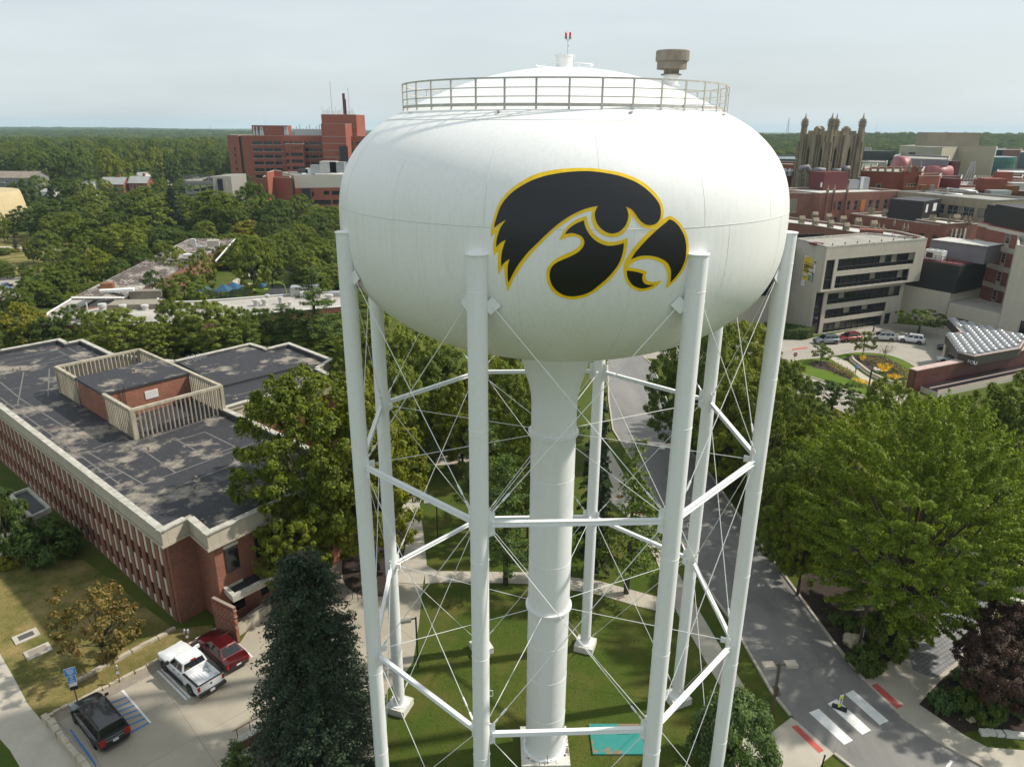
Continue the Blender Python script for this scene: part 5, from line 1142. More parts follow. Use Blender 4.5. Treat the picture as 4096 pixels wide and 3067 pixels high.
rbox(ru, 3420, 756, 216, 5.2, 3, 2.6, M_STL, 'casing'); rbox(ru, 3447, 756, 216, 2.2, 3.4, 3.3, M_STL, 'fan_section'); rbox(ru, 3443, 757, 214.2, .8, .5, 3.4, M_BNW, 'duct')
# F: tan ribbon block
ZF = pz(3600, 764, 206)
fA, fB = V2(G(3592, 766, ZF)), V2(G(3975, 803, ZF)); ft = thing('tan_ribbon_block', 'tan concrete block with long ribbon windows behind the dark penthouse', 'building', (fA.x, fA.y, 0))
df = (fB - fA); Lf = df.length; df.normalize(); iff = Vector((-df.y, df.x)); ops = []
for a, c in ((.02, .2), (.235, .54), (.57, .84), (.875, .985)):
    ops += [(Lf * a, Lf * c, ZF - 4.3, ZF - 2.1), (Lf * a, Lf * c, ZF - 9.2, ZF - 7.0)]
facade(ft, fA, fB, 0, ZF, ops, M_TAN, M_GLASS2, .4, 1.5, M_FRAME, (.4,), blinds=.15)
roofblock(ft, [fA + iff * .41, fB + iff * .41, fB + iff * 16, fA + iff * 16], 0, ZF, M_TAN, M_ROOFG, .4, M_STL)
for (u0, v0), (u1_, v1_), r_ in (((3790, 765), (3790, 755), .35), ((3790, 755), (3905, 768), .35), ((3905, 768), (3912, 784), .35), ((3912, 784), (4080, 800), .35), ((3700, 766), (3900, 784), .22)):
    a, c = GY(u0, v0, 203), GY(u1_, v1_, 199); b = MB(); b.tube([a, c], r_, 10); b.build('roof_duct', M_STL, ft, True)
# U: upper brick block with gable
ZU = pz(3640, 690, 240)
uw, uP, _ = pxblock('gabled_brick_block', 'upper brick block with small stone gable and finials', [(3430, 683), (3640, 691), (3690, 685), (3700, 668), (3480, 668)], (3640, 690, 240), M_BRKF, M_ROOFG)
p = V2(GY(3655, 688, 238)); b = MB(); q = [(p.x - 2.6, p.y, 0), (p.x + 2.6, p.y, 0), (p.x + 2.6, p.y, ZU + .3), (p.x, p.y, ZU + 2.2), (p.x - 2.6, p.y, ZU + .3)]
b.add(q + [(x, y + 3, z) for x, y, z in q], [(0, 1, 2, 3, 4), (9, 8, 7, 6, 5), (0, 5, 6, 1), (1, 6, 7, 2), (2, 7, 8, 3), (3, 8, 9, 4), (4, 9, 5, 0)]); b.build('gable', M_BRKF, uw)
for s in (-.9, 0, .9): window(uw, p - Vector((3, 0)), p + Vector((3, 0)), 3 + s, ZU - 6.2, ZU - 3.4, .8, M_COPE, M_GLASS, 0, 1)
for x in (3452, 3480, 3510, 3540, 3570, 3600, 3630): finial(uw, GY(x, 690, 242), ZU, 1.3)
for x in (3634, 3676): finial(uw, GY(x, 690, 237.8), ZU + .2, 1.9)
window(uw, V2(GY(3480, 690, 238.2)), V2(GY(3560, 690, 238.2)), 3.4, ZU - 6, ZU - 3.6, 1.4, M_COPE, M_GLASS, 0, 1)
pxblock('brick_stair_block', 'square brick stair block right of the stone gable', [(3676, 706), (3760, 704), (3768, 694), (3690, 695)], (3720, 705, 238), M_BRKF, M_ROOFG)
pxblock('oxblood_plant_box', 'dark red metal plant enclosure beside the gothic tower', [(3362, 684), (3442, 686), (3448, 676), (3370, 676)], (3400, 685, 236), M_OXB, M_ROOFG)
pxblock('oxblood_penthouse', 'dark red metal penthouse right of the brick stair block', [(3756, 712), (3845, 716), (3850, 706), (3765, 704)], (3800, 714, 250), M_OXB, M_ROOFW)
pxblock('crenellated_brick_block', 'brick block with crenellated parapet near the right edge', [(3895, 715), (4010, 718), (4010, 706), (3900, 704)], (3950, 716, 265), M_BRKF, M_ROOFG)
cb = bpy.context.scene.objects['crenellated_brick_block']
for k in range(9):
    p = GY(3902 + k * 13, 716, 265); piece('merlon', cb, M_COPE, (p.x, p.y, p.z + .3), (.7, .5, .9))
pxblock('tall_brick_block', 'plain brick block with white capping near the right edge', [(3975, 708), (4088, 712), (4095, 700), (3985, 699)], (4030, 710, 290), M_BRKF, M_ROOFW)
pxblock('brick_roof_range', 'range of low brick roofs crowded behind the tan block', [(3690, 752), (4200, 770), (4200, 725), (3700, 715)], (3900, 760, 235), M_BRK2, M_ROOFG)
pxblock('brick_roof_range', 'brick roofs beyond the gabled block at the right edge', [(3830, 742), (4200, 745), (4200, 720), (3840, 718)], (3900, 742, 255), M_BRKF, M_ROOFG)
for i, (u, v, y, dx, dy, dz, mt) in enumerate(((3690, 762, 208, 2, 1.5, 1.5, M_RUST), (3725, 764, 207, 1.2, 1, 1.6, M_VENT), (3640, 760, 210, 3, 1.2, 1, M_RUST), (3960, 760, 232, 7, 4, 3.5, M_BRKF), (4000, 752, 240, 4, 4, 5, M_BRKF), (4080, 760, 230, 8, 4, 2.2, M_ROOFW), (3990, 778, 215, 6, 3, 1.2, M_STL), (4040, 770, 222, 3, 3, 2, M_RUST))):
    rbox(ft, u, v, y, dx, dy, dz, mt, 'roof_plant')
b = MB()
p = GY(3868, 712, 262)
for a_, h_ in ((0, 0), (1.2, .4), (2.4, .2), (-1.2, .1)): b.tube([p + Vector((a_, 0, -2)), p + Vector((1 + a_ * .3, 0, 5.5))], .14, 6)
tag(b.build('roof_tripod', M_STL), 'white lattice tripod on the roofs below the green glass', 'mast')
# ---- gothic stone tower
gy0 = 222.0; gc = GY(3318, 600, gy0 + 8.0); gt = thing('gothic_tower', 'tall weathered stone gothic tower with four crocketed corner turrets', 'tower', (gc.x, gc.y, 0))
gx, gyc = gc.x, gc.y; HD = 8.0                                   # half diagonal; corners point at us, left, right, away
_f = Vector((gx, gyc)).normalized(); _s = Vector((_f.y, -_f.x)); _c = Vector((gx, gyc)); corners = [_c - _f * HD - _s * .5, _c + _s * HD, _c + _f * HD + _s * .8, _c - _s * HD]
ZG = 35.6
for i in range(4):
    A, B_ = corners[i], corners[(i + 1) % 4]; d = B_ - A; Lq = d.length; d.normalize(); inn = Vector((-d.y, d.x)); rz = math.atan2(d.y, d.x)
    ops = [(2.0, 3.6, 24.5, 33.0), (4.86, 6.46, 24.5, 33.0), (7.7, 9.3, 24.5, 33.0)]
    facade(gt, A, B_, 0, ZG, [(2.5, 3.5, 25.5, 32.2), (7.8, 8.8, 25.5, 32.2)], M_GOTH, M_LOUV, .8, 0, M_GOTH, ())
    for s0_, s1_ in ((2.5, 3.5), (7.8, 8.8)):                     # pointed heads
        q = A + d * ((s0_ + s1_) / 2) + inn * .3; hw = .75
        b = MB(); a1 = A + d * s0_ + inn * .02; a2 = A + d * s1_ + inn * .02
        for sg, ax_ in ((0, a1), (1, a2)):
            tip = A + d * ((s0_ + s1_) / 2) + inn * .02
            vs = [(ax_.x, ax_.y, 32.3), (ax_.x, ax_.y, 30.8), (tip.x, tip.y, 32.3)]; vs += [(x + inn.x * .5, y + inn.y * .5, z) for x, y, z in vs]
            b.add(vs, [(0, 1, 2), (5, 4, 3), (0, 3, 4, 1), (1, 4, 5, 2), (2, 5, 3, 0)])
        b.build('arch_head', M_GOTH, gt)
    for s in (1.75, 4.25, 5.0, 5.65, 6.3, 7.05, 9.55):
        q = A + d * s - inn * .22; piece('stone_rib', gt, M_GOTH, (q.x, q.y, 27.5), (.34, .5, 15.6), rz)
    for s, w_ in ((5.65, 1.7),):
        q = A + d * s - inn * .55; b = MB(); b.box((q.x, q.y, 30.2), (w_, .9, 10.5), rz); b.build('stone_buttress', M_GOTH, gt)
        q2 = A + d * s + inn * .1; b = MB(); b.box((q2.x, q2.y, ZG + .6), (2.2, .9, 1.9), rz)
        e_ = [q2 + d * x_ + inn * y_ for x_, y_ in ((-1.25, -.5), (1.25, -.5), (1.25, .5), (-1.25, .5))]; r1, r2 = q2 - inn * .5, q2 + inn * .5
        b.add([(p.x, p.y, ZG + 1.55) for p in e_] + [(r1.x, r1.y, ZG + 2.4), (r2.x, r2.y, ZG + 2.4)], [(0, 1, 4), (2, 3, 5), (1, 2, 5, 4), (3, 0, 4, 5)]); b.build('stone_gable', M_GOTH, gt)
    for s in (2.2, 3.4, 7.9, 9.1):
        q = A + d * s + inn * .3; piece('merlon', gt, M_GOTH, (q.x, q.y, ZG + .5), (.65, .6, 1.1), rz)
    for z in (24.0, 22.8): q = A + d * (Lq / 2) - inn * .12; piece('string_course', gt, M_GOTH, (q.x, q.y, z), (Lq, .5, .3), rz)
    for k in range(12): q = A + d * (1.2 + k * .8) - inn * .2; piece('stone_panel_rib', gt, M_GOTH, (q.x, q.y, 20.9), (.22, .3, 3.4), rz)
    for k in range(5): q = A + d * (1.9 + k * 1.8) - inn * .03; piece('brick_infill', gt, M_ORANGE if k % 2 else M_BRKF, (q.x, q.y, 17.0), (1.0, .2, 2.8), rz)
for c_ in corners:
    dirn = (c_ - Vector((gx, gyc))).normalized()
    b = MB(); b.lathe([(1.35, 0), (1.35, 23.5), (1.25, 24.2), (1.2, 31.5), (1.05, 32.6), (1.02, ZG + .5), (.98, ZG + 1.2), (.95, 38.0)], (c_.x, c_.y), 8); b.build('corner_pier', M_GOTH, gt)
    b = MB(); b.lathe([(.95, 38.0), (1.2, 38.1), (1.2, 38.45), (.95, 38.5), (.93, 39.0), (.7, 39.9), (.25, 40.5), (.06, 41.6), (0, 41.8)], (c_.x, c_.y), 8); tt = b.build('turret_cap', M_GOTH, gt)
    b = MB()
    for k in range(8):
        t = math.pi * 2 * k / 8
        for z_, r_ in ((38.9, 1.15), (39.35, 1.02), (39.8, .86)): b.box((c_.x + r_ * math.cos(t), c_.y + r_ * math.sin(t), z_), (.3, .22, .24), t)
    tag(b.build('crockets', M_GOTH, tt), kind='stuff')
    for k in range(3):
        t = math.atan2(dirn.y, dirn.x) + (k - 1) * .8; q = c_ + Vector((math.cos(t), math.sin(t))) * 1.3; piece('pier_buttress', gt, M_GOTH, (q.x, q.y, 14), (.8, .6, 28), t); q = c_ + Vector((math.cos(t), math.sin(t))) * 1.15; piece('pier_buttress', gt, M_GOTH, (q.x, q.y, 31), (.8, .5, 5), t)
b = MB(); b.prism([tuple(p) for p in inset(corners, 1)], ZG - 12, ZG - 11.5); b.build('roof', M_ROOFG, gt)
for pts in (((3195, 684), (3205, 672), (3230, 668), (3240, 690)), ((3250, 684), (3275, 680), (3300, 683)), ((3330, 684), (3360, 684), (3364, 700)), ((3372, 676), (3398, 674))):
    b = MB(); b.tube([GY(u, v, 219.5) for u, v in pts], .75, 10); b.build('roof_duct', M_PURP, ww, True)
# ---- far right blocks
bg_, bP, ZM = pxblock('pale_research_block', 'big pale stone block with green glass bay far behind the brick wings', [(3600, 584), (3770, 591), (3830, 588), (3985, 592), (3990, 587), (3660, 580)], (3830, 588, 480), M_CREAM, M_ROOFG)
rbox(bg_, 3785, 585, 500, 34, 14, 8.5, M_TAN, 'penthouse')
for k in range(12): rbox(bg_, 3698 + k * 15, 561, 500, 1.4, 1.4, 1.6, M_ROOFW, 'roof_fan')
rbox(bg_, 3738, 630, 476, 7, 3, 5, M_OXB, 'red_box'); window(bg_, V2(GY(3640, 615, 481)), V2(GY(3660, 615, 481)), 1.5, ZM - 8, ZM - 3.5, 4.5, M_FRAMED, M_GLASS2, 0, 0)
pcen = GY(3928, 650, 486); b = MB(); arc = [(pcen.x + 19 * math.cos(t), pcen.y + 17 * math.sin(t)) for t in np.linspace(-math.pi * .97, -math.pi * .03, 16)] + [(pcen.x + 19, pcen.y + 8), (pcen.x - 19, pcen.y + 8)]
zg = pz(3928, 629, 470); b.prism(arc, 0, zg); gb_ = b.build('glass_bay', M_GREENG, bg_)
for k in range(7):
    b = MB(); z_ = zg - 2.5 - k * 3.9; pr = [(pcen.x + 19.15 * math.cos(t), pcen.y + 17.15 * math.sin(t)) for t in np.linspace(-math.pi * .97, -math.pi * .03, 16)]
    for i in range(15):
        c_ = ((pr[i][0] + pr[i + 1][0]) / 2, (pr[i][1] + pr[i + 1][1]) / 2, z_ + random.uniform(-.1, .1)); b.box(c_, (math.dist(pr[i], pr[i + 1]), .3, 1.3), math.atan2(pr[i + 1][1] - pr[i][1], pr[i + 1][0] - pr[i][0]))
    b.build('glass_spandrel', M_BLUEG if k % 2 else M_GREENG, gb_)
gp, gP, zgp = pxblock('grey_metal_block', 'purple grey metal clad block with red barrel vaults', [(3573, 626), (3625, 634), (3795, 640), (3800, 626), (3600, 618)], (3700, 637, 345), M_PURP, M_ROOFG)
for (u0, u1_, v, y, r_, hh) in ((3708, 3796, 695, 340, 3.6, 0), (3580, 3622, 672, 338, 5.0, 0)):
    a, c = GY(u0, v, y), GY(u1_, v, y); b = MB(); b.tube([a, c], r_, 20); b.build('barrel_vault', plain('dusty_red_metal', (.30, .085, .085), .5), gp, True)
rbox(gp, 3808, 700, 342, 3.2, 4, 6, M_OXB, 'red_box'); 
pxblock('grey_podium', 'low purple grey podium below the barrel vaults', [(3560, 712), (3845, 718), (3850, 700), (3570, 696)], (3700, 714, 325), M_PURP, M_ROOFG)
lw_, lP_, zlw = pxblock('slate_roofed_block', 'cream block with small square windows and a dark sloped roof beyond the gothic tower', [(3420, 647), (3545, 650), (3552, 640), (3425, 636)], (3480, 648, 400), M_BEIGE2, M_ROOFG)
rbox(lw_, 3488, 640, 402, 20, 8, 4.6, M_FRAMED, 'dark_attic')
for k in range(9): window(lw_, V2(GY(3420, 650, 399.3)), V2(GY(3550, 650, 399.3)), 2.2 + 1.95 * k, zlw - 2.6, zlw - .9, 1.0, M_FRAMED, M_GLASS, 0, 0)
for k in range(6):
    p = GY(3430 + k * 10, 600, 430); b = MB(); b.tube([(p.x, p.y, 8), (p.x, p.y, 27.5)], .7, 8); o = b.build('steel_flue', M_STL); tag(o, 'tall steel roof flue in the row beyond the gothic tower', 'flue', 'steel flues beyond the gothic tower')
pxblock('green_glass_block', 'low green glass block between cream block and pale research block', [(3545, 628), (3600, 630), (3602, 612), (3550, 612)], (3570, 628, 430), M_GREENG, M_ROOFG)
pxblock('copper_roof_block', 'low block with green roof behind the brick finials', [(3420, 668), (3510, 662), (3512, 654), (3425, 655)], (3460, 664, 330), M_BEIGE2, plain('copper_green', (.10, .20, .17), .6))
rw_, rP_, zr_ = pxblock('rust_tower_block', 'rust red clad tower block far off at the right edge', [(4012, 600), (4082, 600), (4088, 594), (4020, 594)], (4050, 600, 560), surf('rust_cladding', (.20, .085, .065), .7, .3, .15, 1.2, .3), M_ROOFG)
pxblock('glass_tower_block', 'blue glass block between pale block and rust tower', [(3985, 600), (4022, 600), (4026, 592), (3990, 592)], (4000, 600, 580), M_BLUEG, M_ROOFG)
pxblock('glass_tower_block', 'blue glass tower cut by the right edge', [(4082, 610), (4200, 612), (4200, 600), (4090, 600)], (4090, 610, 575), M_BLUEG, M_ROOFG)
pxblock('grey_garage', 'grey open garage under the rust tower', [(3990, 690), (4120, 692), (4120, 678), (3990, 678)], (4050, 690, 420), M_PURP, M_ROOFW)
# left of the gothic tower
pxblock('brick_roof_range', 'brick block with white roof edge left of the gothic tower', [(3090, 655), (3178, 660), (3185, 648), (3090, 645)], (3150, 658, 260), M_BRKF, M_ROOFG)
pxblock('brick_roof_range', 'lower brown brick block at the foot of the gothic tower', [(3100, 692), (3170, 692), (3170, 680), (3100, 680)], (3150, 692, 235), M_BRKF, M_ROOFG)
pxblock('green_roof_range', 'long low grey green roofs in front of the wooded bluff', [(3080, 636), (3215, 638), (3215, 622), (3080, 622)], (3150, 636, 420), M_BLUEG, plain('green_grey_roof', (.16, .21, .20), .7))
for u in (3140, 3160): 
    p = GY(u, 690, 233); b = MB(); b.lathe([(.9, p.z - 1), (.9, p.z), (1.1, p.z + .2), (.2, p.z + 1.2), (0, p.z + 1.3)], (p.x, p.y), 10); tag(b.build('roof_cowl', M_STL), 'small conical metal roof cowl beside the gothic tower', 'roof vent', 'conical cowls by the gothic tower')
# ================================================================== FAR LEFT: hospital, school, houses
hL = thing('red_hospital', 'wide red brick hospital with rows of dark windows and a taller stair tower', 'building', tuple(GY(1100, 760, 425)))
M_BRKL = surf('hospital_brick', (.30, .085, .048), .85, .12, .12, 2.2, .15, stretch=(1, 1, .6))
YH = 420.0; ZH = pz(1000, 543, YH)
hA, hB = V2(GY(997, 543, YH)), V2(GY(1286, 541, YH + 4)); dH = (hB - hA); LH = dH.length; dH.normalize(); iH = Vector((-dH.y, dH.x))
ops = []; zx = lambda x: (850 + x * .4728 - 997) / (1286 - 997) * LH
for r_ in range(6):
    z1_ = ZH - 2.9 - r_ * 3.6
    for a, c in ((330, 410), (422, 497), (508, 567), (597, 627), (640, 672), (685, 717), (730, 745), (768, 803), (814, 884), (894, 916)): ops.append((zx(a), zx(c), z1_ - 1.75, z1_))
facade(hL, hA, hB, 0, ZH, ops, M_BRKL, M_GLASS, .5, 2.6, M_FRAMED, ())
roofblock(hL, [hA + iH * .52, hB + iH * .52, hB + iH * 28, hA + iH * 28], 0, ZH, M_BRKL, M_ROOFG, .5)
for r_ in range(6):
    c_ = (hA + hB) / 2 - iH * .05; piece('window_ledge', hL, M_COPE, (c_.x, c_.y, ZH - 4.85 - r_ * 3.6), (LH * .97, .3, .2), math.atan2(dH.y, dH.x))
lA = V2(GY(907, 543, YH + 16)); P = [lA, V2(GY(953, 543, YH + 5)), V2(GY(953, 543, YH + 5)) + Vector((8, 26)), lA + Vector((8, 22))]; roofblock(hL, P, 0, ZH, M_BRKL, M_ROOFG, .5)
P2 = [V2(GY(964, 543, YH + 3)), hA + iH * .5 - dH * .1, hA + iH * 24, V2(GY(964, 543, YH + 3)) + Vector((5, 24))]; roofblock(hL, P2, 0, ZH, M_BRKL, M_ROOFG, .5)
b = MB(); b.prism([tuple(p) for p in ccw([V2(GY(953, 543, YH + 6)), V2(GY(964, 543, YH + 4)), V2(GY(964, 543, YH + 20)), V2(GY(953, 543, YH + 20))])], 0, ZH - .4); b.build('dark_stair_glass', M_LOUV, hL)
dl3 = (P[1] - P[0])
for r_ in range(6): window(hL, P[0], P[1], dl3.length * .58, ZH - 8 - r_ * 3.6, ZH - 6.6 - r_ * 3.6, 1.3, M_FRAMED, M_GLASS, 0, 0)
bA, bB = V2(GY(1138, 578, YH - 6)), V2(GY(1210, 576, YH - 6)); zB = pz(1170, 577, YH - 6); dB = (bB - bA); LB = dB.length
ops = [(LB * .3, LB * .97, zB - 6.2 - k * 3.6, zB - 4.5 - k * 3.6) for k in range(4)] + [(LB * .02, LB * .2, zB - 6.2 - k * 3.6, zB - 4.5 - k * 3.6) for k in range(4)] + [(LB * (.4 + .14 * k), LB * (.46 + .14 * k), zB - 2.6, zB - 1.2) for k in range(4)]
facade(hL, bA, bB, 0, zB, ops, M_BRKL, M_GLASS, .4, 2.6, M_FRAMED, ()); roofblock(hL, [bA + iH * .42, bB + iH * .42, bB + iH * 7, bA + iH * 7], 0, zB, M_BRKL, M_ROOFW, .2)
for (u0, u1_, vt, y, dp) in ((1283, 1380, 496, 414, 12), (1284, 1424, 459, 424, 14)):
    zt_ = pz((u0 + u1_) / 2, vt, y); a, c = V2(GY(u0, vt, y)), V2(GY(u1_, vt, y)); roofblock(hL, [a, c, c + Vector((2, dp)), a + Vector((-2, dp))], 0, zt_, M_BRKL, M_ROOFG, .4)
    for k in range(5): piece('pale_band', hL, M_COPE, ((a.x + c.x) / 2, a.y - .05, zt_ - 6.5 - 3.6 * k), ((c - a).length + .1, .12, .18), math.atan2((c - a).y, (c - a).x))
rA, rB = V2(GY(1378, 541, 421)), V2(GY(1560, 541, 424)); LR = (rB - rA).length
ops = [(LR * (.04 + .2 * k), LR * (.04 + .2 * k + .14), ZH - 4.7 - 3.6 * r_, ZH - 2.9 - 3.6 * r_) for k in range(4) for r_ in range(6)]
facade(hL, rA, rB, 0, ZH, ops, M_BRKL, M_GLASS, .5, 2.6, M_FRAMED, ()); roofblock(hL, [rA + Vector((0, .52)), rB + Vector((0, .52)), rB + Vector((0, 20)), rA + Vector((0, 20))], 0, ZH, M_BRKL, M_ROOFG, .5)
b = MB(); a = GY(1372, 560, 413); b.box((a.x, a.y, (ZH - 6) / 2 + 2), (4.5, .6, ZH - 8)); b.build('stair_window', M_LOUV, hL)
rbox(hL, 1090, 541, 432, 20, 8, 5.2, M_BRKF, 'roof_plant_room'); rbox(hL, 1240, 541, 430, 16, 5, 3.2, M_STL, 'roof_ducts')
for k in range(6):
    p = GY((1018, 1030, 1045, 1052, 1143, 1150)[k], 541, 428); b = MB(); b.lathe([(.9, p.z), (.7, p.z + 2.4), (.5, p.z + 2.6), (.45, p.z + 4.4), (0, p.z + 4.5)], (p.x, p.y), 8); b.build('exhaust_fan', M_STL, hL)
for k in range(9): b = MB(); p = GY(1176 + k * 13, 541, 429); b.tube([p, p + Vector((0, 0, 3.6 + k % 3))], .22, 6); b.build('roof_pipe', M_STL, hL)
for k in range(26):
    p = GY(1290 + k * 5, 459, 426 + (k % 4) * 2); hh = random.choice((1.8, 2.5, 3.2, 2.2, 4.0)); b = MB(); b.box((p.x, p.y, p.z + hh / 2), (.28, .2, hh)); b.build('antenna', M_BNW, hL)
for u, hh, r_ in ((1379, 11, .75), (1384, 8, .5)):
    p = GY(u, 459, 428); b = MB(); b.tube([p, p + Vector((0, 0, hh))], r_, 10); b.build('chimney_flue', M_OXB, hL)
for u, hh in ((1329, 17), (1398, 14)): p = GY(u, 459, 428); b = MB(); b.tube([p, p + Vector((0, 0, hh))], .1, 5); b.build('whip_aerial', M_VENT, hL)
# podium
po_ = thing('hospital_podium', 'low white panelled hospital wing with brick base in front of the red hospital', 'building', tuple(GY(1260, 790, 357)))
YP = 355.0; ZP = pz(1180, 702, YP); pA, pB = V2(GY(1176, 702, YP)), V2(GY(1560, 686, YP + 12)); dp_ = (pB - pA); LPp = dp_.length; ip = Vector((-dp_.y, dp_.x)).normalized()
zb_ = ZP - 5.6
facade(po_, pA, pB, zb_ - .2, ZP, [], panelled('white_metal_panel', (.60, .57, .50), 6, 1.6, .03, .9, .03, .1), M_GLASS, .4, 0)
fx2 = lambda x: (850 + x * .4728 - 1176) / (1560 - 1176) * LPp
facade(po_, pA - ip * .03, pB - ip * .03, 0, zb_ - .22, [(fx2(775), fx2(840), zb_ - 4.2, zb_ - 2.2), (fx2(925), fx2(970), zb_ - 3.6, zb_ - 1.8), (fx2(992), fx2(1100), zb_ - 3.8, zb_ - 1.8), (fx2(785), fx2(980), .8, 3.0), (fx2(995), fx2(1200), .9, 3.0)], M_BRKL, M_GLASS, .5, 2, M_FRAMED, ())
roofblock(po_, [pA + ip * .5, pB + ip * .5, pB + ip * 34, V2(GY(1129, 697, YP + 25)), ], 0, ZP, M_BEIGE2, M_ROOFW, .4)
q = pA + dp_ * .08; b = MB(); b.box((q.x + 2, q.y - 1.2, 4.4), (4, 2.4, 8.8)); b.build('dark_stair_glass', M_LOUV, po_)
for u, v, dx, dy, dz, mt in ((1242, 700, 3.5, 3, 3.2, M_BNW), (1285, 694, 9, 5, 4, M_STL), (1320, 692, 8, 6, 5.5, M_ROOFW), (1355, 690, 7, 6, 5, M_STL), (1180, 700, 6, 3, 1.5, M_STL), (1215, 692, 5, 3, 1.8, M_FRAMED)): rbox(po_, u, v, 368, dx, dy, dz, mt, 'roof_plant')
pxblock('brick_lift_block', 'small square brick block at the left end of the white podium', [(1067, 690), (1096, 685), (1128, 685), (1098, 680)], (1096, 685, 352), M_BRKL, M_ROOFW)
pxblock('brick_link', 'low brick link beside the white podium', [(1050, 708), (1165, 712), (1160, 704), (1060, 702)], (1100, 709, 351), M_BRKL, M_ROOFW)
# parking deck
pd = thing('parking_deck', 'grey concrete parking deck with fenced top level', 'parking deck', tuple(GY(800, 790, 345)))
YD = 345.0; ZDk = pz(790, 724, YD)
dA_, dB_ = V2(GY(737, 724, YD)), V2(GY(852, 726, YD)); dC_ = V2(GY(925, 722, YD + 4))
M_DECK = panelled('deck_concrete', (.33, .31, .28), 8, 3, .08, .75, .03, .3)
for lvl, zt_ in enumerate((ZDk, ZDk - 4.6, ZDk - 9.2)):
    if zt_ < 1: continue
    P = [dA_, dB_, dB_ + Vector((0, 40)), dA_ + Vector((0, 40))]; b = MB(); b.prism([tuple(p) for p in P], zt_ - 1.9, zt_ - 1.4); b.build('deck_slab', M_DECK, pd)
    b = MB(); ringwall(b, P, inset(P, .3), zt_ - 1.6, zt_); b.build('deck_spandrel', M_DECK, pd)
    for k in range(5): c_ = dA_ + (dB_ - dA_) * (.02 + .24 * k); piece('deck_column', pd, M_DECK, (c_.x, c_.y + .6, zt_ - 3.3), (.6, .6, 3.0))
b = MB(); P = [dB_, dC_, dC_ + Vector((0, 20)), dB_ + Vector((0, 20))]; b.prism([tuple(p) for p in P], 0, ZDk + 2); b.build('stair_block', M_DECK, pd)
q = dB_ + (dC_ - dB_) * .32; b = MB(); b.box((q.x, q.y - .1, ZDk - 3), (3.4, .5, 8)); b.build('stair_opening', M_LOUV, pd)
b = MB(); P = [dA_ + Vector((1, 2)), dB_ + Vector((-.5, 2)), dB_ + Vector((-1, 39)), dA_ + Vector((1, 39))]; b.prism([tuple(p) for p in P], 0, 2); b.build('deck_interior', M_LOUV, pd)
for k in range(14):
    c_ = dA_ + (dB_ - dA_) * (k / 13); piece('fence_post', pd, M_STL, (c_.x, c_.y + .2, ZDk + 1.4), (.1, .1, 2.8)); 
c_ = (dA_ + dB_) / 2
for z_ in (.9, 1.8, 2.7): piece('fence_rail', pd, M_STL, (c_.x, c_.y + .2, ZDk + z_), ((dB_ - dA_).length, .07, .07), math.atan2((dB_ - dA_).y, (dB_ - dA_).x))
# houses
M_SHING = surf('grey_shingle', (.33, .33, .32), .9, .15, .4, 4, .15); M_SHINGB = surf('brown_shingle', (.24, .20, .16), .9, .2, .4, 4, .15)
M_SIDE = surf('white_siding', (.66, .65, .61), .7, .08, .4, 5, .08); M_SIDEG = surf('grey_siding', (.24, .24, .23), .7, .1, .4, 4, .1)
def house(name, label, u0, u1_, v_eave, v_ridge, y, wall, roof, dep=9, chim=True, wins=3, hipend=.0):
    a, c = GY(u0, v_eave, y), GY(u1_, v_eave, y); ze = (a.z + c.z) / 2; zr = pz((u0 + u1_) / 2, v_ridge, y + dep / 2); x0, x1 = a.x, c.x
    t = thing(name, label, 'house', ((x0 + x1) / 2, y, 0)); b = MB()
    b.prism([(x0 + .4, y + .3), (x1 - .4, y + .3), (x1 - .4, y + dep - .3), (x0 + .4, y + dep - .3)], 0, ze, False, False)
    for x in (x0 + .4, x1 - .4): b.add([(x, y + .3, ze), (x, y + dep - .3, ze), (x, y + dep / 2, zr - .15)], [(0, 1, 2) if x > (x0 + x1) / 2 else (2, 1, 0)])
    b.build('wall', wall, t)
    for ya, yb in ((y, y + dep / 2), (y + dep, y + dep / 2)):
        b = MB(); b.add([(x0, ya, ze - .15), (x1, ya, ze - .15), (x1, yb, zr), (x0, yb, zr), (x0, ya, ze), (x1, ya, ze), (x1, yb, zr + .18), (x0, yb, zr + .18)], [(0, 1, 2, 3), (7, 6, 5, 4), (0, 4, 5, 1), (1, 5, 6, 2), (2, 6, 7, 3), (3, 7, 4, 0)]); b.build('roof', roof, t)
    if chim: piece('chimney', t, M_BRKF, (x0 + (x1 - x0) * .68, y + dep / 2 + .4, zr + .5), (1.0, .8, 2.2))
    A, B_ = Vector((x0 + .4, y + .28)), Vector((x1 - .4, y + .28)); Lw_ = x1 - x0 - .8
    for k in range(wins): window(t, A, B_, Lw_ * (k + .5) / wins, ze - 2.6, ze - 1.0, 1.2, M_BNW, M_GLASS2, 0, 1); window(t, A, B_, Lw_ * (k + .5) / wins, ze - 5.4, ze - 3.8, 1.2, M_BNW, M_GLASS2, 0, 1)
    return t
house('brick_house', 'red brick house with grey gabled roof left of its neighbour among the trees', 397, 493, 738, 710, 385, M_BRKF, M_SHING)
house('brick_house', 'red brick house with stepped grey roof nearest the leafy street', 508, 588, 733, 706, 388, M_BRKF, M_SHING)
house('small_house', 'half hidden house showing only a grey roof above the brick houses', 538, 578, 704, 690, 430, M_SIDE, M_SHING, 9, False, 2)
house('small_house', 'pale house mostly hidden by trees left of the brick houses', 282, 372, 738, 725, 395, M_SIDE, M_SHING, 8, False, 3)
house('small_house', 'low white garage roof between the dark oaks', 160, 202, 768, 756, 372, M_SIDE, M_SHING, 8, False, 1)
house('small_house', 'little brown roofed house high in the wood', 455, 480, 694, 684, 470, M_BRKF, M_SHINGB, 8, False, 1)
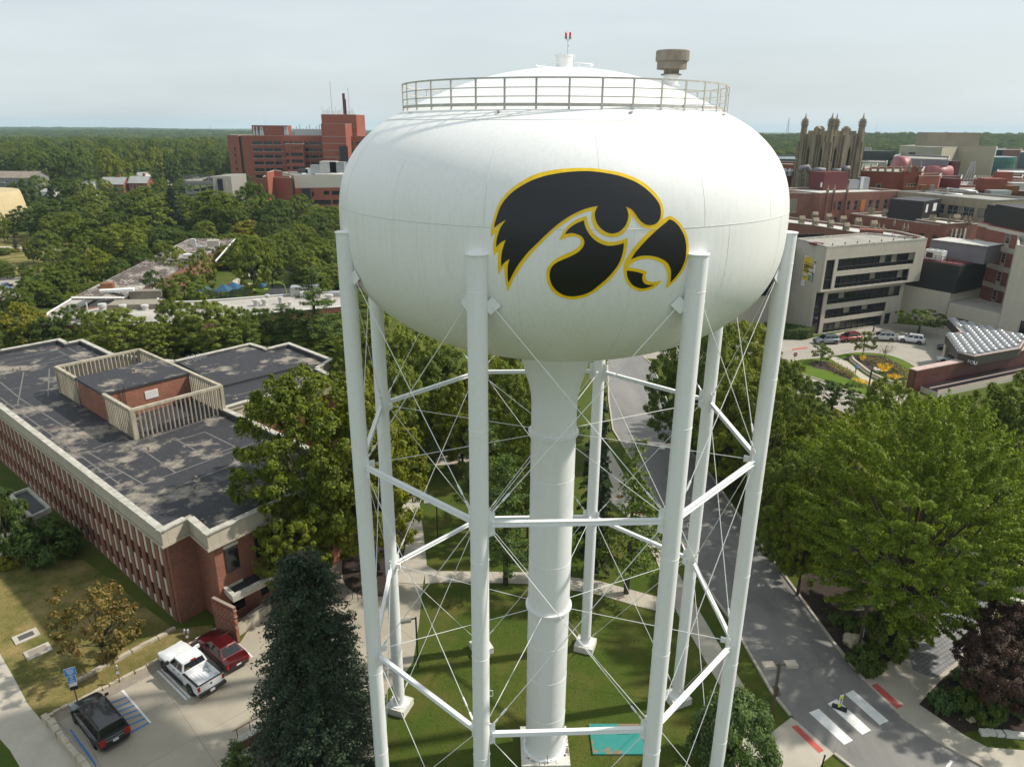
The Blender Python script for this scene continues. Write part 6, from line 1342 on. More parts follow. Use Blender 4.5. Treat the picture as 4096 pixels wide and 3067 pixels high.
house('cottage', 'tiny white gable glimpsed in the wood beside the street', 582, 592, 651, 644, 560, M_SIDE, M_ROOFW, 6, False, 0)
apt = house('apartment_house', 'long apartment house with brown shingle roof and white gable at the left edge', -60, 136, 712, 686, 392, M_SIDEG, M_SHINGB, 14, False, 6)
a = GY(34, 716, 391); 
for k in range(3): b = MB(); b.box((a.x - 6, a.y - .8, 1.5 + k * 3.1), (8, 1.8, .25)); b.build('balcony', M_SIDEG, apt)
yb_ = thing('curved_hall', 'pale yellow curved wall of a hall at the left edge', 'building', tuple(GY(0, 860, 262)))
zt_ = pz(20, 783, 262); c_ = GY(47, 800, 275); c_.x -= 18.5; prof_ = [(21.0, 0), (22.4, 2.5), (22.2, 5), (21.0, zt_ - 1), (20.6, zt_), (0, zt_)]
b = MB(); b.lathe(prof_, (c_.x - 4, c_.y + 2), 48); b.build('wall', panelled('yellow_block', (.56, .45, .25), 5, 2.2, .06, .85, .04, .1), yb_, True, 30)
# school with ribbed sloping roof
sc = thing('school_building', 'long low school with ribbed sloping roof patched in white', 'building', tuple(G(550, 1150, 0)))
def ribroof():
    mt, n, b = newmat('patched_ribbed_roof'); p = pos(n); a = noise(n, p, .5, 6, .7, (1, .35, 1)); e = noise(n, p, 2.5, 4)
    base = mix(n, ramp(n, mix(n, .3, a, e), [(.47, (0, 0, 0)), (.53, (.6, .6, .6)), (.6, (1, 1, 1))]), (.085, .062, .055, 1), (.40, .37, .33, 1)); n.links.new(base, b.inputs['Base Color']); b.inputs['Roughness'].default_value = .8; return mt
M_RIB = ribroof()
za, zb2 = 7.0, 5.0
TL, TR_, BL, BR = G(750, 957, za), G(942, 955, zb2), G(285, 1192, za), G(495, 1192, zb2)
nS = 24
M_RIBD = surf('dark_rib', (.10, .078, .068), .8, .4, .5, 3, .4, c2=(.20, .17, .15))
for k in range(nS):
    f0_, f1_ = k / nS, (k + .93) / nS; q = [BL.lerp(BR, f0_), BL.lerp(BR, f1_), TL.lerp(TR_, f1_), TL.lerp(TR_, f0_)]; up = Vector((0, 0, .18 if k % 2 else .04)); dn_ = Vector((0, 0, -.35))
    b = MB(); b.add([p + dn_ for p in q] + [p + up for p in q], [(3, 2, 1, 0), (4, 5, 6, 7), (0, 1, 5, 4), (1, 2, 6, 5), (2, 3, 7, 6), (3, 0, 4, 7)]); b.build('roof_rib', M_RIB if k % 2 else M_RIBD, sc)
b = MB(); b.prism([tuple(p.to_2d()) for p in (BL.lerp(BR, .02), BR, TR_, TL.lerp(TR_, .02))], 0, zb2 - .4, False); b.build('wall', M_BRK2, sc)
for a, c in ((BL, BR), (BR, G(600, 1132, zb2 - .1)), (TR_, G(862, 1047, zb2 - .1))): b = MB(); b.bar(a + Vector((0, 0, .1)), c + Vector((0, 0, .1)), .25, .3); b.build('white_edge', M_BNW, sc)
fl = [V2(G(u, v, 4.4)) for u, v in ((285, 1195), (495, 1195), (610, 1135), (640, 1207), (780, 1206), (1110, 1181), (1420, 1160), (1420, 1222), (900, 1268), (640, 1300), (150, 1300), (190, 1252))]
sf = thing('school_annexe', 'flat pale roofed school annexe with white vents behind the brick hall', 'building', tuple(G(500, 1260, 0)))
roofblock(sf, fl, 0, 4.4, M_BRK2, surf('worn_pale_roof', (.40, .375, .33), .9, .25, .2, 2, .15, stretch=(.4, 1, 1)), .15, M_BNW)
for u, v, r_, h_ in ((412, 1242, .75, 1.3), (560, 1168, .6, 1.1), (494, 1238, .7, .9), (581, 1238, .7, .9), (1027, 1222, .7, 1.2), (1060, 1220, .6, 1.2), (1124, 1215, .5, 1.4), (1160, 1222, .5, .8), (350, 1240, .15, 1.4), (1070, 1194, .5, .8), (1320, 1195, .7, .9)):
    p = G(u, v, 4.3); b = MB(); b.lathe([(r_ * .8, 4.2), (r_ * .8, 4.3 + h_ * .6), (r_, 4.3 + h_ * .6), (r_, 4.3 + h_), (0, 4.35 + h_)], (p.x, p.y), 14); b.build('roof_vent', M_ROOFW, sf, True, 30)
for u, v, dx, dy, dz, mt in ((548, 1224, 9, 4.5, .9, M_GRAVEL), (590, 1190, 6, 2, 1.6, M_VENT), (1222, 1178, 5.5, 2.6, 1.9, M_STL), (1245, 1185, 4, 3, 1.2, M_ROOFW), (1345, 1180, 3, 2, .8, M_STL)): p = G(u, v, 4.4); b = MB(); b.box((p.x, p.y, 4.3 + dz / 2), (dx, dy, dz), .15); b.build('roof_box', mt, sf)
for u, v, dx, dy, dz, mt in ((434, 1165, 2.2, 1.8, 1.5, M_RUST), (855, 988, 3, 2.2, 1.6, M_BEIGE), (776, 988, 1.2, 1.2, 2.0, M_ROOFW), (805, 1007, 1.8, 1.5, 1.2, M_STL), (775, 1030, 4.5, 1.6, .7, M_BNW), (470, 1170, 6, 1.6, .5, M_BNW)): p = G(u, v, 6.0); b = MB(); b.box((p.x, p.y, 6.2 + dz / 2), (dx, dy, dz), .3); b.build('roof_box', mt, sc)
# playground
M_PBLUE = plain('canopy_blue', (.022, .085, .16), .6); M_PGRN = plain('play_green', (.30, .42, .05), .5)
for i, (u, v, s) in enumerate(((900, 1204, 3.4), (937, 1194, 3.4), (818, 1206, 3.2))):
    p = G(u, v, 0); t = thing('play_pavilion', ('blue pyramid roofed play pavilion, middle one of the three', 'blue pyramid roofed play pavilion beside the playground path', 'blue pyramid roofed play pavilion half hidden by branches')[i], 'pavilion', tuple(p), 'blue pavilions in the school playground')
    for sx in (-1, 1):
        for sy in (-1, 1): b = MB(); b.tube([(p.x + sx * s * .38, p.y + sy * s * .38, 0), (p.x + sx * s * .38, p.y + sy * s * .38, 2.6)], .07, 6); b.build('post', M_PBLUE, t)
    b = MB(); h_ = s / 2; b.add([(p.x - h_, p.y - h_, 2.5), (p.x + h_, p.y - h_, 2.5), (p.x + h_, p.y + h_, 2.5), (p.x - h_, p.y + h_, 2.5), (p.x, p.y, 3.9)], [(0, 1, 4), (1, 2, 4), (2, 3, 4), (3, 0, 4), (3, 2, 1, 0)]); b.build('roof', M_PBLUE, t)
p = G(1112, 1172, 0); t = thing('play_climber', 'dark hooped playground climber with green rails on the rubber surface', 'climbing frame', tuple(p)); b = MB(); b.tube([(p.x - 2.2, p.y, 0), (p.x - 1.9, p.y, 3), (p.x - .5, p.y, 5.2), (p.x + 1.8, p.y, 5.6), (p.x + 4, p.y, 4.4)], .12, 8); b.build('hoop', M_DKMETAL, t)
b = MB(); b.tube([(p.x - 2, p.y - 1, 0), (p.x - 1.5, p.y - 1, 2.4), (p.x + .5, p.y - 1, 2.8), (p.x + 2, p.y - 1, 2.2), (p.x + 2.4, p.y - 1, 0)], .09, 6); b.build('rail', M_PGRN, t)
p = G(1045, 1186, 0); t = thing('play_slide', 'green toy slide with a blue cap beside the long school roof', 'slide', tuple(p)); b = MB(); b.box((p.x, p.y, 1.6), (3.2, 1.2, .3), .3); b.build('chute', M_PGRN, t); b = MB(); b.lathe([(.9, 2.4), (.7, 2.9), (0, 3.2)], (p.x + .6, p.y), 12); b.build('cap', M_PBLUE, t)
# masts on the skyline
def mast(u, vt, y, lb, wd_=2.5):
    p = GY(u, vt, y); g = land(p.x, p.y) ; t = thing('radio_mast', lb, 'radio mast', (p.x, y, g)); b = MB()
    b.tube([(p.x - wd_ / 2, y, g), (p.x, y, p.z)], wd_ * .06, 4); b.tube([(p.x + wd_ / 2, y, g), (p.x, y, p.z)], wd_ * .06, 4)
    k = 9
    for i in range(k): z0_, z1_ = g + (p.z - g) * i / k, g + (p.z - g) * (i + 1) / k; w0, w1 = wd_ / 2 * (1 - i / k), wd_ / 2 * (1 - (i + 1) / k); b.tube([(p.x - w0, y, z0_), (p.x + w1, y, z1_)], wd_ * .04, 4)
    b.build('lattice', M_STL, t)
mast(840, 502, 1500, 'thin pale mast rising from the far wood left of the red hospital', 3.5); mast(3157, 470, 2400, 'lattice radio mast on the wooded bluff left of the gothic tower', 12); mast(3511, 480, 1900, 'slender mast on the skyline right of the gothic tower', 2); mast(1058, 452, 600, 'hair thin aerial above the red hospital roof', .5)
b = MB(); b.quad(*[GY(u, v, y) for u, v, y in ((258, 542, 2500), (372, 539, 2500), (376, 526, 2750), (330, 525, 2780), (272, 531, 2700))]); tag(b.build('hillside_clearing', surf('bare_earth', (.40, .33, .22), .9, .2, .02, .2, .2)), kind='structure')
# ================================================================== TREES
M_BARK = surf('bark', (.085, .065, .048), .95, .35, 3, 16, .4, bstr=.6)
ML = {
 'mid': leafmat('leaf_mid', (.115, .165, .018), (.165, .215, .024)),
 'dark': leafmat('leaf_dark', (.070, .115, .018), (.105, .155, .024)),
 'light': leafmat('leaf_light', (.15, .20, .028), (.21, .26, .036)),
 'yellow': leafmat('leaf_yellow', (.155, .185, .018), (.225, .225, .024)),
 'locust': leafmat('leaf_locust', (.105, .18, .016), (.165, .235, .020)),
 'hall': leafmat('leaf_hall', (.155, .195, .018), (.235, .26, .024), .35, .5),
 'pine': leafmat('needle_pine', (.062, .118, .026), (.10, .16, .030), .35, .2),
 'spruce': leafmat('needle_spruce', (.020, .040, .022), (.036, .060, .032), .4, .1),
 'purple': leafmat('leaf_purple', (.030, .016, .017), (.050, .028, .026), .4, .15),
 'russet': leafmat('leaf_russet', (0.090, 0.112, 0.027), (0.225, 0.158, 0.053), .35),
 'shrub': leafmat('leaf_shrub', (0.075, 0.132, 0.039), (0.120, 0.188, 0.060)),
 'far': leafmat('leaf_far', (.092, .145, .022), (.135, .185, .028), .3),
}
def quads(name, P, Nrm, l, wd_, mat, rng, droop=0.0):
    """leaf quads at points P (n,3), facing Nrm, length l and width wd_ arrays"""
    n_ = len(P)
    Nn = Nrm / np.maximum(np.linalg.norm(Nrm, axis=1, keepdims=True), 1e-6)
    rv = rng.normal(size=(n_, 3)); A = np.cross(Nn, rv); A /= np.maximum(np.linalg.norm(A, axis=1, keepdims=True), 1e-6); B_ = np.cross(Nn, A)
    a = A * (l * .5)[:, None]; b_ = B_ * (wd_ * .5)[:, None]; k = Nn * (l * .10)[:, None]
    V = np.stack([P - a, P + b_ + k, P + a, P - b_ + k], 1).reshape(-1, 3)
    me = bpy.data.meshes.new(name); me.vertices.add(4 * n_); me.vertices.foreach_set('co', V.ravel().astype(np.float32))
    me.loops.add(4 * n_); me.loops.foreach_set('vertex_index', np.arange(4 * n_, dtype=np.int32)); me.polygons.add(n_)
    me.polygons.foreach_set('loop_start', np.arange(0, 4 * n_, 4, dtype=np.int32)); me.materials.append(mat); me.update(calc_edges=True)
    return me
def lobes(rng, k=9):
    D = rng.normal(size=(k, 3)); D /= np.linalg.norm(D, axis=1, keepdims=True); amp = rng.uniform(-.28, .24, k)
    return lambda U: 1 + (np.exp(-(1 - U @ D.T) * 5) * amp).sum(1)
def broad(name, R_, H_, z0, nclump, per, leaf, mat, seed, flat=.62, spray=0.0, fill=.45, rcl=.24, top=1.0, cut=-.9):
    """broad crown: leaf clumps over a lobed ellipsoid from z0 to H_"""
    rng = np.random.default_rng(seed); f = lobes(rng)
    U = rng.normal(size=(nclump, 3)); U /= np.linalg.norm(U, axis=1, keepdims=True); U[:, 2] = np.where(U[:, 2] < cut, -U[:, 2], U[:, 2])
    rad = f(U) * (1 - fill * rng.random(nclump) ** 2.2); hz = (H_ - z0) / 2
    Cc = np.stack([U[:, 0] * R_ * rad, U[:, 1] * R_ * rad, z0 + hz + U[:, 2] * hz * rad * np.where(U[:, 2] > 0, top, 1)], 1)
    cr = R_ * rcl * rng.uniform(.6, 1.25, nclump); npc = np.maximum((per * (cr / (R_ * rcl)) ** 2).astype(int), 4)
    idx = np.repeat(np.arange(nclump), npc); n_ = len(idx)
    off = rng.normal(size=(n_, 3)); off /= np.linalg.norm(off, axis=1, keepdims=True); off *= (rng.random(n_) ** .45)[:, None]
    out_ = Cc - np.array([0, 0, z0 + hz * .55]); out_ /= np.maximum(np.linalg.norm(out_, axis=1, keepdims=True), 1e-6)
    P = Cc[idx] + off * cr[idx][:, None] * np.array([1, 1, flat])
    if spray:
        t = rng.random(n_) ** .8; o2 = out_[idx] * np.array([1, 1, .45]) + np.array([0, 0, .12])
        P = Cc[idx] + o2 * (t * spray * rng.uniform(.7, 1.2, nclump)[idx])[:, None] + off * (cr[idx] * (1.05 - .8 * t))[:, None] * np.array([1, 1, flat])
    Nn = out_[idx] * .6 + off * .85 + np.array([0, 0, .5]) + rng.normal(size=(n_, 3)) * .38
    l = leaf * rng.uniform(.7, 1.35, n_); return quads(name, P, Nn, l, l * .62, mat, rng), Cc
def trunkmesh(name, Cc, H_, z0, r0, seed, nb=12, lean=0.0):
    rng = np.random.default_rng(seed); b = MB(); zt_ = z0 + (H_ - z0) * .55
    b.tube([(0, 0, -.1), (r0 * .3, 0, z0 * .5), (0, r0 * .4, z0), (r0 * .5, 0, zt_)], [r0 * 1.25, r0, r0 * .85, r0 * .3], 8)
    pick = rng.choice(len(Cc), min(nb, len(Cc)), False)
    for i in pick:
        c = Cc[i]; s = z0 * rng.uniform(.75, 1.0) + (zt_ - z0) * rng.uniform(0, .5); m_ = (c * .5 + np.array([0, 0, s]) * .5) + np.array([0, 0, -.05 * H_ * rng.random()])
        b.tube([(0, 0, s), tuple(m_), tuple(c)], [r0 * .42, r0 * .26, r0 * .08], 5)
    o = b.build(name, M_BARK, None, True); me = o.data; bpy.data.objects.remove(o); return me
def conifer(name, R_, H_, z0, tiers, per, leaf, mat, seed, droop=.25, tuft=.5, powr=1.0, nbr=(9, 14), up=0.0):
    """tiers of separate boughs carrying needle tufts"""
    rng = np.random.default_rng(seed); Ps, Ns, Ls = [], [], []; b = MB(); r0 = H_ * .018
    b.tube([(0, 0, -.1), (0, 0, H_ * .5), (0, 0, H_ * .97)], [r0 * 1.3, r0 * .8, r0 * .12], 8)
    for t in range(tiers):
        f = (t + .5 * rng.random()) / tiers; z = z0 + (H_ - z0) * f; rr = R_ * (1 - f) ** powr + .05 * R_
        for k in range(rng.integers(*nbr)):
            a = rng.uniform(0, 2 * np.pi); L_ = rr * rng.uniform(.72, 1.12); dx = np.array([np.cos(a), np.sin(a), 0])
            n_ = max(6, int(per * L_ / R_)); s = rng.random(n_) ** .65
            z_ = z + rng.normal() * .25
            p = dx[None] * (s * L_)[:, None]; p[:, 2] = z_ - droop * L_ * s ** 1.3 + up * L_ * s ** 3
            w_ = tuft * (1.05 - .75 * s) * (.5 + .5 * L_ / R_)
            o_ = rng.normal(size=(n_, 3)) * .5; p += o_ * w_[:, None] * np.array([1, 1, .42])
            Ps.append(p); Ns.append(np.array([0, 0, .8]) + dx * .4 + rng.normal(size=(n_, 3)) * .45); Ls.append(np.full(n_, leaf) * rng.uniform(.6, 1.3, n_))
            if k % 2 == 0: b.tube([(0, 0, z_), tuple(dx * L_ * .9 + np.array([0, 0, z_ - droop * L_ * .85]))], [r0 * .3, r0 * .08], 4)
    P = np.concatenate(Ps); N_ = np.concatenate(Ns); l = np.concatenate(Ls); me = quads(name, P, N_, l, l * .42, mat, rng)
    o = b.build(name + '_trunk', M_BARK, None, True); tm = o.data; bpy.data.objects.remove(o); return me, tm
PROTO = {}
def reg(k, crown, trunk, R_, H_): crown.name = 'crown'; trunk.name = 'trunk'; PROTO[k] = (crown, trunk, R_, H_)
for i, (mk, sd) in enumerate((('mid', 1), ('dark', 2), ('light', 3), ('mid', 4), ('dark', 5), ('far', 6))):
    c, cc = broad('crown', 6, 14, 1.2, 170, 120, .45, ML[mk], sd, .85, .3, .5, .19); reg(f'broad{i}', c, trunkmesh('trunk', cc, 14, 3.2, .34, sd), 6, 14)
c, cc = broad('crown', 6, 13, 1.4, 170, 110, .45, ML['yellow'], 11, .85, .3, .5, .19); reg('yellow', c, trunkmesh('trunk', cc, 13, 3.0, .3, 11), 6, 13)
c, cc = broad('crown', 4.2, 16, 1.5, 170, 70, .52, ML['mid'], 12, .9, 0, .45, .2); reg('tall', c, trunkmesh('trunk', cc, 16, 3.5, .3, 12), 4.2, 16)
for i, (mk, sd) in enumerate((('hall', 21), ('light', 22), ('mid', 23))):                     # finer crowns for trees near the camera
    c, cc = broad('crown', 6, 13, 1.3, 340, 175, .27, ML[mk], sd, .62, .9, .55, .155); reg(f'near{i}', c, trunkmesh('trunk', cc, 13, 2.6, .3, sd, 26), 6, 13)
c, cc = broad('crown', 9, 17, 1.3, 900, 225, .20, ML['locust'], 31, .34, 2.0, .55, .10, .95); reg('hero', c, trunkmesh('trunk', cc, 17, 3, .38, 31, 34), 9, 17)
c, cc = broad('crown', 4.0, 7.2, .9, 260, 190, .19, ML['purple'], 41, .65, .5, .6, .18); reg('purple', c, trunkmesh('trunk', cc, 7.2, 1.8, .17, 41, 18), 4, 7.2)
c, cc = broad('crown', 3.0, 5.2, .8, 75, 95, .21, ML['russet'], 42, .6, .5, .8, .21); reg('russet', c, trunkmesh('trunk', cc, 5.2, 1.2, .11, 42, 24), 3, 5.2)
c, cc = broad('crown', 1.7, 3.6, .8, 60, 60, .20, ML['light'], 43, .8, .3, .5, .25); reg('sapling', c, trunkmesh('trunk', cc, 3.6, .8, .07, 43, 10), 1.7, 3.6)
c, cc = broad('crown', 1.6, 4.2, .9, 60, 60, .20, ML['yellow'], 44, .8, .3, .5, .25); reg('limesap', c, trunkmesh('trunk', cc, 4.2, .9, .07, 44, 12), 1.6, 4.2)
c, cc = broad('crown', 1.5, 3.2, .8, 40, 7, .16, ML['russet'], 45, .8, .3, .5, .25); reg('baresap', c, trunkmesh('trunk', cc, 3.2, .8, .05, 45, 30), 1.5, 3.2)
c, cc = broad('crown', 1.6, 2.4, .05, 170, 120, .12, ML['shrub'], 46, .8, 0, .3, .2); reg('shrub', c, trunkmesh('trunk', cc, 2.2, .3, .08, 46, 8), 1.6, 2.4)
c, cc = broad('crown', 1.0, 1.1, .0, 60, 70, .13, ML['dark'], 47, .8, 0, .3, .25); reg('bush', c, trunkmesh('trunk', cc, 1.0, .2, .04, 47, 5), 1.0, 1.1)
c, cc = broad('crown', 1.0, .9, .0, 40, 45, .20, ML['shrub'], 48, .8, 0, .3, .28); reg('leafybush', c, trunkmesh('trunk', cc, .8, .15, .03, 48, 5), 1.0, .9)
c, cc = broad('crown', 1.0, .75, .0, 30, 45, .17, ML['yellow'], 49, .8, 0, .3, .28); reg('goldbush', c, trunkmesh('trunk', cc, .7, .15, .03, 49, 5), 1.0, .75)
c, t = conifer('crown', 3.6, 14, .5, 38, 190, .20, ML['spruce'], 51, .24, .95, .42, (15, 21)); reg('bluespruce', c, t, 3.6, 14)
c, t = conifer('crown', 2.0, 5.0, .3, 18, 70, .16, ML['pine'], 52, .1, .5, .8, (9, 13)); reg('youngfir', c, t, 2.0, 5.0)
c, t = conifer('crown', 4.2, 17, 3.5, 13, 190, .34, ML['pine'], 53, .02, 1.5, .55, (5, 8), .12); reg('pine', c, t, 4.2, 17)
c, t = conifer('crown', 3.4, 16, 1.2, 20, 85, .45, ML['spruce'], 54, .22, .9, .75, (7, 10)); reg('farspruce', c, t, 3.4, 16)
c, t = conifer('crown', 2.6, 9, 1.6, 11, 130, .26, ML['pine'], 55, -.05, .95, .6, (5, 8), .15); reg('youngpine', c, t, 2.6, 9)
c, cc = broad('crown', 4.2, 5.4, 2.3, 80, 80, .34, ML['dark'], 56, .5, .4, .5, .2); reg('spreading', c, trunkmesh('trunk', cc, 5.4, 2.3, .2, 56, 16), 4.2, 5.4)
TREES = 0
def tree(k, u, vt, vb, hw, label, group=None, cat='tree', name=None, rz=None, hfix=None):
    """base seen at (u, vb), crown top at vt, crown half width hw (photo pixels)"""
    global TREES
    if isinstance(u, tuple): ub, ut = u
    else: ub = ut = u
    p = G(ub, vb, 0); lo_, hi_ = 0.0, 60.0
    for _ in range(40):
        m_ = (lo_ + hi_) / 2; q = Vector((p.x, p.y, m_)) - CP; vv = 1533.5 - FOC * q.dot(UP) / q.dot(FW)
        if vv > vt: lo_ = m_
        else: hi_ = m_
    h = hfix or lo_; dep = (Vector((p.x, p.y, h * .6)) - CP).dot(FW); r = hw * dep / FOC
    return place(k, p.x, p.y, h, r, label, group, cat, name, rz)
def place(k, x, y, h, r, label, group=None, cat='tree', name=None, rz=None, z=0.0):
    global TREES
    c, t, R0, H0 = PROTO[k]; TREES += 1
    nm = name or ('pine_tree' if 'pine' in k else 'spruce_tree' if 'spruce' in k or 'fir' in k else 'shrub' if k in ('shrub', 'bush', 'leafybush', 'goldbush') else 'broadleaf_tree')
    o = thing(nm, label, cat, (x, y, z), group); o.rotation_euler = (0, 0, random.uniform(0, 6.28) if rz is None else rz); o.scale = (r / R0, r / R0, h / H0)
    a = mkobj('trunk', t, o); b_ = mkobj('crown', c, o); return o
# -- named trees near the tower
tree('hero', (3570, 3525), 1650, 2560, 395, 'largest bright green feathery tree standing by the curved paver path', rz=.6)
tree('near0', 1285, 1515, 2300, 285, 'big yellow green tree growing against the brick hall roof', rz=1.0)
tree('near0', (1515, 1560), 1575, 2275, 215, 'yellow green tree with its brown trunk in the mulch bed', rz=3.1)
tree('near0', 1190, 2010, 2400, 150, 'lower yellow green tree between hall front and blue spruce', rz=5.0)
tree('bluespruce', (1290, 1240), 2215, 3060, 270, 'tall dark blue green spruce beside the parking bays', cat='tree', rz=.3)
tree('youngfir', 962, 2960, 3150, 105, 'small bright fir at the bottom by the brick retaining wall')
tree('purple', 4010, 2450, 2830, 195, 'purple leaved plum tree over the roadside flower bed')
tree('russet', 425, 2335, 2655, 165, 'thin tree with browning leaves on the dry lawn', rz=2.0)
tree('shrub', 2905, 2800, 3080, 150, 'large rounded leafy shrub beside the front right tower leg', cat='shrub')
tree('broad4', 45, 1955, 2240, 90, 'dark tree at the left edge beside the hall side canopy')
tree('bush', 205, 2105, 2235, 105, 'dark green yew bush against the long brick facade', cat='shrub')
tree('bush', 170, 2120, 2215, 75, 'smaller dark bush behind the bench by the hall', cat='shrub')
tree('goldbush', 35, 2222, 2262, 55, 'low yellowish juniper at the lawn corner on the left', cat='shrub')
tree('youngpine', (2505, 2560), 1770, 2372, 150, 'young open pine with bare trunk beside the tower lawn', rz=1.2)
tree('pine', 2022, 1800, 2335, 130, 'green pine whose trunk stands by the crossing path')
tree('farspruce', 2365, 1480, 2200, 80, 'slim dark conifer behind the rear tower leg')
tree('pine', 1935, 1560, 2090, 110, 'pine behind the front left tower leg and tank riser')
tree('near1', 1660, 1330, 1770, 150, 'light green tree between the left tower legs below the tank')
tree('near2', 1790, 1400, 1800, 125, 'mid green tree just left of the front left tower leg')
tree('near1', 1540, 1290, 1720, 110, 'light green tree behind the rear left tower leg')
tree('near2', 2040, 1480, 1900, 120, 'leafy tree behind the tank riser flare')
tree('near1', 1930, 1420, 1790, 100, 'light green tree under the tank bottom')
tree('near2', 1440, 1330, 1700, 95, 'mid green tree beside the far left tower leg')
tree('near2', 2110, 1620, 2150, 90, 'bushy tree left of the riser pipe near the path')
tree('near1', (2700, 2720), 1345, 1800, 125, 'roadside tree with branches over the far road', rz=2)
tree('near2', 2810, 1300, 1830, 150, 'dense tree between the right hand tower legs')
tree('near1', 2960, 1310, 1700, 130, 'light green tree right of the far right tower leg')
tree('near2', 2930, 1500, 1960, 150, 'dark shaded tree behind the right tower leg')
tree('near2', 3105, 1455, 1850, 110, 'green tree hiding the black car by the flower island')
tree('near2', 3130, 1830, 2290, 150, 'dark low tree left of the largest feathery tree')
tree('near2', 3290, 1690, 2180, 160, 'mid green tree behind the largest feathery tree')
tree('spreading', 3216, 1585, 1730, 68, 'small spreading tree with visible forked trunk on the grass')
tree('spreading', 3325, 1535, 1650, 90, 'flat topped small tree over the lower drive')
tree('near1', 3480, 1545, 1960, 140, 'leafy tree before the granite wall left of the white trucks')
tree('near2', 3890, 1560, 2150, 190, 'broad tree below the red granite wall')
tree('near1', 4060, 1455, 2040, 150, 'tall leafy tree at the right edge below the skylight canopy')
tree('near2', 4080, 1800, 2300, 140, 'shaded dark tree at the right edge behind the paver path')
tree('near1', 3740, 1620, 2060, 130, 'tree filling the gap behind the feathery tree and granite wall')
tree('near2', 3950, 1900, 2290, 120, 'shadowed tree behind ornamental grass at right')
tree('sapling', 3282, 1378, 1452, 44, 'small green tree in the left bed of the flower island')
tree('limesap', 3448, 1325, 1428, 44, 'upright lime green sapling in the flower island')
tree('baresap', 3537, 1362, 1432, 34, 'nearly bare twiggy sapling on the flower island')
tree('spreading', 3672, 1243, 1335, 84, 'dark spreading tree shading the clinic door')
for k, (u, vt, vb, hw, lb) in enumerate(((3340, 2455, 2490, 30, 'small hosta like bush nearest the road kerb'), (3395, 2465, 2500, 24, 'small bright bush left of the boulder'), (3405, 2490, 2530, 30, 'bush just behind the boulder'), (3550, 2450, 2600, 85, 'rounded shrub under the largest tree by the paver path'), (3460, 2605, 2680, 62, 'low arching daylily clump in the bed corner'), (3860, 2765, 2840, 60, 'dark shrub in the roadside bed left of the plum trunk'), (3940, 2800, 2890, 50, 'rounded shrub before the plum tree trunk'), (3990, 2690, 2790, 40, 'leafy pale shrub left of the plum trunk'), (4060, 2790, 2850, 55, 'flowering pale shrub at the right edge'), (3760, 2770, 2840, 50, 'grassy clump at the left end of the roadside bed'), (3870, 2690, 2740, 60, 'low russet green shrub at the back of the bed'), (3985, 2830, 2880, 30, 'yellow green hosta clump by the white blooms'))):
    tree(('leafybush', 'bush')[k in (3, 4, 5, 6)], u, vt, vb, hw, lb, cat='shrub')
# trees behind the brick hall, nearest row
row = [((250, 30, 400, 190), 'yellow', 'yellow tinged tree left of the school roof end'), ((60, 190, 420, 140), 'broad3', 'green tree at the left edge above the hall roof'), ((600, 50, 380, 170), 'broad4', 'dark tree in front of the pale school roof'), ((1000, 95, 520, 230), 'near1', 'broad light green tree behind the slatted roof screen'), ((1300, 200, 540, 170), 'near1', 'light green tree touching the slatted screen corner'), ((1720, 40, 500, 230), 'near1', 'widest light green tree behind the hall wing roof'), ((1450, 15, 470, 190), 'near2', 'mid green tree between two light trees behind the hall'), ((1930, 80, 460, 150), 'near1', 'light green tree left of the dark pine'), ((800, 120, 440, 120), 'near2', 'tree behind the left end of the roof screen'), ((420, 150, 420, 110), 'broad1', 'dark shaded tree before the hall roof notch')]
for (x, yt, yb__, hw), k, lb in row: tree(k, x / 2, 1200 + yt / 2, 1200 + yb__ / 2, hw / 2, lb)
tree('pine', 1270, 1060, 1400, 105, 'tall layered pine beside the left tower leg')
tree('pine', 1140, 1210, 1385, 70, 'lower dark pine behind the hall wing')
tree('broad1', 1060, 1235, 1370, 75, 'dark tree under the long school roof')
tree('broad1', 1200, 1240, 1390, 65, 'dark shade tree left of the path lamp')
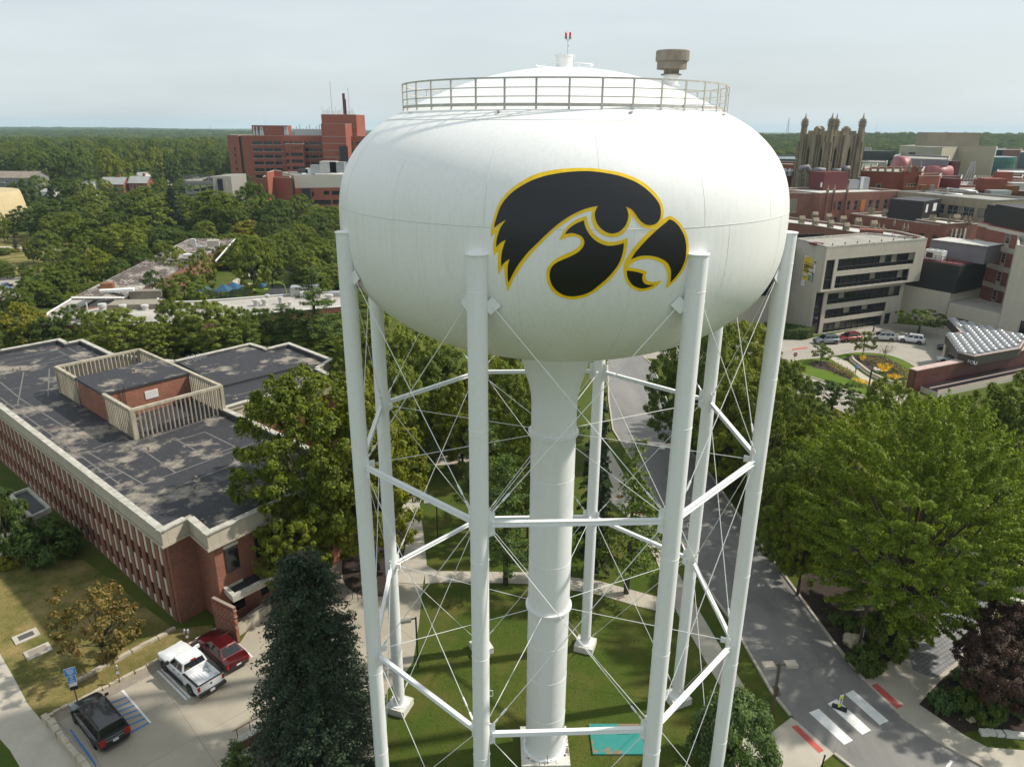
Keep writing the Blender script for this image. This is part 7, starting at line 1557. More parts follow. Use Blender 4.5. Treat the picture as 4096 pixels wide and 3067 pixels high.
# trees of the campus wood, measured one by one
wood = [(220, 630, 890, 110, 4), (490, 630, 880, 105, 1), (690, 640, 870, 95, 0), (760, 720, 950, 130, 2), (420, 820, 1130, 220, 1), (250, 850, 1090, 130, 4), (450, 930, 1150, 110, 2), (1060, 780, 1090, 165, 1), (1250, 800, 1100, 160, 2), (800, 840, 1070, 120, 2), (1700, 720, 1080, 140, 6), (1850, 740, 1100, 120, 6), (2050, 700, 1070, 165, 3), (2000, 960, 1170, 150, 7), (1660, 970, 1150, 85, 2), (740, 960, 1260, 140, 6), (1000, 1000, 1300, 180, 0), (1330, 1010, 1250, 160, 4), (400, 1050, 1310, 115, 2), (530, 1190, 1390, 135, 0), (270, 1130, 1300, 55, 0), (820, 1220, 1480, 120, 3), (610, 1270, 1520, 125, 0), (400, 1340, 1610, 180, 3), (300, 1440, 1650, 130, 0), (1350, 1170, 1500, 120, 3), (1240, 1370, 1650, 90, 1), (1650, 1230, 1580, 105, 3), (1500, 1400, 1710, 180, 0), (2040, 1080, 1540, 165, 0), (2180, 1150, 1490, 105, 3), (60, 1310, 1430, 70, 1), (205, 1300, 1430, 40, 4), (1240, 545, 720, 95, 1), (1090, 600, 770, 75, 2), (1560, 535, 660, 105, 4), (1670, 540, 660, 60, 0), (620, 640, 830, 80, 3), (100, 760, 960, 90, 1), (40, 900, 1140, 45, 0), (110, 930, 1100, 60, 0), (1900, 860, 1120, 110, 5), (1780, 1080, 1260, 110, 0), (1500, 780, 980, 90, 3), (960, 700, 900, 90, 1), (1180, 690, 900, 110, 0), (860, 640, 820, 60, 2), (1310, 640, 820, 70, 3), (580, 900, 1170, 110, 0), (930, 880, 1140, 120, 4), (1130, 960, 1210, 120, 3), (1560, 1060, 1260, 100, 1), (2180, 930, 1180, 100, 1), (2300, 1080, 1330, 110, 3), (2420, 990, 1250, 110, 0), (2560, 900, 1180, 120, 4), (2700, 880, 1150, 120, 3), (2600, 1120, 1400, 120, 0), (2460, 1200, 1480, 110, 2), (2250, 800, 1080, 110, 1), (2420, 760, 1050, 110, 5), (700, 1120, 1400, 110, 3), (960, 1260, 1500, 90, 0), (30, 1500, 1700, 90, 3), (180, 1520, 1720, 100, 3), (90, 600, 700, 60, 5), (330, 610, 800, 80, 2), (1420, 1050, 1260, 80, 0), (1120, 1150, 1400, 110, 4), (520, 1330, 1600, 110, 4), (1440, 1180, 1420, 70, 2)]
names = ['mid green round tree', 'dark green dense tree', 'pale green round tree', 'mid green lobed tree', 'very dark bushy tree', 'dull green tree', 'tall narrow tree', 'yellow green tree']
prk = ['broad0', 'broad1', 'broad2', 'broad3', 'broad4', 'broad5', 'tall', 'yellow']
def where(x, y):
    if y < 560: return 'near the houses and deck' if x > 500 else 'near the apartment house'
    if y < 800: return 'below the parking deck' if x > 1400 else 'below the brick houses' if x > 700 else 'behind the yellow curved hall'
    if y < 1050: return 'behind the school roof ridge' if x > 900 else 'beside the campus lawn'
    return 'around the sloping school roof'
LBL = {}; _by = {}
for x, yt, yb__, hw, k in wood: _by.setdefault(f'{names[k]} {where(x, yt)}', []).append((x, yt))
ORD = 'leftmost,second from the left,third from the left,fourth from the left,fifth from the left,sixth from the left,seventh from the left,eighth from the left,ninth from the left,tenth from the left,eleventh from the left,twelfth from the left'.split(',')
for q, L_ in _by.items():
    for i, k in enumerate(sorted(L_)): LBL[k] = q + ' in the campus wood' if len(L_) == 1 else (q.replace('tree ', 'trees ', 1) + ', ' + ORD[i] if False else f'{ORD[i]} of the ' + q.replace(' tree ', ' trees ', 1))
for x, yt, yb__, hw, k in wood:
    tree(prk[k], x / 2, 400 + yt / 2, 400 + yb__ / 2, hw / 2 * 1.0, LBL[(x, yt)], 'trees of the campus wood')
for x, yt, yb__, hw, lb in ((1420, 660, 1090, 100, 'tall brown green spruce rising in the middle of the campus wood'), (135, 1110, 1215, 36, 'small dark cone spruce on the campus lawn'), (1980, 595, 780, 100, 'dark pine before the red hospital corner'), (1380, 690, 900, 70, 'spruce beside the leafy street below the parking deck')):
    tree('farspruce' if 'pine' not in lb else 'pine', x / 2, 400 + yt / 2, 400 + yb__ / 2, hw / 2, lb)
tree('goldbush', 57, 995, 1010, 12, 'small golden shrub beside the dark cone spruce', cat='shrub')
tree('bush', 25, 993, 1008, 22, 'low green shrub on the campus lawn edge', cat='shrub')
for x, yt, yb__, hw in ((40, 1300, 1410, 60), (30, 1190, 1240, 50)): tree('bush', x / 2, 400 + yt / 2, 400 + yb__ / 2, hw / 2, 'dark shrub by the campus drive, ' + ('nearest the parked car' if yt == 1300 else 'above the lawn'), cat='shrub')
# gaps in the wood: more trees, random but each its own
def blocked(x, y):
    for u0, u1_, y0, y1 in ((-70, 145, 370, 420), (270, 600, 372, 405), (735, 1560, 330, 470)):
        v = Vector((x, y, 5)) - CP; u = 2048 + FOC * v.dot(RT) / v.dot(FW)
        if u0 < u < u1_ and y0 < y < y1: return True
    v = Vector((x, y, 0)) - CP; u = 2048 + FOC * v.dot(RT) / v.dot(FW); vv = 1533.5 - FOC * v.dot(UP) / v.dot(FW)
    if y < 420 and 640 < u < 725 and vv < 810: return True
    if 700 < u < 735 and vv < 740: return True
    return False
cnt = 0; rr = random.Random(5); placed = []
while cnt < 165:
    y = rr.uniform(405, 720) if cnt > 40 else rr.uniform(200, 400); x = rr.uniform(-.62 * y - 20, -.24 * y if y > 330 else -.28 * y)
    v = Vector((x, y, 0)) - CP; u = 2048 + FOC * v.dot(RT) / v.dot(FW); vv = 1533.5 - FOC * v.dot(UP) / v.dot(FW)
    if blocked(x, y) or any((x - a) ** 2 + (y - c) ** 2 < 60 for a, c in placed): continue
    if y < 400 and (vv > 880 or u > 1400 or u < 60 or (u < 330 and vv > 790)): continue
    if 250 < u < 600 and 400 > y > 340: continue
    placed.append((x, y)); cnt += 1
    h = rr.uniform(16, 25) if y > 405 else rr.uniform(9, 13) if y < 290 else rr.uniform(5, 8); k = rr.choice(['broad0', 'broad1', 'broad3', 'broad4', 'broad5', 'broad5', 'broad0', 'broad2', 'farspruce' if y > 405 else 'broad1'])
    g = land(x, y)
    place(k, x, y, h, rr.uniform(5, 7.5) if 'spruce' not in k else 4, 'broad tree in the dense wood beyond the houses' if y > 405 else 'mid sized tree in the crowded wood before the houses', 'trees of the far wood' if y > 405 else 'trees before the houses', 'tree', 'broadleaf_tree' if 'spruce' not in k else 'spruce_tree', None, g)
# far-off wood to the horizon as one mass, scattered by geometry nodes over the land
def scatter(name, label, pts, scl, crown_names):
    me = bpy.data.meshes.new(name); me.vertices.add(len(pts)); me.vertices.foreach_set('co', np.array(pts, dtype=np.float32).ravel())
    at_ = me.attributes.new('size', 'FLOAT_VECTOR', 'POINT'); at_.data.foreach_set('vector', np.array(scl, dtype=np.float32).ravel())
    rt = me.attributes.new('spin', 'FLOAT_VECTOR', 'POINT'); rt.data.foreach_set('vector', np.stack([np.zeros(len(pts)), np.zeros(len(pts)), RNG.uniform(0, 6.28, len(pts))], 1).astype(np.float32).ravel())
    o = mkobj(name, me); tag(o, label, None, None, 'stuff')
    ng = bpy.data.node_groups.new(name, 'GeometryNodeTree'); ng.interface.new_socket('Geometry', in_out='INPUT', socket_type='NodeSocketGeometry'); ng.interface.new_socket('Geometry', in_out='OUTPUT', socket_type='NodeSocketGeometry')
    gi, go_ = ng.nodes.new('NodeGroupInput'), ng.nodes.new('NodeGroupOutput'); ip_ = ng.nodes.new('GeometryNodeInstanceOnPoints'); ip_.inputs['Pick Instance'].default_value = True
    jg = ng.nodes.new('GeometryNodeGeometryToInstance'); 
    for cn in crown_names:
        oi = ng.nodes.new('GeometryNodeObjectInfo'); oi.inputs['Object'].default_value = cn; oi.inputs['As Instance'].default_value = True; oi.transform_space = 'ORIGINAL'; ng.links.new(oi.outputs['Geometry'], jg.inputs[0])
    a1 = ng.nodes.new('GeometryNodeInputNamedAttribute'); a1.data_type = 'FLOAT_VECTOR'; a1.inputs[0].default_value = 'size'
    a2 = ng.nodes.new('GeometryNodeInputNamedAttribute'); a2.data_type = 'FLOAT_VECTOR'; a2.inputs[0].default_value = 'spin'
    ri = ng.nodes.new('FunctionNodeRandomValue'); ri.data_type = 'INT'; ri.inputs[4].default_value = 0; ri.inputs[5].default_value = len(crown_names) - 1
    l_ = ng.links.new; l_(gi.outputs[0], ip_.inputs['Points']); l_(jg.outputs[0], ip_.inputs['Instance']); l_(a1.outputs[0], ip_.inputs['Scale']); l_(a2.outputs[0], ip_.inputs['Rotation']); l_(ri.outputs[2], ip_.inputs['Instance Index'])
    l_(ip_.outputs[0], go_.inputs[0]); md = o.modifiers.new('scatter', 'NODES'); md.node_group = ng; return o
def first_crown(meshname_key):
    c = PROTO[meshname_key][0]
    for o in bpy.data.objects:
        if o.data == c: return o
FARC = [first_crown(k) for k in ('broad5', 'broad0', 'broad4', 'broad3')]
pts, scl = [], []
def addfar(x, y, h, r): pts.append((x, y, land(x, y) - 1.5)); scl.append((r / 6, r / 6, h / 14))
for y in np.arange(560, 1000, 9.5):
    for x in np.arange(-.8 * y, -.16 * y, 10.5):
        xx, yy = x + random.uniform(-4, 4), y + random.uniform(-4, 4)
        if yy < 725 and any((xx - a) ** 2 + (yy - c) ** 2 < 40 for a, c in placed): continue
        v = Vector((xx, yy, 0)) - CP; u = 2048 + FOC * v.dot(RT) / v.dot(FW)
        if 636 < u < 660 and yy < 800: continue
        if 900 < u: continue
        addfar(xx, yy, random.uniform(15, 23), random.uniform(5.5, 8))
for y in np.arange(470, 1000, 13):
    for x in np.arange(-.3 * y, -.1 * y, 14):
        v = Vector((x, y, 0)) - CP; u = 2048 + FOC * v.dot(RT) / v.dot(FW)
        if u > 880 and not (y < 500 and u < 1500): addfar(x + random.uniform(-5, 5), y + random.uniform(-5, 5), random.uniform(11, 16), random.uniform(5.5, 8))
y = 1000.0
while y < 5200:
    st_ = 14 + (y - 1000) * .018
    for x in np.arange(-.82 * y, .05 * y, st_): addfar(x + random.uniform(-.5, .5) * st_, y + random.uniform(-.5, .5) * st_, random.uniform(13, 19) , st_ * random.uniform(.5, .75))
    y += st_ * .9
scatter('far_wood', 'unbroken far-off wood rolling to the horizon on the left', pts, scl, FARC)
pts, scl = [], []
y = 620.0
while y < 4000:
    st_ = 12 + max(0, y - 1400) * .02
    for x in np.arange(.12 * y, .85 * y, st_):
        xx, yy = x + random.uniform(-.5, .5) * st_, y + random.uniform(-.5, .5) * st_
        addfar(xx, yy, random.uniform(12, 18), st_ * random.uniform(.5, .75))
    y += st_ * .9
scatter('far_wood', 'wooded bluff behind the hospital roofs on the right', pts, scl, FARC)
# hedge by the clinic
def hedge(name, label, poly, h, leaf, dens, mat, cat='hedge'):
    rng = np.random.default_rng(9); P2 = [V2(G(u, v, 0)) for u, v in poly]; P2 = ccw(P2); ps, ns = [], []
    xs = [p.x for p in P2]; ys = [p.y for p in P2]; A_ = (max(xs) - min(xs)) * (max(ys) - min(ys)); n_ = int(A_ * dens)
    for _ in range(n_):
        c_ = Vector((rng.uniform(min(xs), max(xs)), rng.uniform(min(ys), max(ys))))
        if inpoly(c_, P2): ps.append((c_.x, c_.y, h + rng.normal() * .07)); ns.append((rng.normal() * .4, rng.normal() * .4, 1))
    for i in range(len(P2)):
        a, c_ = P2[i], P2[(i + 1) % len(P2)]; L_ = (c_ - a).length; d = (c_ - a).normalized()
        for _ in range(int(L_ * h * dens * 1.3)):
            q = a + d * rng.uniform(0, L_); ps.append((q.x + rng.normal() * .08, q.y + rng.normal() * .08, rng.uniform(0, h))); ns.append((d.y + rng.normal() * .4, -d.x + rng.normal() * .4, .5 + rng.normal() * .3))
    c0_ = sum(P2, Vector((0, 0))) / len(P2); t = thing(name, label, cat, (c0_.x, c0_.y, 0)); ps = np.array(ps) - np.array([c0_.x, c0_.y, 0]); l = leaf * rng.uniform(.7, 1.3, len(ps))
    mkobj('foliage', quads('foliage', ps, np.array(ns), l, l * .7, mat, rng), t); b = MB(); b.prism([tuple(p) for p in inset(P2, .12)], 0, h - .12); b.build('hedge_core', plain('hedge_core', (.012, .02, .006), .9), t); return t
hedge('clipped_hedge', 'clipped dark hedge along the foot of the clinic wall', [(3140, 1326), (3252, 1346), (3225, 1358), (3150, 1358), (3060, 1345), (3055, 1322)], 1.7, .26, 55, ML['dark'])
hedge('clipped_hedge', 'low clipped hedge behind the dark pine by the path lamp', [(1240, 1362), (1370, 1342), (1372, 1356), (1245, 1376)], 1.2, .3, 40, ML['dark'])
# ornamental grasses and lilies
def blades(name, label, cx_, cy_, rx, ry, n_, h, mat, kind='thing', cat='ornamental grass'):
    rng = np.random.default_rng(3); V, F_ = [], []
    for i in range(n_):
        a = rng.uniform(0, 6.28); r = rng.random() ** .5 * .35; x, y_ = r * math.cos(a) * rx, r * math.sin(a) * ry; L_ = h * rng.uniform(.7, 1.15); lean = rng.uniform(.25, .9); w_ = .03
        px, py = -math.sin(a) * w_, math.cos(a) * w_; dx, dy = math.cos(a) * rx * lean, math.sin(a) * ry * lean; b0 = len(V)
        V += [(x - px, y_ - py, 0), (x + px, y_ + py, 0), (x + dx * .45 + px, y_ + dy * .45 + py, L_ * .8), (x + dx * .45 - px, y_ + dy * .45 - py, L_ * .8), (x + dx * .95, y_ + dy * .95, L_ * .72)]
        F_ += [(b0, b0 + 1, b0 + 2, b0 + 3), (b0 + 3, b0 + 2, b0 + 4)]
    me = bpy.data.meshes.new(name); me.from_pydata(V, [], F_); me.materials.append(mat); o = mkobj(name, me); o.location = (cx_, cy_, .01); tag(o, label, cat if kind == 'thing' else None, None, None if kind == 'thing' else kind); return o
M_GRASSB = leafmat('grass_blade', (.055, .10, .02), (.09, .15, .03)); M_FEATH = leafmat('feather_grass', (.20, .17, .05), (.30, .24, .08)); M_LILY = leafmat('lily_bloom', (.70, .42, .01), (.85, .55, .02), .1, .1)
p = G(4012, 2252, 0); blades('ornamental_grass', 'big fountain of ornamental grass right of the paver path', p.x, p.y, 1.4, 1.4, 900, 1.5, M_GRASSB)
p = G(4090, 2200, 0); blades('ornamental_grass', 'grass clump at the right edge above the flat stones', p.x, p.y, 1.3, 1.3, 600, 1.2, M_GRASSB)
def bedcloud(name, label, px, h, dens, leaf, mat, base=.1, kind='stuff', spread=1.0):
    rng = np.random.default_rng(len(px) * 7 + int(h * 100)); P2 = ccw([V2(G(u, v, 0)) for u, v in px]); xs = [p.x for p in P2]; ys = [p.y for p in P2]; ps = []
    for _ in range(int((max(xs) - min(xs)) * (max(ys) - min(ys)) * dens)):
        c_ = Vector((rng.uniform(min(xs), max(xs)), rng.uniform(min(ys), max(ys))))
        if inpoly(c_, P2): ps.append((c_.x, c_.y, base + h * rng.random() ** .5))
    ps = np.array(ps); nn_ = np.array([0, 0, .8]) + rng.normal(size=ps.shape) * .6; l = leaf * rng.uniform(.6, 1.3, len(ps)); o = mkobj(name, quads(name, ps, nn_, l, l * .6 * spread, mat, rng)); tag(o, label, None, None, kind); return o
I = lambda q: R(2990, 1150, q)
bedcloud('feather_grass', 'tan feathery grass band on the flower island left bed', I([(640, 620), (760, 650), (850, 710), (850, 735), (760, 715), (650, 665)]), .8, 30, .3, M_FEATH)
bedcloud('feather_grass', 'tan feathery grass band on the flower island right bed', I([(950, 590), (1080, 600), (1200, 640), (1290, 690), (1270, 770), (1190, 700), (1040, 640), (960, 625)]), .9, 30, .3, M_FEATH)
bedcloud('bed_foliage', 'green leaves of the lily bed', I([(1000, 640), (1120, 650), (1240, 720), (1250, 770), (1100, 770), (1010, 690)]), .5, 30, .25, ML['shrub'])
bedcloud('bed_foliage', 'green leaves under the near lilies', I([(810, 740), (960, 780), (990, 805), (950, 820), (850, 790)]), .4, 30, .22, ML['shrub'])
for lb, q in (('yellow lily clump at the head of the right bed', [(890, 578), (935, 572), (945, 595), (915, 612), (888, 600)]), ('yellow lily drift in the middle of the right bed', [(1030, 640), (1110, 640), (1165, 655), (1130, 690), (1100, 710), (1045, 705)]), ('yellow lily drift at the near end of the right bed', [(1105, 735), (1180, 725), (1240, 745), (1200, 770), (1120, 755)]), ('yellow lily drift beside the lower walk', [(820, 755), (870, 760), (950, 780), (985, 805), (920, 805), (840, 780)])):
    bedcloud('lily_drift', lb, I(q), .3, 55, .26, M_LILY, .55)
bedcloud('white_blooms', 'scattered white blooms in the roadside bed', [(3780, 2850), (3880, 2905), (3960, 2925), (3975, 2900), (3900, 2880), (3830, 2840)], .12, .9, .16, M_WHITE, .08)
bedcloud('bed_foliage', 'low leaves scattered in the roadside bed', [(3700, 2810), (3840, 2665), (3970, 2520), (4090, 2480), (4090, 2880), (3900, 2870), (3780, 2830)], .3, 7, .2, ML['russet'])
bedcloud('bed_foliage', 'low leaves scattered under the largest tree', [(3240, 2420), (3400, 2380), (3660, 2480), (3560, 2600), (3450, 2700)], .25, 5, .2, ML['dark'])
# turf blades near the tower so the lawn has a nap
def turf(name, label, px, dens, h, mat): 
    o = bedcloud(name, label, px, h, dens, .11, mat, .0, 'stuff', .45); return o
turf('lawn_grass', 'mown grass on the lawn under the tower', [(1710, 2345), (1900, 2345), (2380, 2385), (2690, 2460), (2870, 2750), (2960, 2880), (2900, 3067), (1560, 3067), (1560, 2770), (1660, 2640), (1690, 2480)], 26, .05, leafmat('turf_blade', (.066, .104, .012), (.11, .135, .022)))
turf('lawn_grass', 'dry grass tufts on the lawn by the parking bays', [(0, 2270), (335, 2245), (690, 2512), (800, 2560), (190, 2860), (110, 2800), (60, 2705), (0, 2600)], 26, .06, leafmat('dry_blade', (.10, .11, .02), (.26, .20, .08)))
turf('lawn_grass', 'grass verge between sidewalk and road', [(2520, 1860), (2690, 2140), (2850, 2410), (2970, 2590), (3080, 2785), (3150, 2850), (3075, 2930), (3005, 2780), (2885, 2580), (2785, 2410), (2580, 2040), (2450, 1800)], 26, .06, leafmat('verge_blade', (.07, .12, .012), (.11, .165, .018)))
# undergrowth filling the campus wood between the crowns
def clear(x, y):
    v = Vector((x, y, 1.0)) - CP; u = 2048 + FOC * v.dot(RT) / v.dot(FW); vv = 1533.5 - FOC * v.dot(UP) / v.dot(FW)
    for P_ in ([(0, 925), (330, 945), (430, 1000), (270, 1060), (200, 1105), (120, 1190), (0, 1210)], [(270, 1195), (740, 940), (960, 940), (880, 1060), (1010, 1075), (1210, 1060), (1230, 1160), (1430, 1140), (1430, 1245), (900, 1290), (640, 1320), (130, 1320)], [(636, 640), (660, 640), (735, 800), (680, 810)]):
        if inpoly(Vector((u, vv)), [Vector(p) for p in P_]): return False
    for u0, u1_, y0, y1 in ((-70, 175, 255, 415), (270, 600, 378, 402), (735, 1560, 335, 470)):
        if u0 < u < u1_ and y0 < y < y1: return False
    return True
pts, scl = [], []; rr = random.Random(11)
for _ in range(3800):
    y = rr.uniform(108, 420); x = rr.uniform(-.66 * y, -.20 * y)
    _v = Vector((x, y, 0)) - CP; _u = 2048 + FOC * _v.dot(RT) / _v.dot(FW)
    if clear(x, y) and not (y < 118 and x > -70) and not (_u < 520 and 165 < y < 240): pts.append((x, y, -.3)); r_ = rr.uniform(2.0, 4.2); scl.append((r_ / 6, r_ / 6, (rr.uniform(2, 3.6) if y < 165 or y > 300 else rr.uniform(3, 6)) / 14))
for _ in range(260):                                            # shrubs behind the tower and along the far side of the road
    u, v = rr.uniform(2790, 3120), rr.uniform(1500, 2150)
    p = G(u, v)
    if p.x > (G(2770, 1815).x + 2.5 + (p.y - G(2770, 1815).y) * -.12) and u > 2850 + (v - 1900) * .68: pts.append((p.x, p.y, -.3)); r_ = rr.uniform(1.2, 2.4); scl.append((r_ / 6, r_ / 6, rr.uniform(2, 4.5) / 14))
scatter('undergrowth', 'bushy undergrowth filling the wood between the larger trees', pts, scl, FARC)
for u, vt, vb, hw, k, lb in ((2880, 1440, 1900, 120, 'near2', 'dark tree by the road behind the right legs'), (3040, 1560, 2060, 130, 'near2', 'shaded tree on the road bank right of the front right leg'), (3190, 1900, 2380, 110, 'near2', 'low tree at the kerb left of the feathery tree'), (1620, 1480, 1900, 110, 'near1', 'light green tree in front of the back path'), (1470, 1480, 1880, 100, 'near0', 'yellow green tree beside the rear left leg'), (2090, 1360, 1720, 120, 'near2', 'dark tree just behind the riser flare'), (2250, 1480, 1830, 85, 'pine', 'pine right of the riser flare'), (2380, 1560, 2290, 70, 'farspruce', 'second slim conifer by the crossing path'), (1850, 1500, 1900, 110, 'near2', 'tree over the back path')):
    tree(k, u, vt, vb, hw, lb)
# ================================================================== VEHICLES, SIGNS, LAMPS, PEOPLE
M_TYRE = plain('tyre_rubber', (.018, .018, .018), .8); M_RIM = plain('alloy', (.42, .42, .43), .3, .8)
M_CGLASS = plain('car_glass', (.010, .012, .014), .05, 0, .7); M_TAIL = plain('tail_lamp', (.36, .012, .012), .2); M_HEADL = plain('head_lamp', (.62, .64, .66), .1, 0, .7)
M_TRIM = plain('black_trim', (.02, .02, .02), .6); M_CHROME = plain('chrome', (.62, .62, .62), .15, 1); M_PLATE = plain('number_plate', (.66, .68, .72), .5)
def carpaint(name, c, metal=.0): return plain(name, c, .28, metal, .5, .8)
def loft(bb, st):
    """st: (x, halfwidth, z_bottom, z_shoulder, z_top)"""
    rings = []
    for x, w_, zb, zs, zt_ in st:
        h = [(0, zb), (w_ * .88, zb), (w_ * .98, zb + .14), (w_, zb + (zs - zb) * .6), (w_ * .985, zs - .05), (w_ * .93, zs), (w_ * .62, zs + (zt_ - zs) * .8), (0, zt_)]
        rings.append([(x, y, z) for y, z in h] + [(x, -y, z) for y, z in h[-2:0:-1]])
    k = len(rings[0]); vs = [v for r_ in rings for v in r_]; fs = []
    for i in range(len(rings) - 1):
        for j in range(k): fs.append((i * k + j, i * k + (j + 1) % k, (i + 1) * k + (j + 1) % k, (i + 1) * k + j))
    fs += [tuple(range(k - 1, -1, -1)), tuple((len(rings) - 1) * k + j for j in range(k))]
    bb.add(vs, fs)
def pane(name, q, u0, u1_, v0, v1_, mat, parent, off=.012):
    a, b_, c, d = [Vector(p) for p in q]; f = lambda u, v: a.lerp(b_, u).lerp(d.lerp(c, u), v)
    P = [f(u0, v0), f(u1_, v0), f(u1_, v1_), f(u0, v1_)]; nn = (P[3] - P[0]).cross(P[1] - P[0]).normalized() * off * 1.6
    bb = MB(); bb.add([p + nn for p in P] + [p - nn * .5 for p in P], [(3, 2, 1, 0), (4, 5, 6, 7), (1, 5, 4, 0), (2, 6, 5, 1), (3, 7, 6, 2), (0, 4, 7, 3)]); return bb.build(name, mat, parent)
CAR = dict(
 van=dict(L=5.15, W=1.98, H=1.76, st=[(2.57, .78, .32, .62, .64), (2.45, .90, .22, .78, .84), (1.9, .96, .2, .92, 1.0), (1.35, .99, .2, 1.0, 1.08), (-1.9, .99, .2, 1.04, 1.08), (-2.45, .96, .22, 1.02, 1.05), (-2.57, .88, .36, .95, .98)], gb=(1.55, -2.5, .93, 1.0), gt=(.55, -2.28, .72, 1.72), wx=(1.55, -1.53), r=.35, pil=((.05, .30), (.34, .62), (.65, .93)), rails=True),
 sedan=dict(L=4.9, W=1.85, H=1.46, st=[(2.45, .70, .32, .56, .58), (2.3, .86, .2, .66, .72), (1.6, .91, .18, .78, .86), (1.0, .925, .18, .86, .94), (-1.3, .925, .18, .90, .95), (-2.1, .90, .2, .92, .98), (-2.4, .84, .26, .86, .93), (-2.46, .74, .36, .8, .84)], gb=(1.15, -1.85, .84, .88), gt=(.25, -1.05, .60, 1.43), wx=(1.45, -1.38), r=.33, pil=((.06, .46), (.50, .88)), rails=False),
 suv=dict(L=4.6, W=1.86, H=1.68, st=[(2.3, .72, .36, .66, .70), (2.16, .88, .24, .82, .90), (1.6, .92, .22, .94, 1.02), (1.1, .93, .22, 1.0, 1.07), (-1.6, .93, .22, 1.04, 1.08), (-2.18, .89, .26, 1.0, 1.04), (-2.3, .80, .42, .92, .96)], gb=(1.25, -2.18, .86, 1.0), gt=(.35, -1.75, .64, 1.64), wx=(1.36, -1.33), r=.36, pil=((.05, .36), (.40, .68), (.71, .92)), rails=True))
def wheel(parent, x, y, r, sgn):
    b = MB(); pr = [(r * .62, -.11), (r * .95, -.11), (r, -.07), (r, .07), (r * .95, .11), (r * .62, .11)]; b.lathe(pr, (0, 0), 20, True); b.v = [(vx_, vz, vy_) for vx_, vy_, vz in b.v]
    t = b.build('tyre', M_TYRE, None, True, 40); t.parent = parent; t.location = (x, y, r)
    b = MB(); b.lathe([(0, .05), (r * .2, .06), (r * .3, .045), (r * .64, .07), (r * .64, -.1)], (0, 0), 16); b.v = [(vx_, vz * sgn, vy_) for vx_, vy_, vz in b.v]
    for k in range(5): a = k * 1.257; b.bar((0, .07 * sgn, 0), (math.cos(a) * r * .58, .085 * sgn, math.sin(a) * r * .58), .02, .05)
    ri = b.build('rim', M_RIM, None); ri.parent = t
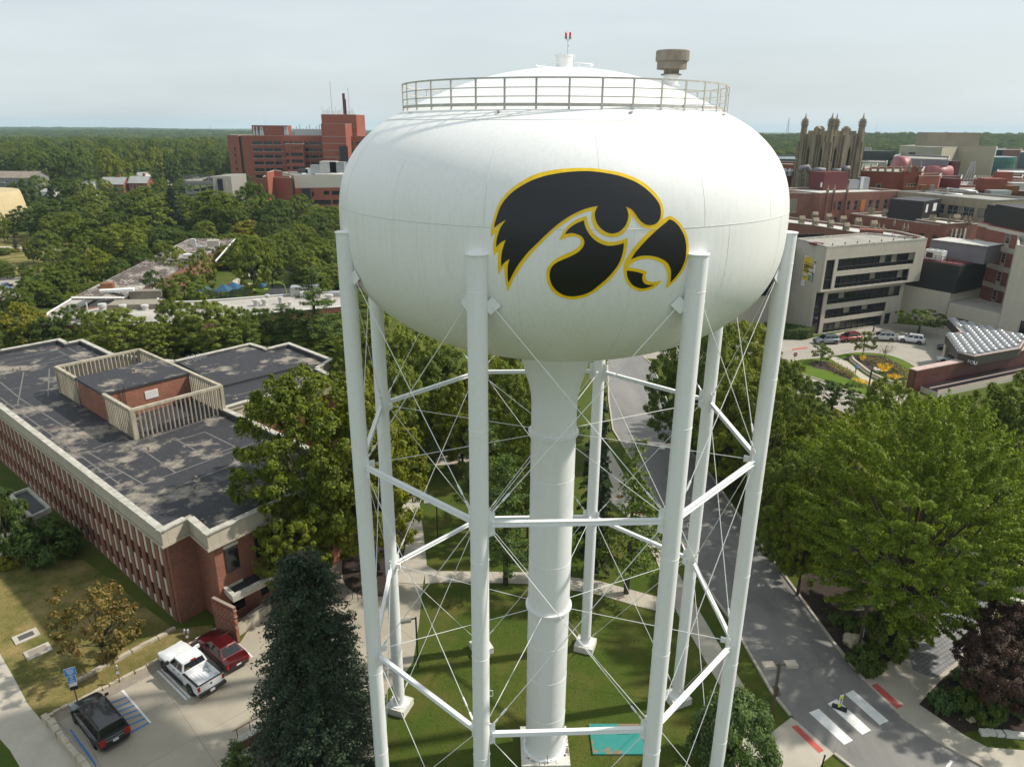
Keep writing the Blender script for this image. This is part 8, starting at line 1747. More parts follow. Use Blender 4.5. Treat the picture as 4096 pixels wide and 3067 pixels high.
def car(kind, label, paint_, Fpx, Rpx, group=None, side=1, plate=True, detail=True, z=0.0, name='parked_car', cat='car'):
    """Fpx/Rpx: photo pixels where the front and rear wheels on the visible side touch the ground; side 1 = left side seen"""
    p = CAR[kind]; F, R_ = G(*Fpx, z).to_2d(), G(*Rpx, z).to_2d(); d = (F - R_).normalized(); nl = Vector((-d.y, d.x)); wxm = (p['wx'][0] + p['wx'][1]) / 2
    c_ = (F + R_) / 2 - nl * side * (p['W'] / 2 - .14) - d * wxm; rz = math.atan2(d.y, d.x)
    t = thing(name, label, cat, (c_.x, c_.y, z), group, 1e-9); t.rotation_euler = (0, 0, rz)
    b = MB(); loft(b, p['st']); bo = b.build('body', paint_, t, True, 38)
    x0, x1, wb, zb = p['gb']; y0, y1, wt, zt_ = p['gt']; b = MB()
    V_ = [(x0, wb, zb), (x0, -wb, zb), (x1, -wb, zb), (x1, wb, zb), (y0, wt, zt_), (y0, -wt, zt_), (y1, -wt, zt_), (y1, wt, zt_), (y0, 0, zt_ + .035), (y1, 0, zt_ + .03)]
    b.add(V_, [(0, 1, 5, 8, 4), (1, 2, 6, 5), (2, 3, 7, 9, 6), (3, 0, 4, 7), (4, 8, 9, 7), (8, 5, 6, 9)]); b.build('cabin', paint_, t)
    V_ = [Vector(v) for v in V_]
    pane('windshield', (V_[0], V_[1], V_[5], V_[4]), .06, .94, .12, .92, M_CGLASS, t); pane('rear_window', (V_[2], V_[3], V_[7], V_[6]), .08, .92, .22, .9, M_CGLASS, t)
    for a, c in p['pil']:
        pane('side_window', (V_[3], V_[0], V_[4], V_[7]), 1 - c, 1 - a, .18, .88, M_CGLASS, t); pane('side_window', (V_[1], V_[2], V_[6], V_[5]), a, c, .18, .88, M_CGLASS, t)
    r = p['r']
    for x in p['wx']:
        for s_ in (1, -1):
            y_ = s_ * (p['W'] / 2 - .12); b = MB(); b.lathe([(0, .2), (r * 1.17, .2), (r * 1.17, -.2)], (0, 0), 20); b.v = [(a_ + x, c2_ * s_ * .62 + s_ * (p['W'] / 2 - .115), b_ + r + .02) for a_, b_, c2_ in b.v]; b.build('wheel_arch', M_TRIM, t)
            wheel(t, x, y_ + s_ * .045, r, s_)
    L2 = p['L'] / 2; zs = p['st'][-1][3]
    for s_ in (1, -1):
        b = MB(); b.box((-L2 + .07, s_ * (p['W'] / 2 - .22), zs - .12), (.16, .3, .26 if kind != 'van' else .42)); b.build('tail_lamp', M_TAIL, t)
        b = MB(); b.box((L2 - .2, s_ * (p['W'] / 2 - .3), p['st'][1][3] - .08), (.3, .36, .16)); b.build('headlight', M_HEADL, t)
        b = MB(); b.box((x0 - .25, s_ * (p['W'] / 2 + .06), zb + .12), (.12, .22, .15)); b.build('wing_mirror', paint_ if kind != 'van' else M_TRIM, t)
        if p['rails']: b = MB(); b.bar((y0 - .3, s_ * (wt - .06), zt_ + .05), (y1 + .2, s_ * (wt - .06), zt_ + .05), .05, .05); b.build('roof_rail', M_TRIM, t)
        b = MB(); b.box(((x0 + x1) / 2 + .55, s_ * (p['W'] / 2 + .005), zb - .12), (.18, .03, .03)); b.build('door_handle', M_CHROME if kind == 'van' else paint_, t)
        b = MB(); b.bar((1.2, s_ * (p['W'] / 2 - .002), .34), (-1.1, s_ * (p['W'] / 2 - .002), .34), .03, .1); b.build('sill', M_TRIM, t)
    b = MB(); b.box((-L2 + .03, 0, .42), (.14, p['W'] * .78, .18)); b.build('rear_bumper', M_TRIM, t); b = MB(); b.box((L2 - .02, 0, .46), (.1, p['W'] * .55, .22)); b.build('grille', M_TRIM, t)
    if plate: b = MB(); b.box((-L2 - .015, 0, zs - .26), (.03, .34, .16)); b.build('number_plate', M_PLATE, t)
    if kind == 'van': b = MB(); b.box((-L2 - .01, 0, zs - .1), (.03, 1.1, .05)); b.build('chrome_strip', M_CHROME, t)
    return t
S2 = lambda x, y: (x / 2, 2239 + y / 2)
H2 = lambda x, y: (2990 + x / 2, 1150 + y / 2)
car('van', 'black minivan parked beside the blue hatched bay', carpaint('black_paint', (.016, .016, .018), .2), S2(622, 1296), S2(772, 1492), name='minivan', cat='van')
car('sedan', 'dark red sedan parked nearest the brick entrance screen', carpaint('wine_paint', (.085, .004, .007), .3), S2(1632, 735), S2(1768, 862))
g_ = 'cars at the clinic kerb'
car('suv', 'grey blue crossover first in the clinic kerb row', carpaint('greyblue_paint', (.22, .25, .28), .5), H2(600, 458), H2(690, 455), g_)
car('suv', 'dark red crossover second in the clinic kerb row', carpaint('red_paint', (.22, .012, .016), .3), H2(795, 440), H2(868, 434), g_)
car('suv', 'silver crossover third in the clinic kerb row behind the lime sapling', carpaint('silver_paint', (.50, .51, .52), .6), H2(1030, 428), H2(1138, 434), g_)
car('suv', 'white crossover last in the clinic kerb row', carpaint('white_paint', (.74, .75, .76)), H2(1243, 440), H2(1365, 456), g_)
car('sedan', 'dark blue car nosing out from under the skylight canopy', carpaint('navy_paint', (.02, .03, .05), .3), H2(1590, 508), H2(1690, 520))
car('sedan', 'white car half hidden behind the granite wall', carpaint('white_paint_two', (.70, .71, .72)), H2(1590, 606), H2(1690, 618))
car('sedan', 'black car on the lower drive beside the flower island', carpaint('black_paint_two', (.02, .022, .025), .2), H2(480, 836), H2(385, 800), side=-1)
car('suv', 'white vehicle glimpsed through leaves on the lower drive', carpaint('white_paint_three', (.72, .73, .72)), H2(930, 960), H2(1040, 985), side=1)
car('sedan', 'blue car on the campus drive at the left edge', carpaint('blue_paint', (.10, .16, .30), .4), (22, 1164), (2, 1152), side=-1)
for i, (u, v) in enumerate(((762, 728), (778, 724), (832, 724))):
    car('suv', ('white car on the parking deck top nearest its left end', 'silver car on the parking deck top behind the white one', 'dark car on the parking deck top near the stair block')[i], (carpaint('deck_white', (.7, .7, .7)), carpaint('deck_silver', (.45, .46, .48), .5), carpaint('deck_dark', (.05, .055, .06)))[i], (u - 4, v), (u + 6, v), 'cars on the parking deck', 1, False, z=ZDk - 1.38)
# white pickup
def pickup(label, Fpx, Rpx):
    P_ = carpaint('pickup_white', (.78, .79, .80)); F, R_ = G(*Fpx).to_2d(), G(*Rpx).to_2d(); d = (F - R_).normalized(); nl = Vector((-d.y, d.x)); W_ = 2.02; fx_, rx_ = 1.83, -1.74
    c_ = (F + R_) / 2 - nl * (W_ / 2 - .14) - d * ((fx_ + rx_) / 2); t = thing('pickup_truck', label, 'pickup truck', (c_.x, c_.y, 0), None, 1e-9); t.rotation_euler = (0, 0, math.atan2(d.y, d.x))
    b = MB(); loft(b, [(2.88, .80, .50, .84, .88), (2.74, .94, .40, 1.0, 1.08), (2.2, .99, .38, 1.10, 1.22), (1.25, 1.0, .38, 1.16, 1.30), (.9, 1.0, .38, 1.18, 1.28), (-.86, 1.0, .38, 1.2, 1.24)]); b.build('body', P_, t, True, 38)
    V_ = [Vector(v) for v in ((1.15, .93, 1.16), (1.15, -.93, 1.16), (-.84, -.93, 1.18), (-.84, .93, 1.18), (.45, .74, 1.86), (.45, -.74, 1.86), (-.70, -.74, 1.86), (-.70, .74, 1.86), (.4, 0, 1.90), (-.66, 0, 1.90))]
    b = MB(); b.add(V_, [(0, 1, 5, 8, 4), (1, 2, 6, 5), (2, 3, 7, 9, 6), (3, 0, 4, 7), (4, 8, 9, 7), (8, 5, 6, 9)]); b.build('cab', P_, t)
    pane('windshield', (V_[0], V_[1], V_[5], V_[4]), .05, .95, .08, .92, M_CGLASS, t); pane('rear_window', (V_[2], V_[3], V_[7], V_[6]), .07, .93, .2, .86, M_CGLASS, t)
    for a, c in ((.08, .52), (.57, .92)):
        pane('side_window', (V_[3], V_[0], V_[4], V_[7]), 1 - c, 1 - a, .12, .86, M_CGLASS, t); pane('side_window', (V_[1], V_[2], V_[6], V_[5]), a, c, .12, .86, M_CGLASS, t)
    bx = MB(); bx.box((-1.86, 0, .72), (2.0, 1.64, .06)); bx.build('bed_floor', P_, t)
    for k in range(7): b = MB(); b.box((-1.86, -.66 + k * .22, .765), (1.94, .07, .03)); b.build('bed_rib', P_, t)
    for s_ in (1, -1):
        b = MB(); b.add([(-.86, s_ * .82, .5), (-2.86, s_ * .82, .5), (-2.86, s_ * .82, 1.24), (-.86, s_ * .82, 1.24), (-.86, s_ * 1.0, .48), (-2.86, s_ * .985, .52), (-2.86, s_ * .96, 1.24), (-.86, s_ * .97, 1.24)], [(0, 1, 2, 3), (7, 6, 5, 4), (0, 4, 5, 1), (1, 5, 6, 2), (2, 6, 7, 3), (3, 7, 4, 0)] if s_ < 0 else [(3, 2, 1, 0), (4, 5, 6, 7), (1, 5, 4, 0), (2, 6, 5, 1), (3, 7, 6, 2), (0, 4, 7, 3)]); b.build('bed_side', P_, t)
        b = MB(); b.box((-1.86, s_ * .895, 1.255), (2.0, .17, .03)); b.build('bed_cap', M_TRIM, t)
        b = MB(); b.box((-1.75, s_ * .76, .88), (.8, .12, .26)); b.build('wheel_tub', P_, t)
        b = MB(); b.box((-2.84, s_ * .88, 1.0), (.1, .18, .36)); b.build('tail_lamp', M_TAIL, t)
        b = MB(); b.box((2.72, s_ * .72, .92), (.26, .34, .2)); b.build('headlight', M_HEADL, t); b = MB(); b.box((.95, s_ * 1.14, 1.32), (.14, .3, .24)); b.build('wing_mirror', P_ if s_ < 0 else M_TRIM, t)
        for x in (.28, -.42): b = MB(); b.box((x, s_ * 1.005, 1.05), (.2, .03, .05)); b.build('door_handle', M_TRIM, t)
        b = MB(); b.bar((1.2, s_ * 1.02, .36), (-.8, s_ * 1.02, .36), .16, .07); b.build('side_step', M_TRIM, t)
        for x in (fx_, rx_):
            b = MB(); b.lathe([(0, .2), (.49, .2), (.49, -.2)], (0, 0), 22); b.v = [(a_ + x, c2_ * s_ * .62 + s_ * .895, b_ + .44) for a_, b_, c2_ in b.v]; b.build('wheel_arch', M_TRIM, t); wheel(t, x, s_ * .93, .41, s_)
    b = MB(); b.box((-2.84, 0, .9), (.09, 1.62, .68)); b.build('tailgate', P_, t); b = MB(); b.box((-2.84, 0, 1.255), (.12, 1.62, .03)); b.build('tailgate_cap', M_TRIM, t)
    b = MB(); b.box((-2.97, 0, .56), (.2, 1.95, .2)); b.build('rear_bumper', M_TRIM, t); b = MB(); b.box((-3.08, .05, .60), (.03, .34, .17)); b.build('number_plate', M_PLATE, t)
    b = MB(); b.lathe([(0, .02), (.08, .02), (.08, 0)], (0, 0), 6); b.v = [(-2.895 - z, x, y + 1.02) for x, y, z in b.v]; b.build('tailgate_badge', M_TRIM, t)
    b = MB(); b.box((2.84, 0, .62), (.16, 1.8, .22)); b.build('front_bumper', M_TRIM, t); b = MB(); b.box((-.72, 0, 1.84), (.1, .34, .06)); b.build('brake_lamp', M_TAIL, t)
    b = MB(); b.box((-.80, .55, 1.36), (.03, .34, .12)); b.build('yellow_sticker', M_BNY, t); b = MB(); b.tube([(-1.5, -.62, .8), (-1.2, -.5, .95), (-.98, -.66, .84)], .05, 6); b.build('load_bar', M_STL, t)
pickup('white pickup truck with an empty ribbed bed parked by the parking meter', S2(1335, 884), S2(1540, 1070))
# ---- street lamps
M_POLE = surf('bronze_pole', (.11, .085, .06), .6, .15, 2, 20, .2); M_HEAD = plain('lamp_head', (.44, .38, .31), .6); M_LENS = plain('lamp_lens', (.62, .58, .5), .4)
def lamp(label, u, v, h, heads, group='campus path lamps', rz=0.0, pole=M_POLE, w_=.14, arm=.55):
    p = G(u, v); t = thing('street_lamp', label, 'street lamp', tuple(p), group); b = MB(); b.box((p.x, p.y, h / 2), (w_, w_, h)); b.build('pole', pole, t)
    for s_ in heads:
        dx, dy = math.cos(rz) * s_, math.sin(rz) * s_; b = MB(); b.bar((p.x, p.y, h - .1), (p.x + dx * (arm - .15), p.y + dy * (arm - .15), h - .1), .07, .07); b.build('arm', pole, t)
        b = MB(); b.box((p.x + dx * (arm + .2), p.y + dy * (arm + .2), h - .08), (.78, .56, .2), rz); hd = b.build('lamp_head', M_HEAD, t); b = MB(); b.box((p.x + dx * (arm + .2), p.y + dy * (arm + .2), h - .19), (.6, .42, .02), rz); b.build('lens', M_LENS, hd)
lamp('twin headed square lamp post on the grass verge by the crosswalk', 3087, 2853, 4.15, (-1, 1), rz=.08)
lamp('single arm lamp post on the tower lawn edge beside the paved court', 1672, 2664, 4.3, (-1,), rz=.25, pole=M_DKMETAL, w_=.11)
lamp('single arm lamp post on the grass by the upper footpath', 1751, 2165, 4.3, (-1,), rz=.1, pole=M_DKMETAL, w_=.11)
lamp('square lamp post in mulch beside the road right of the tower', 3045, 2142, 4.3, (-1,), rz=.0)
lp_ = lamp('tan lamp post carrying a diamond sign back in the bed under the big tree', 3430, 2608, 4.2, (-1, 1), rz=.1)
lamp('lamp post beyond the hall wing near the dark pine', 1267, 1398, 4.0, (-1,), rz=.0, pole=M_STL, w_=.12)
lamp('tall dark lamp post on the lower drive of the flower island', 3457, 1640, 6.0, (1,), rz=.0, pole=M_DKMETAL, w_=.16)
def diamond(label, u, v, z, s_, mat, rz):
    p = G(u, v); t = thing('road_sign', label, 'road sign', tuple(p)); b = MB(); c_, sn = math.cos(rz), math.sin(rz); q = [(0, -s_), (s_, 0), (0, s_), (-s_, 0)]; b.add([(p.x + a * c_ + sn * .09, p.y + a * sn - c_ * .09, z + e) for a, e in q] + [(p.x + a * c_ + sn * .11, p.y + a * sn - c_ * .11, z + e) for a, e in q], [(0, 1, 2, 3), (7, 6, 5, 4), (0, 4, 5, 1), (1, 5, 6, 2), (2, 6, 7, 3), (3, 7, 4, 0)]); b.build('sign_plate', mat, t)
diamond('grey back of a diamond sign fixed to the verge lamp post', 3087, 2853, 1.9, .5, M_VENT, 1.9); diamond('grey back of a diamond sign fixed to the lamp post under the big tree', 3430, 2608, 1.8, .5, M_STL, 1.2)
# ---- signs
p = G(312, 2813); M_SBLUE = plain('sign_blue', (.03, .23, .62), .5)
t = thing('parking_sign', 'blue accessible parking signs stacked on a rusty post before the minivan', 'sign', tuple(p)); b = MB(); b.bar((p.x, p.y, 0), (p.x, p.y, 3.0), .06, .06); b.v = []; b.f = []; b.mi = []; b.box((p.x, p.y, 1.5), (.06, .06, 3.0)); b.build('post', M_RUST, t)
rzs = math.radians(-40) ; nx__, ny__ = math.sin(rzs), -math.cos(rzs)
rzs = math.atan2(G(585, 2460 + 460).y - G(520, 2475 + 470).y, G(585, 2920).x - G(520, 2945).x) if False else math.radians(28)
ox, oy = math.sin(rzs), -math.cos(rzs)
def splate(nm, w_, h_, z, mat, off=.05): b = MB(); b.box((p.x + ox * off, p.y + oy * off, z), (w_, .02, h_), rzs); return b.build(nm, mat, t)
splate('upper_border', .68, .62, 2.72, M_BNW, .045); up_ = splate('upper_sign', .64, .58, 2.72, M_SBLUE, .055)
splate('lower_border', .48, .58, 2.10, M_BNW, .045); splate('lower_sign', .44, .54, 2.10, M_SBLUE, .055); splate('white_sign', .46, .26, 1.66, M_BNW); splate('dark_sign', .46, .28, 1.37, M_TRIM)
for i, w_ in enumerate((.5, .44, .42, .40, .22)):
    q = splate('print_line', w_, .035, 2.92 - i * .095, M_BNW, .067)
for i in range(3): splate('print_line', .3, .022, 2.02 - i * .075, M_BNW, .067)
b = MB(); cx_, cz_ = 0.0, 2.24                                  # wheelchair symbol: ring, back, head
for k in range(14): a = k / 14 * 5.2 + 2.4; b.box((p.x + ox * .068 + math.cos(rzs) * .085 * math.cos(a), p.y + oy * .068 + math.sin(rzs) * .085 * math.cos(a), cz_ - .03 + .085 * math.sin(a)), (.035, .01, .035), rzs)
b.build('wheelchair_symbol', M_BNW, t)
splate('wheelchair_symbol', .03, .14, 2.28, M_BNW, .068); splate('wheelchair_symbol', .05, .05, 2.36, M_BNW, .069)
for lb, u, v, h, two in (('single parking meter on a rusty post at the bay head', 480, 2728, 1.45, False), ('pair of parking meters on one post before the pickup', 755, 2584, 1.5, True)):
    p2_ = G(u, v); t2 = thing('parking_meter', lb, 'parking meter', tuple(p2_), 'parking meters by the bays'); b = MB(); b.tube([p2_, p2_ + Vector((0, 0, h - .3))], .035, 8); b.build('post', M_RUST, t2)
    for s_ in ((-.13, .13) if two else (0,)): b = MB(); b.lathe([(.05, h - .35), (.085, h - .3), (.095, h - .1), (.085, h), (.05, h + .06), (0, h + .07)], (p2_.x + s_, p2_.y), 12); b.build('meter_head', M_STL, t2, True)
    b = MB(); b.box((p2_.x + .02, p2_.y - .05, h - .58), (.18, .02, .22), .3); b.build('notice', M_BNW, t2); b = MB(); b.box((p2_.x + .02, p2_.y - .055, h - .72), (.18, .02, .06), .3); b.build('notice_band', M_TAIL, t2)
p = G(3174, 1467); ts = thing('stop_sign', 'red octagonal stop sign on a thin post at the flower island corner', 'stop sign', tuple(p)); b = MB(); b.tube([p, p + Vector((0, 0, 2.5))], .035, 6); b.build('post', M_STL, ts)
M_STOP = plain('sign_red', (.42, .015, .025), .5); rr_ = math.radians(10)
for r_, mt, off, nm in ((.40, M_BNW, .05, 'border'), (.365, M_STOP, .062, 'sign_face')):
    b = MB(); q = [(r_ * math.cos(a), r_ * math.sin(a)) for a in np.arange(8) * math.pi / 4 + math.pi / 8]; c_, sn = math.cos(rr_), math.sin(rr_); o2 = (sn * off, -c_ * off)
    b.add([(p.x + a * c_ + o2[0], p.y + a * sn + o2[1], 2.15 + e) for a, e in q] + [(p.x + a * c_, p.y + a * sn, 2.15 + e) for a, e in q], [tuple(range(8))] + [(i, 8 + i, 8 + (i + 1) % 8, (i + 1) % 8) for i in range(8)]); b.build(nm, mt, ts)
text('sign_letters', 'STOP', .27, M_BNW, ts, (p.x + sn * .075 - .28 * c_, p.y - c_ * .075 - .28 * sn, 2.06), (math.pi / 2, 0, rr_), .004, 'LEFT', .008, .56)
p = G(3357, 2832); tp = thing('crossing_sign', 'yellow green crossing sign on a black rubber base at the crosswalk', 'road sign', tuple(p)); M_FYG = plain('fluorescent_yellow', (.62, .78, .02), .5)
b = MB(); rz_ = math.radians(-32); b.box((p.x, p.y, .05), (.95, .42, .1), rz_); b.box((p.x, p.y, .12), (.45, .3, .06), rz_); b.build('rubber_base', M_TRIM, tp)
rq = math.radians(22); o2 = (math.sin(rq), -math.cos(rq))
def cs(nm, w_, h_, z, mat, off=0.0, th=.03): b = MB(); b.box((p.x + o2[0] * off, p.y + o2[1] * off, z), (w_, th, h_), rq); return b.build(nm, mat, tp)
cs('panel', .32, .98, .66, M_BNW); cs('yellow_field', .28, .2, .96, M_FYG, .02); cs('yellow_field', .28, .22, .3, M_FYG, .02); cs('black_symbol', .06, .16, .56, M_TRIM, .022); cs('flap', .2, .14, .16, M_BNW)
b = MB(); b.add([(p.x + o2[0] * .03 + math.cos(rq) * .09 * math.cos(a), p.y + o2[1] * .03 + math.sin(rq) * .09 * math.cos(a), .76 + .09 * math.sin(a)) for a in np.arange(8) * math.pi / 4 + math.pi / 8], [tuple(range(8))]); b.build('stop_symbol', M_STOP, tp)
p = G(3512, 2618); tg = thing('garden_sign', 'small white placard in the mulch under the big tree', 'sign', tuple(p)); b = MB(); b.box((p.x, p.y, .42), (.5, .03, .34), -.3); b.build('placard', M_BNW, tg); b = MB(); b.tube([p, p + Vector((0, 0, .4))], .015, 5); b.build('stake', M_DKMETAL, tg)
p = G(3284, 3075); tg = thing('bollard_post', 'dark leaning post at the bottom edge by the red tactile pad', 'post', tuple(p)); b = MB(); b.tube([p, p + Vector((.1, .05, 1.0))], .05, 8); b.build('shaft', M_DKMETAL, tg); b = MB(); b.tube([p + Vector((.1, .05, 1.0)), p + Vector((.1, .05, 1.06))], .07, 8); b.build('cap', M_DKMETAL, tg)
p = G(3497, 1497); tg = thing('garden_sign', 'small white box among the lilies of the flower island', 'sign', tuple(p)); b = MB(); b.box((p.x, p.y, .9), (.5, .3, .5)); b.build('placard', M_BNW, tg); b = MB(); b.tube([p, p + Vector((0, 0, .9))], .03, 5); b.build('stake', M_DKMETAL, tg)
# flat stones, low limestone walls
def wallet(label, a, c, n_, h, wdt): 
    t = stones(a, c, n_, wdt, h, 'limestone_wall', label, 'wall', M_STONE, .01); return t
def capwall(label, px, h=.75, wd_=.75):
    a, c = G(*px[0]), G(*px[1]); d = c - a; rz = math.atan2(d.y, d.x); t = thing('limestone_wall', label, 'wall', tuple((a + c) / 2)); L_ = d.length; k = max(2, round(L_ / 1.3))
    for r_ in range(5):
        kk = max(3, int(L_ / .45))
        for j in range(kk): q = a + d * ((j + .5 + (.25 if r_ % 2 else -.1)) / (kk + .3)); piece('stone', t, M_STONE, (q.x, q.y, .06 + r_ * .115), (L_ / kk * .94, wd_ * .9 + random.uniform(-.04, .04), .105), rz)
    for j in range(k): q = a + d * ((j + .5) / k); piece('cap_slab', t, M_PAD, (q.x, q.y, h - .06), (L_ / k - .02, wd_, .14), rz)
capwall('upper capped limestone wall beside the steps at the right edge', [(4022, 2352), (4170, 2400)]); capwall('lower capped limestone wall beside the steps at the right edge', [(4008, 2422), (4170, 2470)])
sp_ = thing('stone_steps', 'pale paved landing between the two capped limestone walls', 'steps', tuple(G(4060, 2410)))
for i in range(6):
    for j in range(3): q = G(4020 + i * 26, 2384 + i * 8 + j * 13); piece('paving_stone', sp_, M_PAD, (q.x, q.y, .05 + .004 * ((i + j) % 3)), (.42, .36, .1), -.35)
rng_ = random.Random(4); fs_ = thing('flagstone_bank', 'bank of irregular pale flagstones above the capped walls', 'rock garden', tuple(G(4075, 2300)))
for i in range(26):
    q = G(4050 + rng_.uniform(0, 110), 2262 + rng_.uniform(0, 75)); b = MB(); r_ = rng_.uniform(.28, .55); n__ = rng_.randint(5, 7); z_ = .12 + .02 * rng_.random() + .03 * (i % 4); b.prism([(q.x + r_ * rng_.uniform(.7, 1.1) * math.cos(a), q.y + r_ * rng_.uniform(.7, 1.1) * math.sin(a)) for a in np.linspace(0, 6.28, n__, endpoint=False)], z_ - .1, z_); b.build('flagstone', M_STONE, fs_)
st_ = thing('island_stone_wall', 'wavy low limestone wall along the flower island walk', 'wall', tuple(G(3450, 1490))); pw = smoothcurve([(x, y, 0) for x, y in I([(825, 575), (835, 600), (885, 640), (935, 680), (985, 715), (1030, 735), (1090, 765), (1170, 785), (1260, 785)])], False, 4)
for i in range(len(pw) - 1):
    a, c = G(pw[i].x, pw[i].y), G(pw[i + 1].x, pw[i + 1].y); d = c - a; q = (a + c) / 2
    for r_ in range(2): piece('stone', st_, M_STONE, (q.x + .22 * r_, q.y + .1 * r_, .25 + .28 * r_), (d.length * .97, .6 - .2 * r_, .3), math.atan2(d.y, d.x))
# benches, bike racks
p = G(62, 2212); tb = thing('bench', 'dark slatted bench at the edge of the plaza by the yew bush', 'bench', tuple(p)); rzb_ = math.radians(28); c_, sn = math.cos(rzb_), math.sin(rzb_)
for k in range(4): b = MB(); b.box((p.x - sn * .12 * (k - 1.5), p.y + c_ * .12 * (k - 1.5), .45), (1.8, .1, .04), rzb_); b.build('seat_slat', M_RUST if False else M_DKMETAL, tb)
for k in range(3): b = MB(); b.box((p.x - sn * .3, p.y + c_ * .3, .6 + k * .13), (1.8, .04, .1), rzb_); b.build('back_slat', M_DKMETAL, tb)
for s_ in (-.8, .8): b = MB(); b.box((p.x + c_ * s_, p.y + sn * s_, .22), (.06, .5, .44), rzb_); b.build('leg', M_DKMETAL, tb)
for i, (u, v) in enumerate(((1400, 2367), (1418, 2385), (1440, 2398))):
    p = G(u, v); b = MB(); b.tube([p + Vector((-.1, -.25, 0)), p + Vector((-.1, -.25, .7)), p + Vector((-.05, -.12, .85)), p + Vector((.05, .12, .85)), p + Vector((.1, .25, .7)), p + Vector((.1, .25, 0))], .03, 8); o = b.build('bike_rack', M_DKMETAL); tag(o, ('dark hoop bike rack nearest the mulch bed', 'middle dark hoop bike rack by the mulch bed', 'dark hoop bike rack nearest the rear left leg')[i], 'bike rack', 'hoop bike racks on the court')
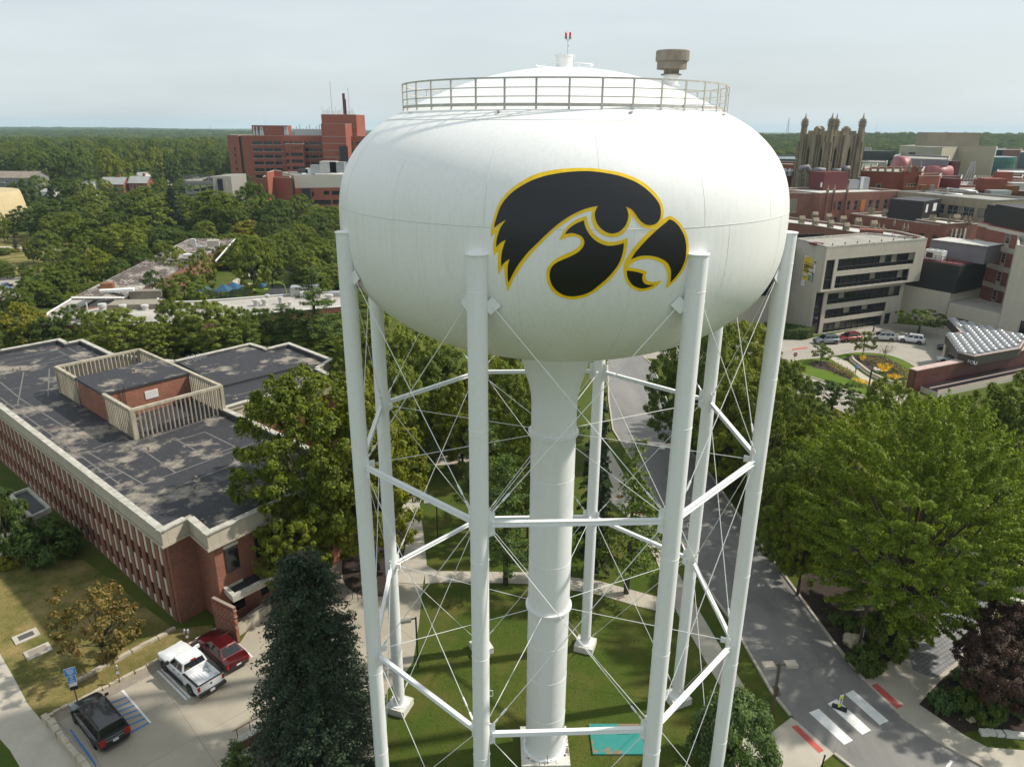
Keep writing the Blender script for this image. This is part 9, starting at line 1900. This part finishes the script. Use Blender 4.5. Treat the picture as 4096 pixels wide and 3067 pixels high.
# ---- people
M_SKIN = plain('skin', (.45, .27, .19), .6); M_HAIR = plain('dark_hair', (.03, .02, .015), .7)
def person(label, u, v, h, rz, shirt, pants, stride=.22, bare=True, hair=M_HAIR, arms=.12, z=0.0, group=None):
    p = G(u, v, z); s_ = h / 1.75; bm_ = bmesh.new(); ly = bm_.verts.layers.skin.verify()
    J = dict(pel=(0, 0, .95, .15), wa=(0, 0, 1.12, .14), ch=(0, 0, 1.34, .165), nk=(0, .01, 1.5, .065), hd=(0, .03, 1.62, .10), tp=(0, .02, 1.71, .075), sl=(.19, 0, 1.42, .07), el=(.27, -arms, 1.16, .05), wl=(.27, arms * .6, .93, .038), fl=(.27, arms * .9, .82, .04), sr=(-.19, 0, 1.42, .07), er=(-.27, arms * .4, 1.16, .05), wr=(-.26, arms * 2, .95, .038), fr=(-.25, arms * 2.5, .86, .04), hl=(.1, 0, .88, .1), kl=(.11, stride * .55, .5, .07), al=(.11, stride * .5, .09, .048), tl=(.12, stride * .5 + .16, .04, .042), hr=(-.1, 0, .88, .1), kr=(-.11, -stride * .3, .5, .07), ar=(-.11, -stride, .12, .048), tr=(-.12, -stride + .15, .04, .042))
    vs = {k: bm_.verts.new((x, y, zz)) for k, (x, y, zz, r_) in J.items()}
    for k, (x, y, zz, r_) in J.items(): vs[k][ly].radius = (r_, r_ * .85 if k in ('pel', 'wa', 'ch') else r_)
    vs['pel'][ly].use_root = True
    for a, c in (('pel', 'wa'), ('wa', 'ch'), ('ch', 'nk'), ('nk', 'hd'), ('hd', 'tp'), ('ch', 'sl'), ('sl', 'el'), ('el', 'wl'), ('wl', 'fl'), ('ch', 'sr'), ('sr', 'er'), ('er', 'wr'), ('wr', 'fr'), ('pel', 'hl'), ('hl', 'kl'), ('kl', 'al'), ('al', 'tl'), ('pel', 'hr'), ('hr', 'kr'), ('kr', 'ar'), ('ar', 'tr')): bm_.edges.new((vs[a], vs[c]))
    me = bpy.data.meshes.new('body'); bm_.to_mesh(me); bm_.free(); o = bpy.data.objects.new('tmp', me); C.objects.link(o); o.modifiers.new('s', 'SKIN'); sb2 = o.modifiers.new('u', 'SUBSURF'); sb2.levels = 1; sb2.render_levels = 1
    dg = bpy.context.evaluated_depsgraph_get(); m2 = bpy.data.meshes.new_from_object(o.evaluated_get(dg)); bpy.data.objects.remove(o); m2.materials.clear()
    for mt in (M_SKIN, shirt, pants, M_TRIM): m2.materials.append(mt)
    for f in m2.polygons:
        c_ = f.center; f.use_smooth = True
        f.material_index = 3 if c_.z < .1 else 0 if c_.z > 1.5 else 2 if c_.z < .98 and abs(c_.x) < .23 and (c_.z > .48 or not bare) else 1 if c_.z > .98 and (abs(c_.x) < .235 or c_.z > 1.15) else 0
    t = thing('person', label, 'person', tuple(p), group); t.rotation_euler = (0, 0, rz); t.scale = (s_, s_, s_); bo = mkobj('body', m2, t)
    b = MB(); b.lathe([(.0, 1.76), (.06, 1.755), (.10, 1.70), (.112, 1.64), (.1, 1.6)], (0, .01), 14); hh = b.build('hair', hair, None, True); hh.parent = t; return t
C_ = lambda nm, c: plain(nm, c, .8)
person('person in light blue shirt and navy shorts walking on the island walk', 3421, 1494, 1.76, 3.6, C_('shirt_blue', (.10, .30, .62)), C_('shorts_navy', (.05, .10, .25)), z=.13)
person('person in black clothes striding on the clinic pavement behind the silver crossover', 3491, 1338, 1.72, 1.5, C_('black_top', (.02, .02, .02)), C_('black_trousers', (.02, .02, .022)), .3, False)
person('person in dark clothes, left one of two beside the annex wall', 2990, 1311, 1.7, 2.0, C_('dark_top', (.05, .04, .04)), C_('dark_trousers', (.03, .03, .035)), .15, False)
person('person in blue grey top, right one of two beside the annex wall', 3001, 1312, 1.78, 2.0, C_('bluegrey_top', (.10, .11, .16)), C_('dark_trousers_two', (.03, .03, .04)), .15, False)
person('person with pink head covering low among the annex shrubs', 2996, 1364, 1.6, 1.2, C_('grey_top', (.10, .11, .12)), C_('grey_trousers', (.06, .06, .07)), .1, False, plain('pink_cap', (.55, .14, .16), .8))
person('small child in red running on the playground path', 915, 1146, 1.1, 1.3, C_('red_top', (.55, .05, .03)), C_('red_shorts', (.50, .05, .03)), .3)
person('person in bright blue top walking on grass beside the upper footpath', 1702, 2004, 1.75, 1.4, C_('royal_top', (.03, .12, .50)), C_('royal_trousers', (.03, .07, .25)), .25, False)
# ================================================================== HAZE
hm = bpy.data.materials.new('haze'); hm.use_nodes = True; n = hm.node_tree; n.nodes.clear(); o_ = n.nodes.new('ShaderNodeOutputMaterial'); v_ = n.nodes.new('ShaderNodeVolumePrincipled')
v_.inputs['Color'].default_value = (.62, .84, 1.0, 1); v_.inputs['Density'].default_value = 0.85e-4; v_.inputs['Anisotropy'].default_value = .0
n.links.new(v_.outputs[0], o_.inputs['Volume'])
b = MB(); b.box((0, 4400, 27), (19000, 9700, 90)); hz_ = b.build('haze', hm); tag(hz_, 'thin summer haze over the campus and far hills', None, None, 'stuff')
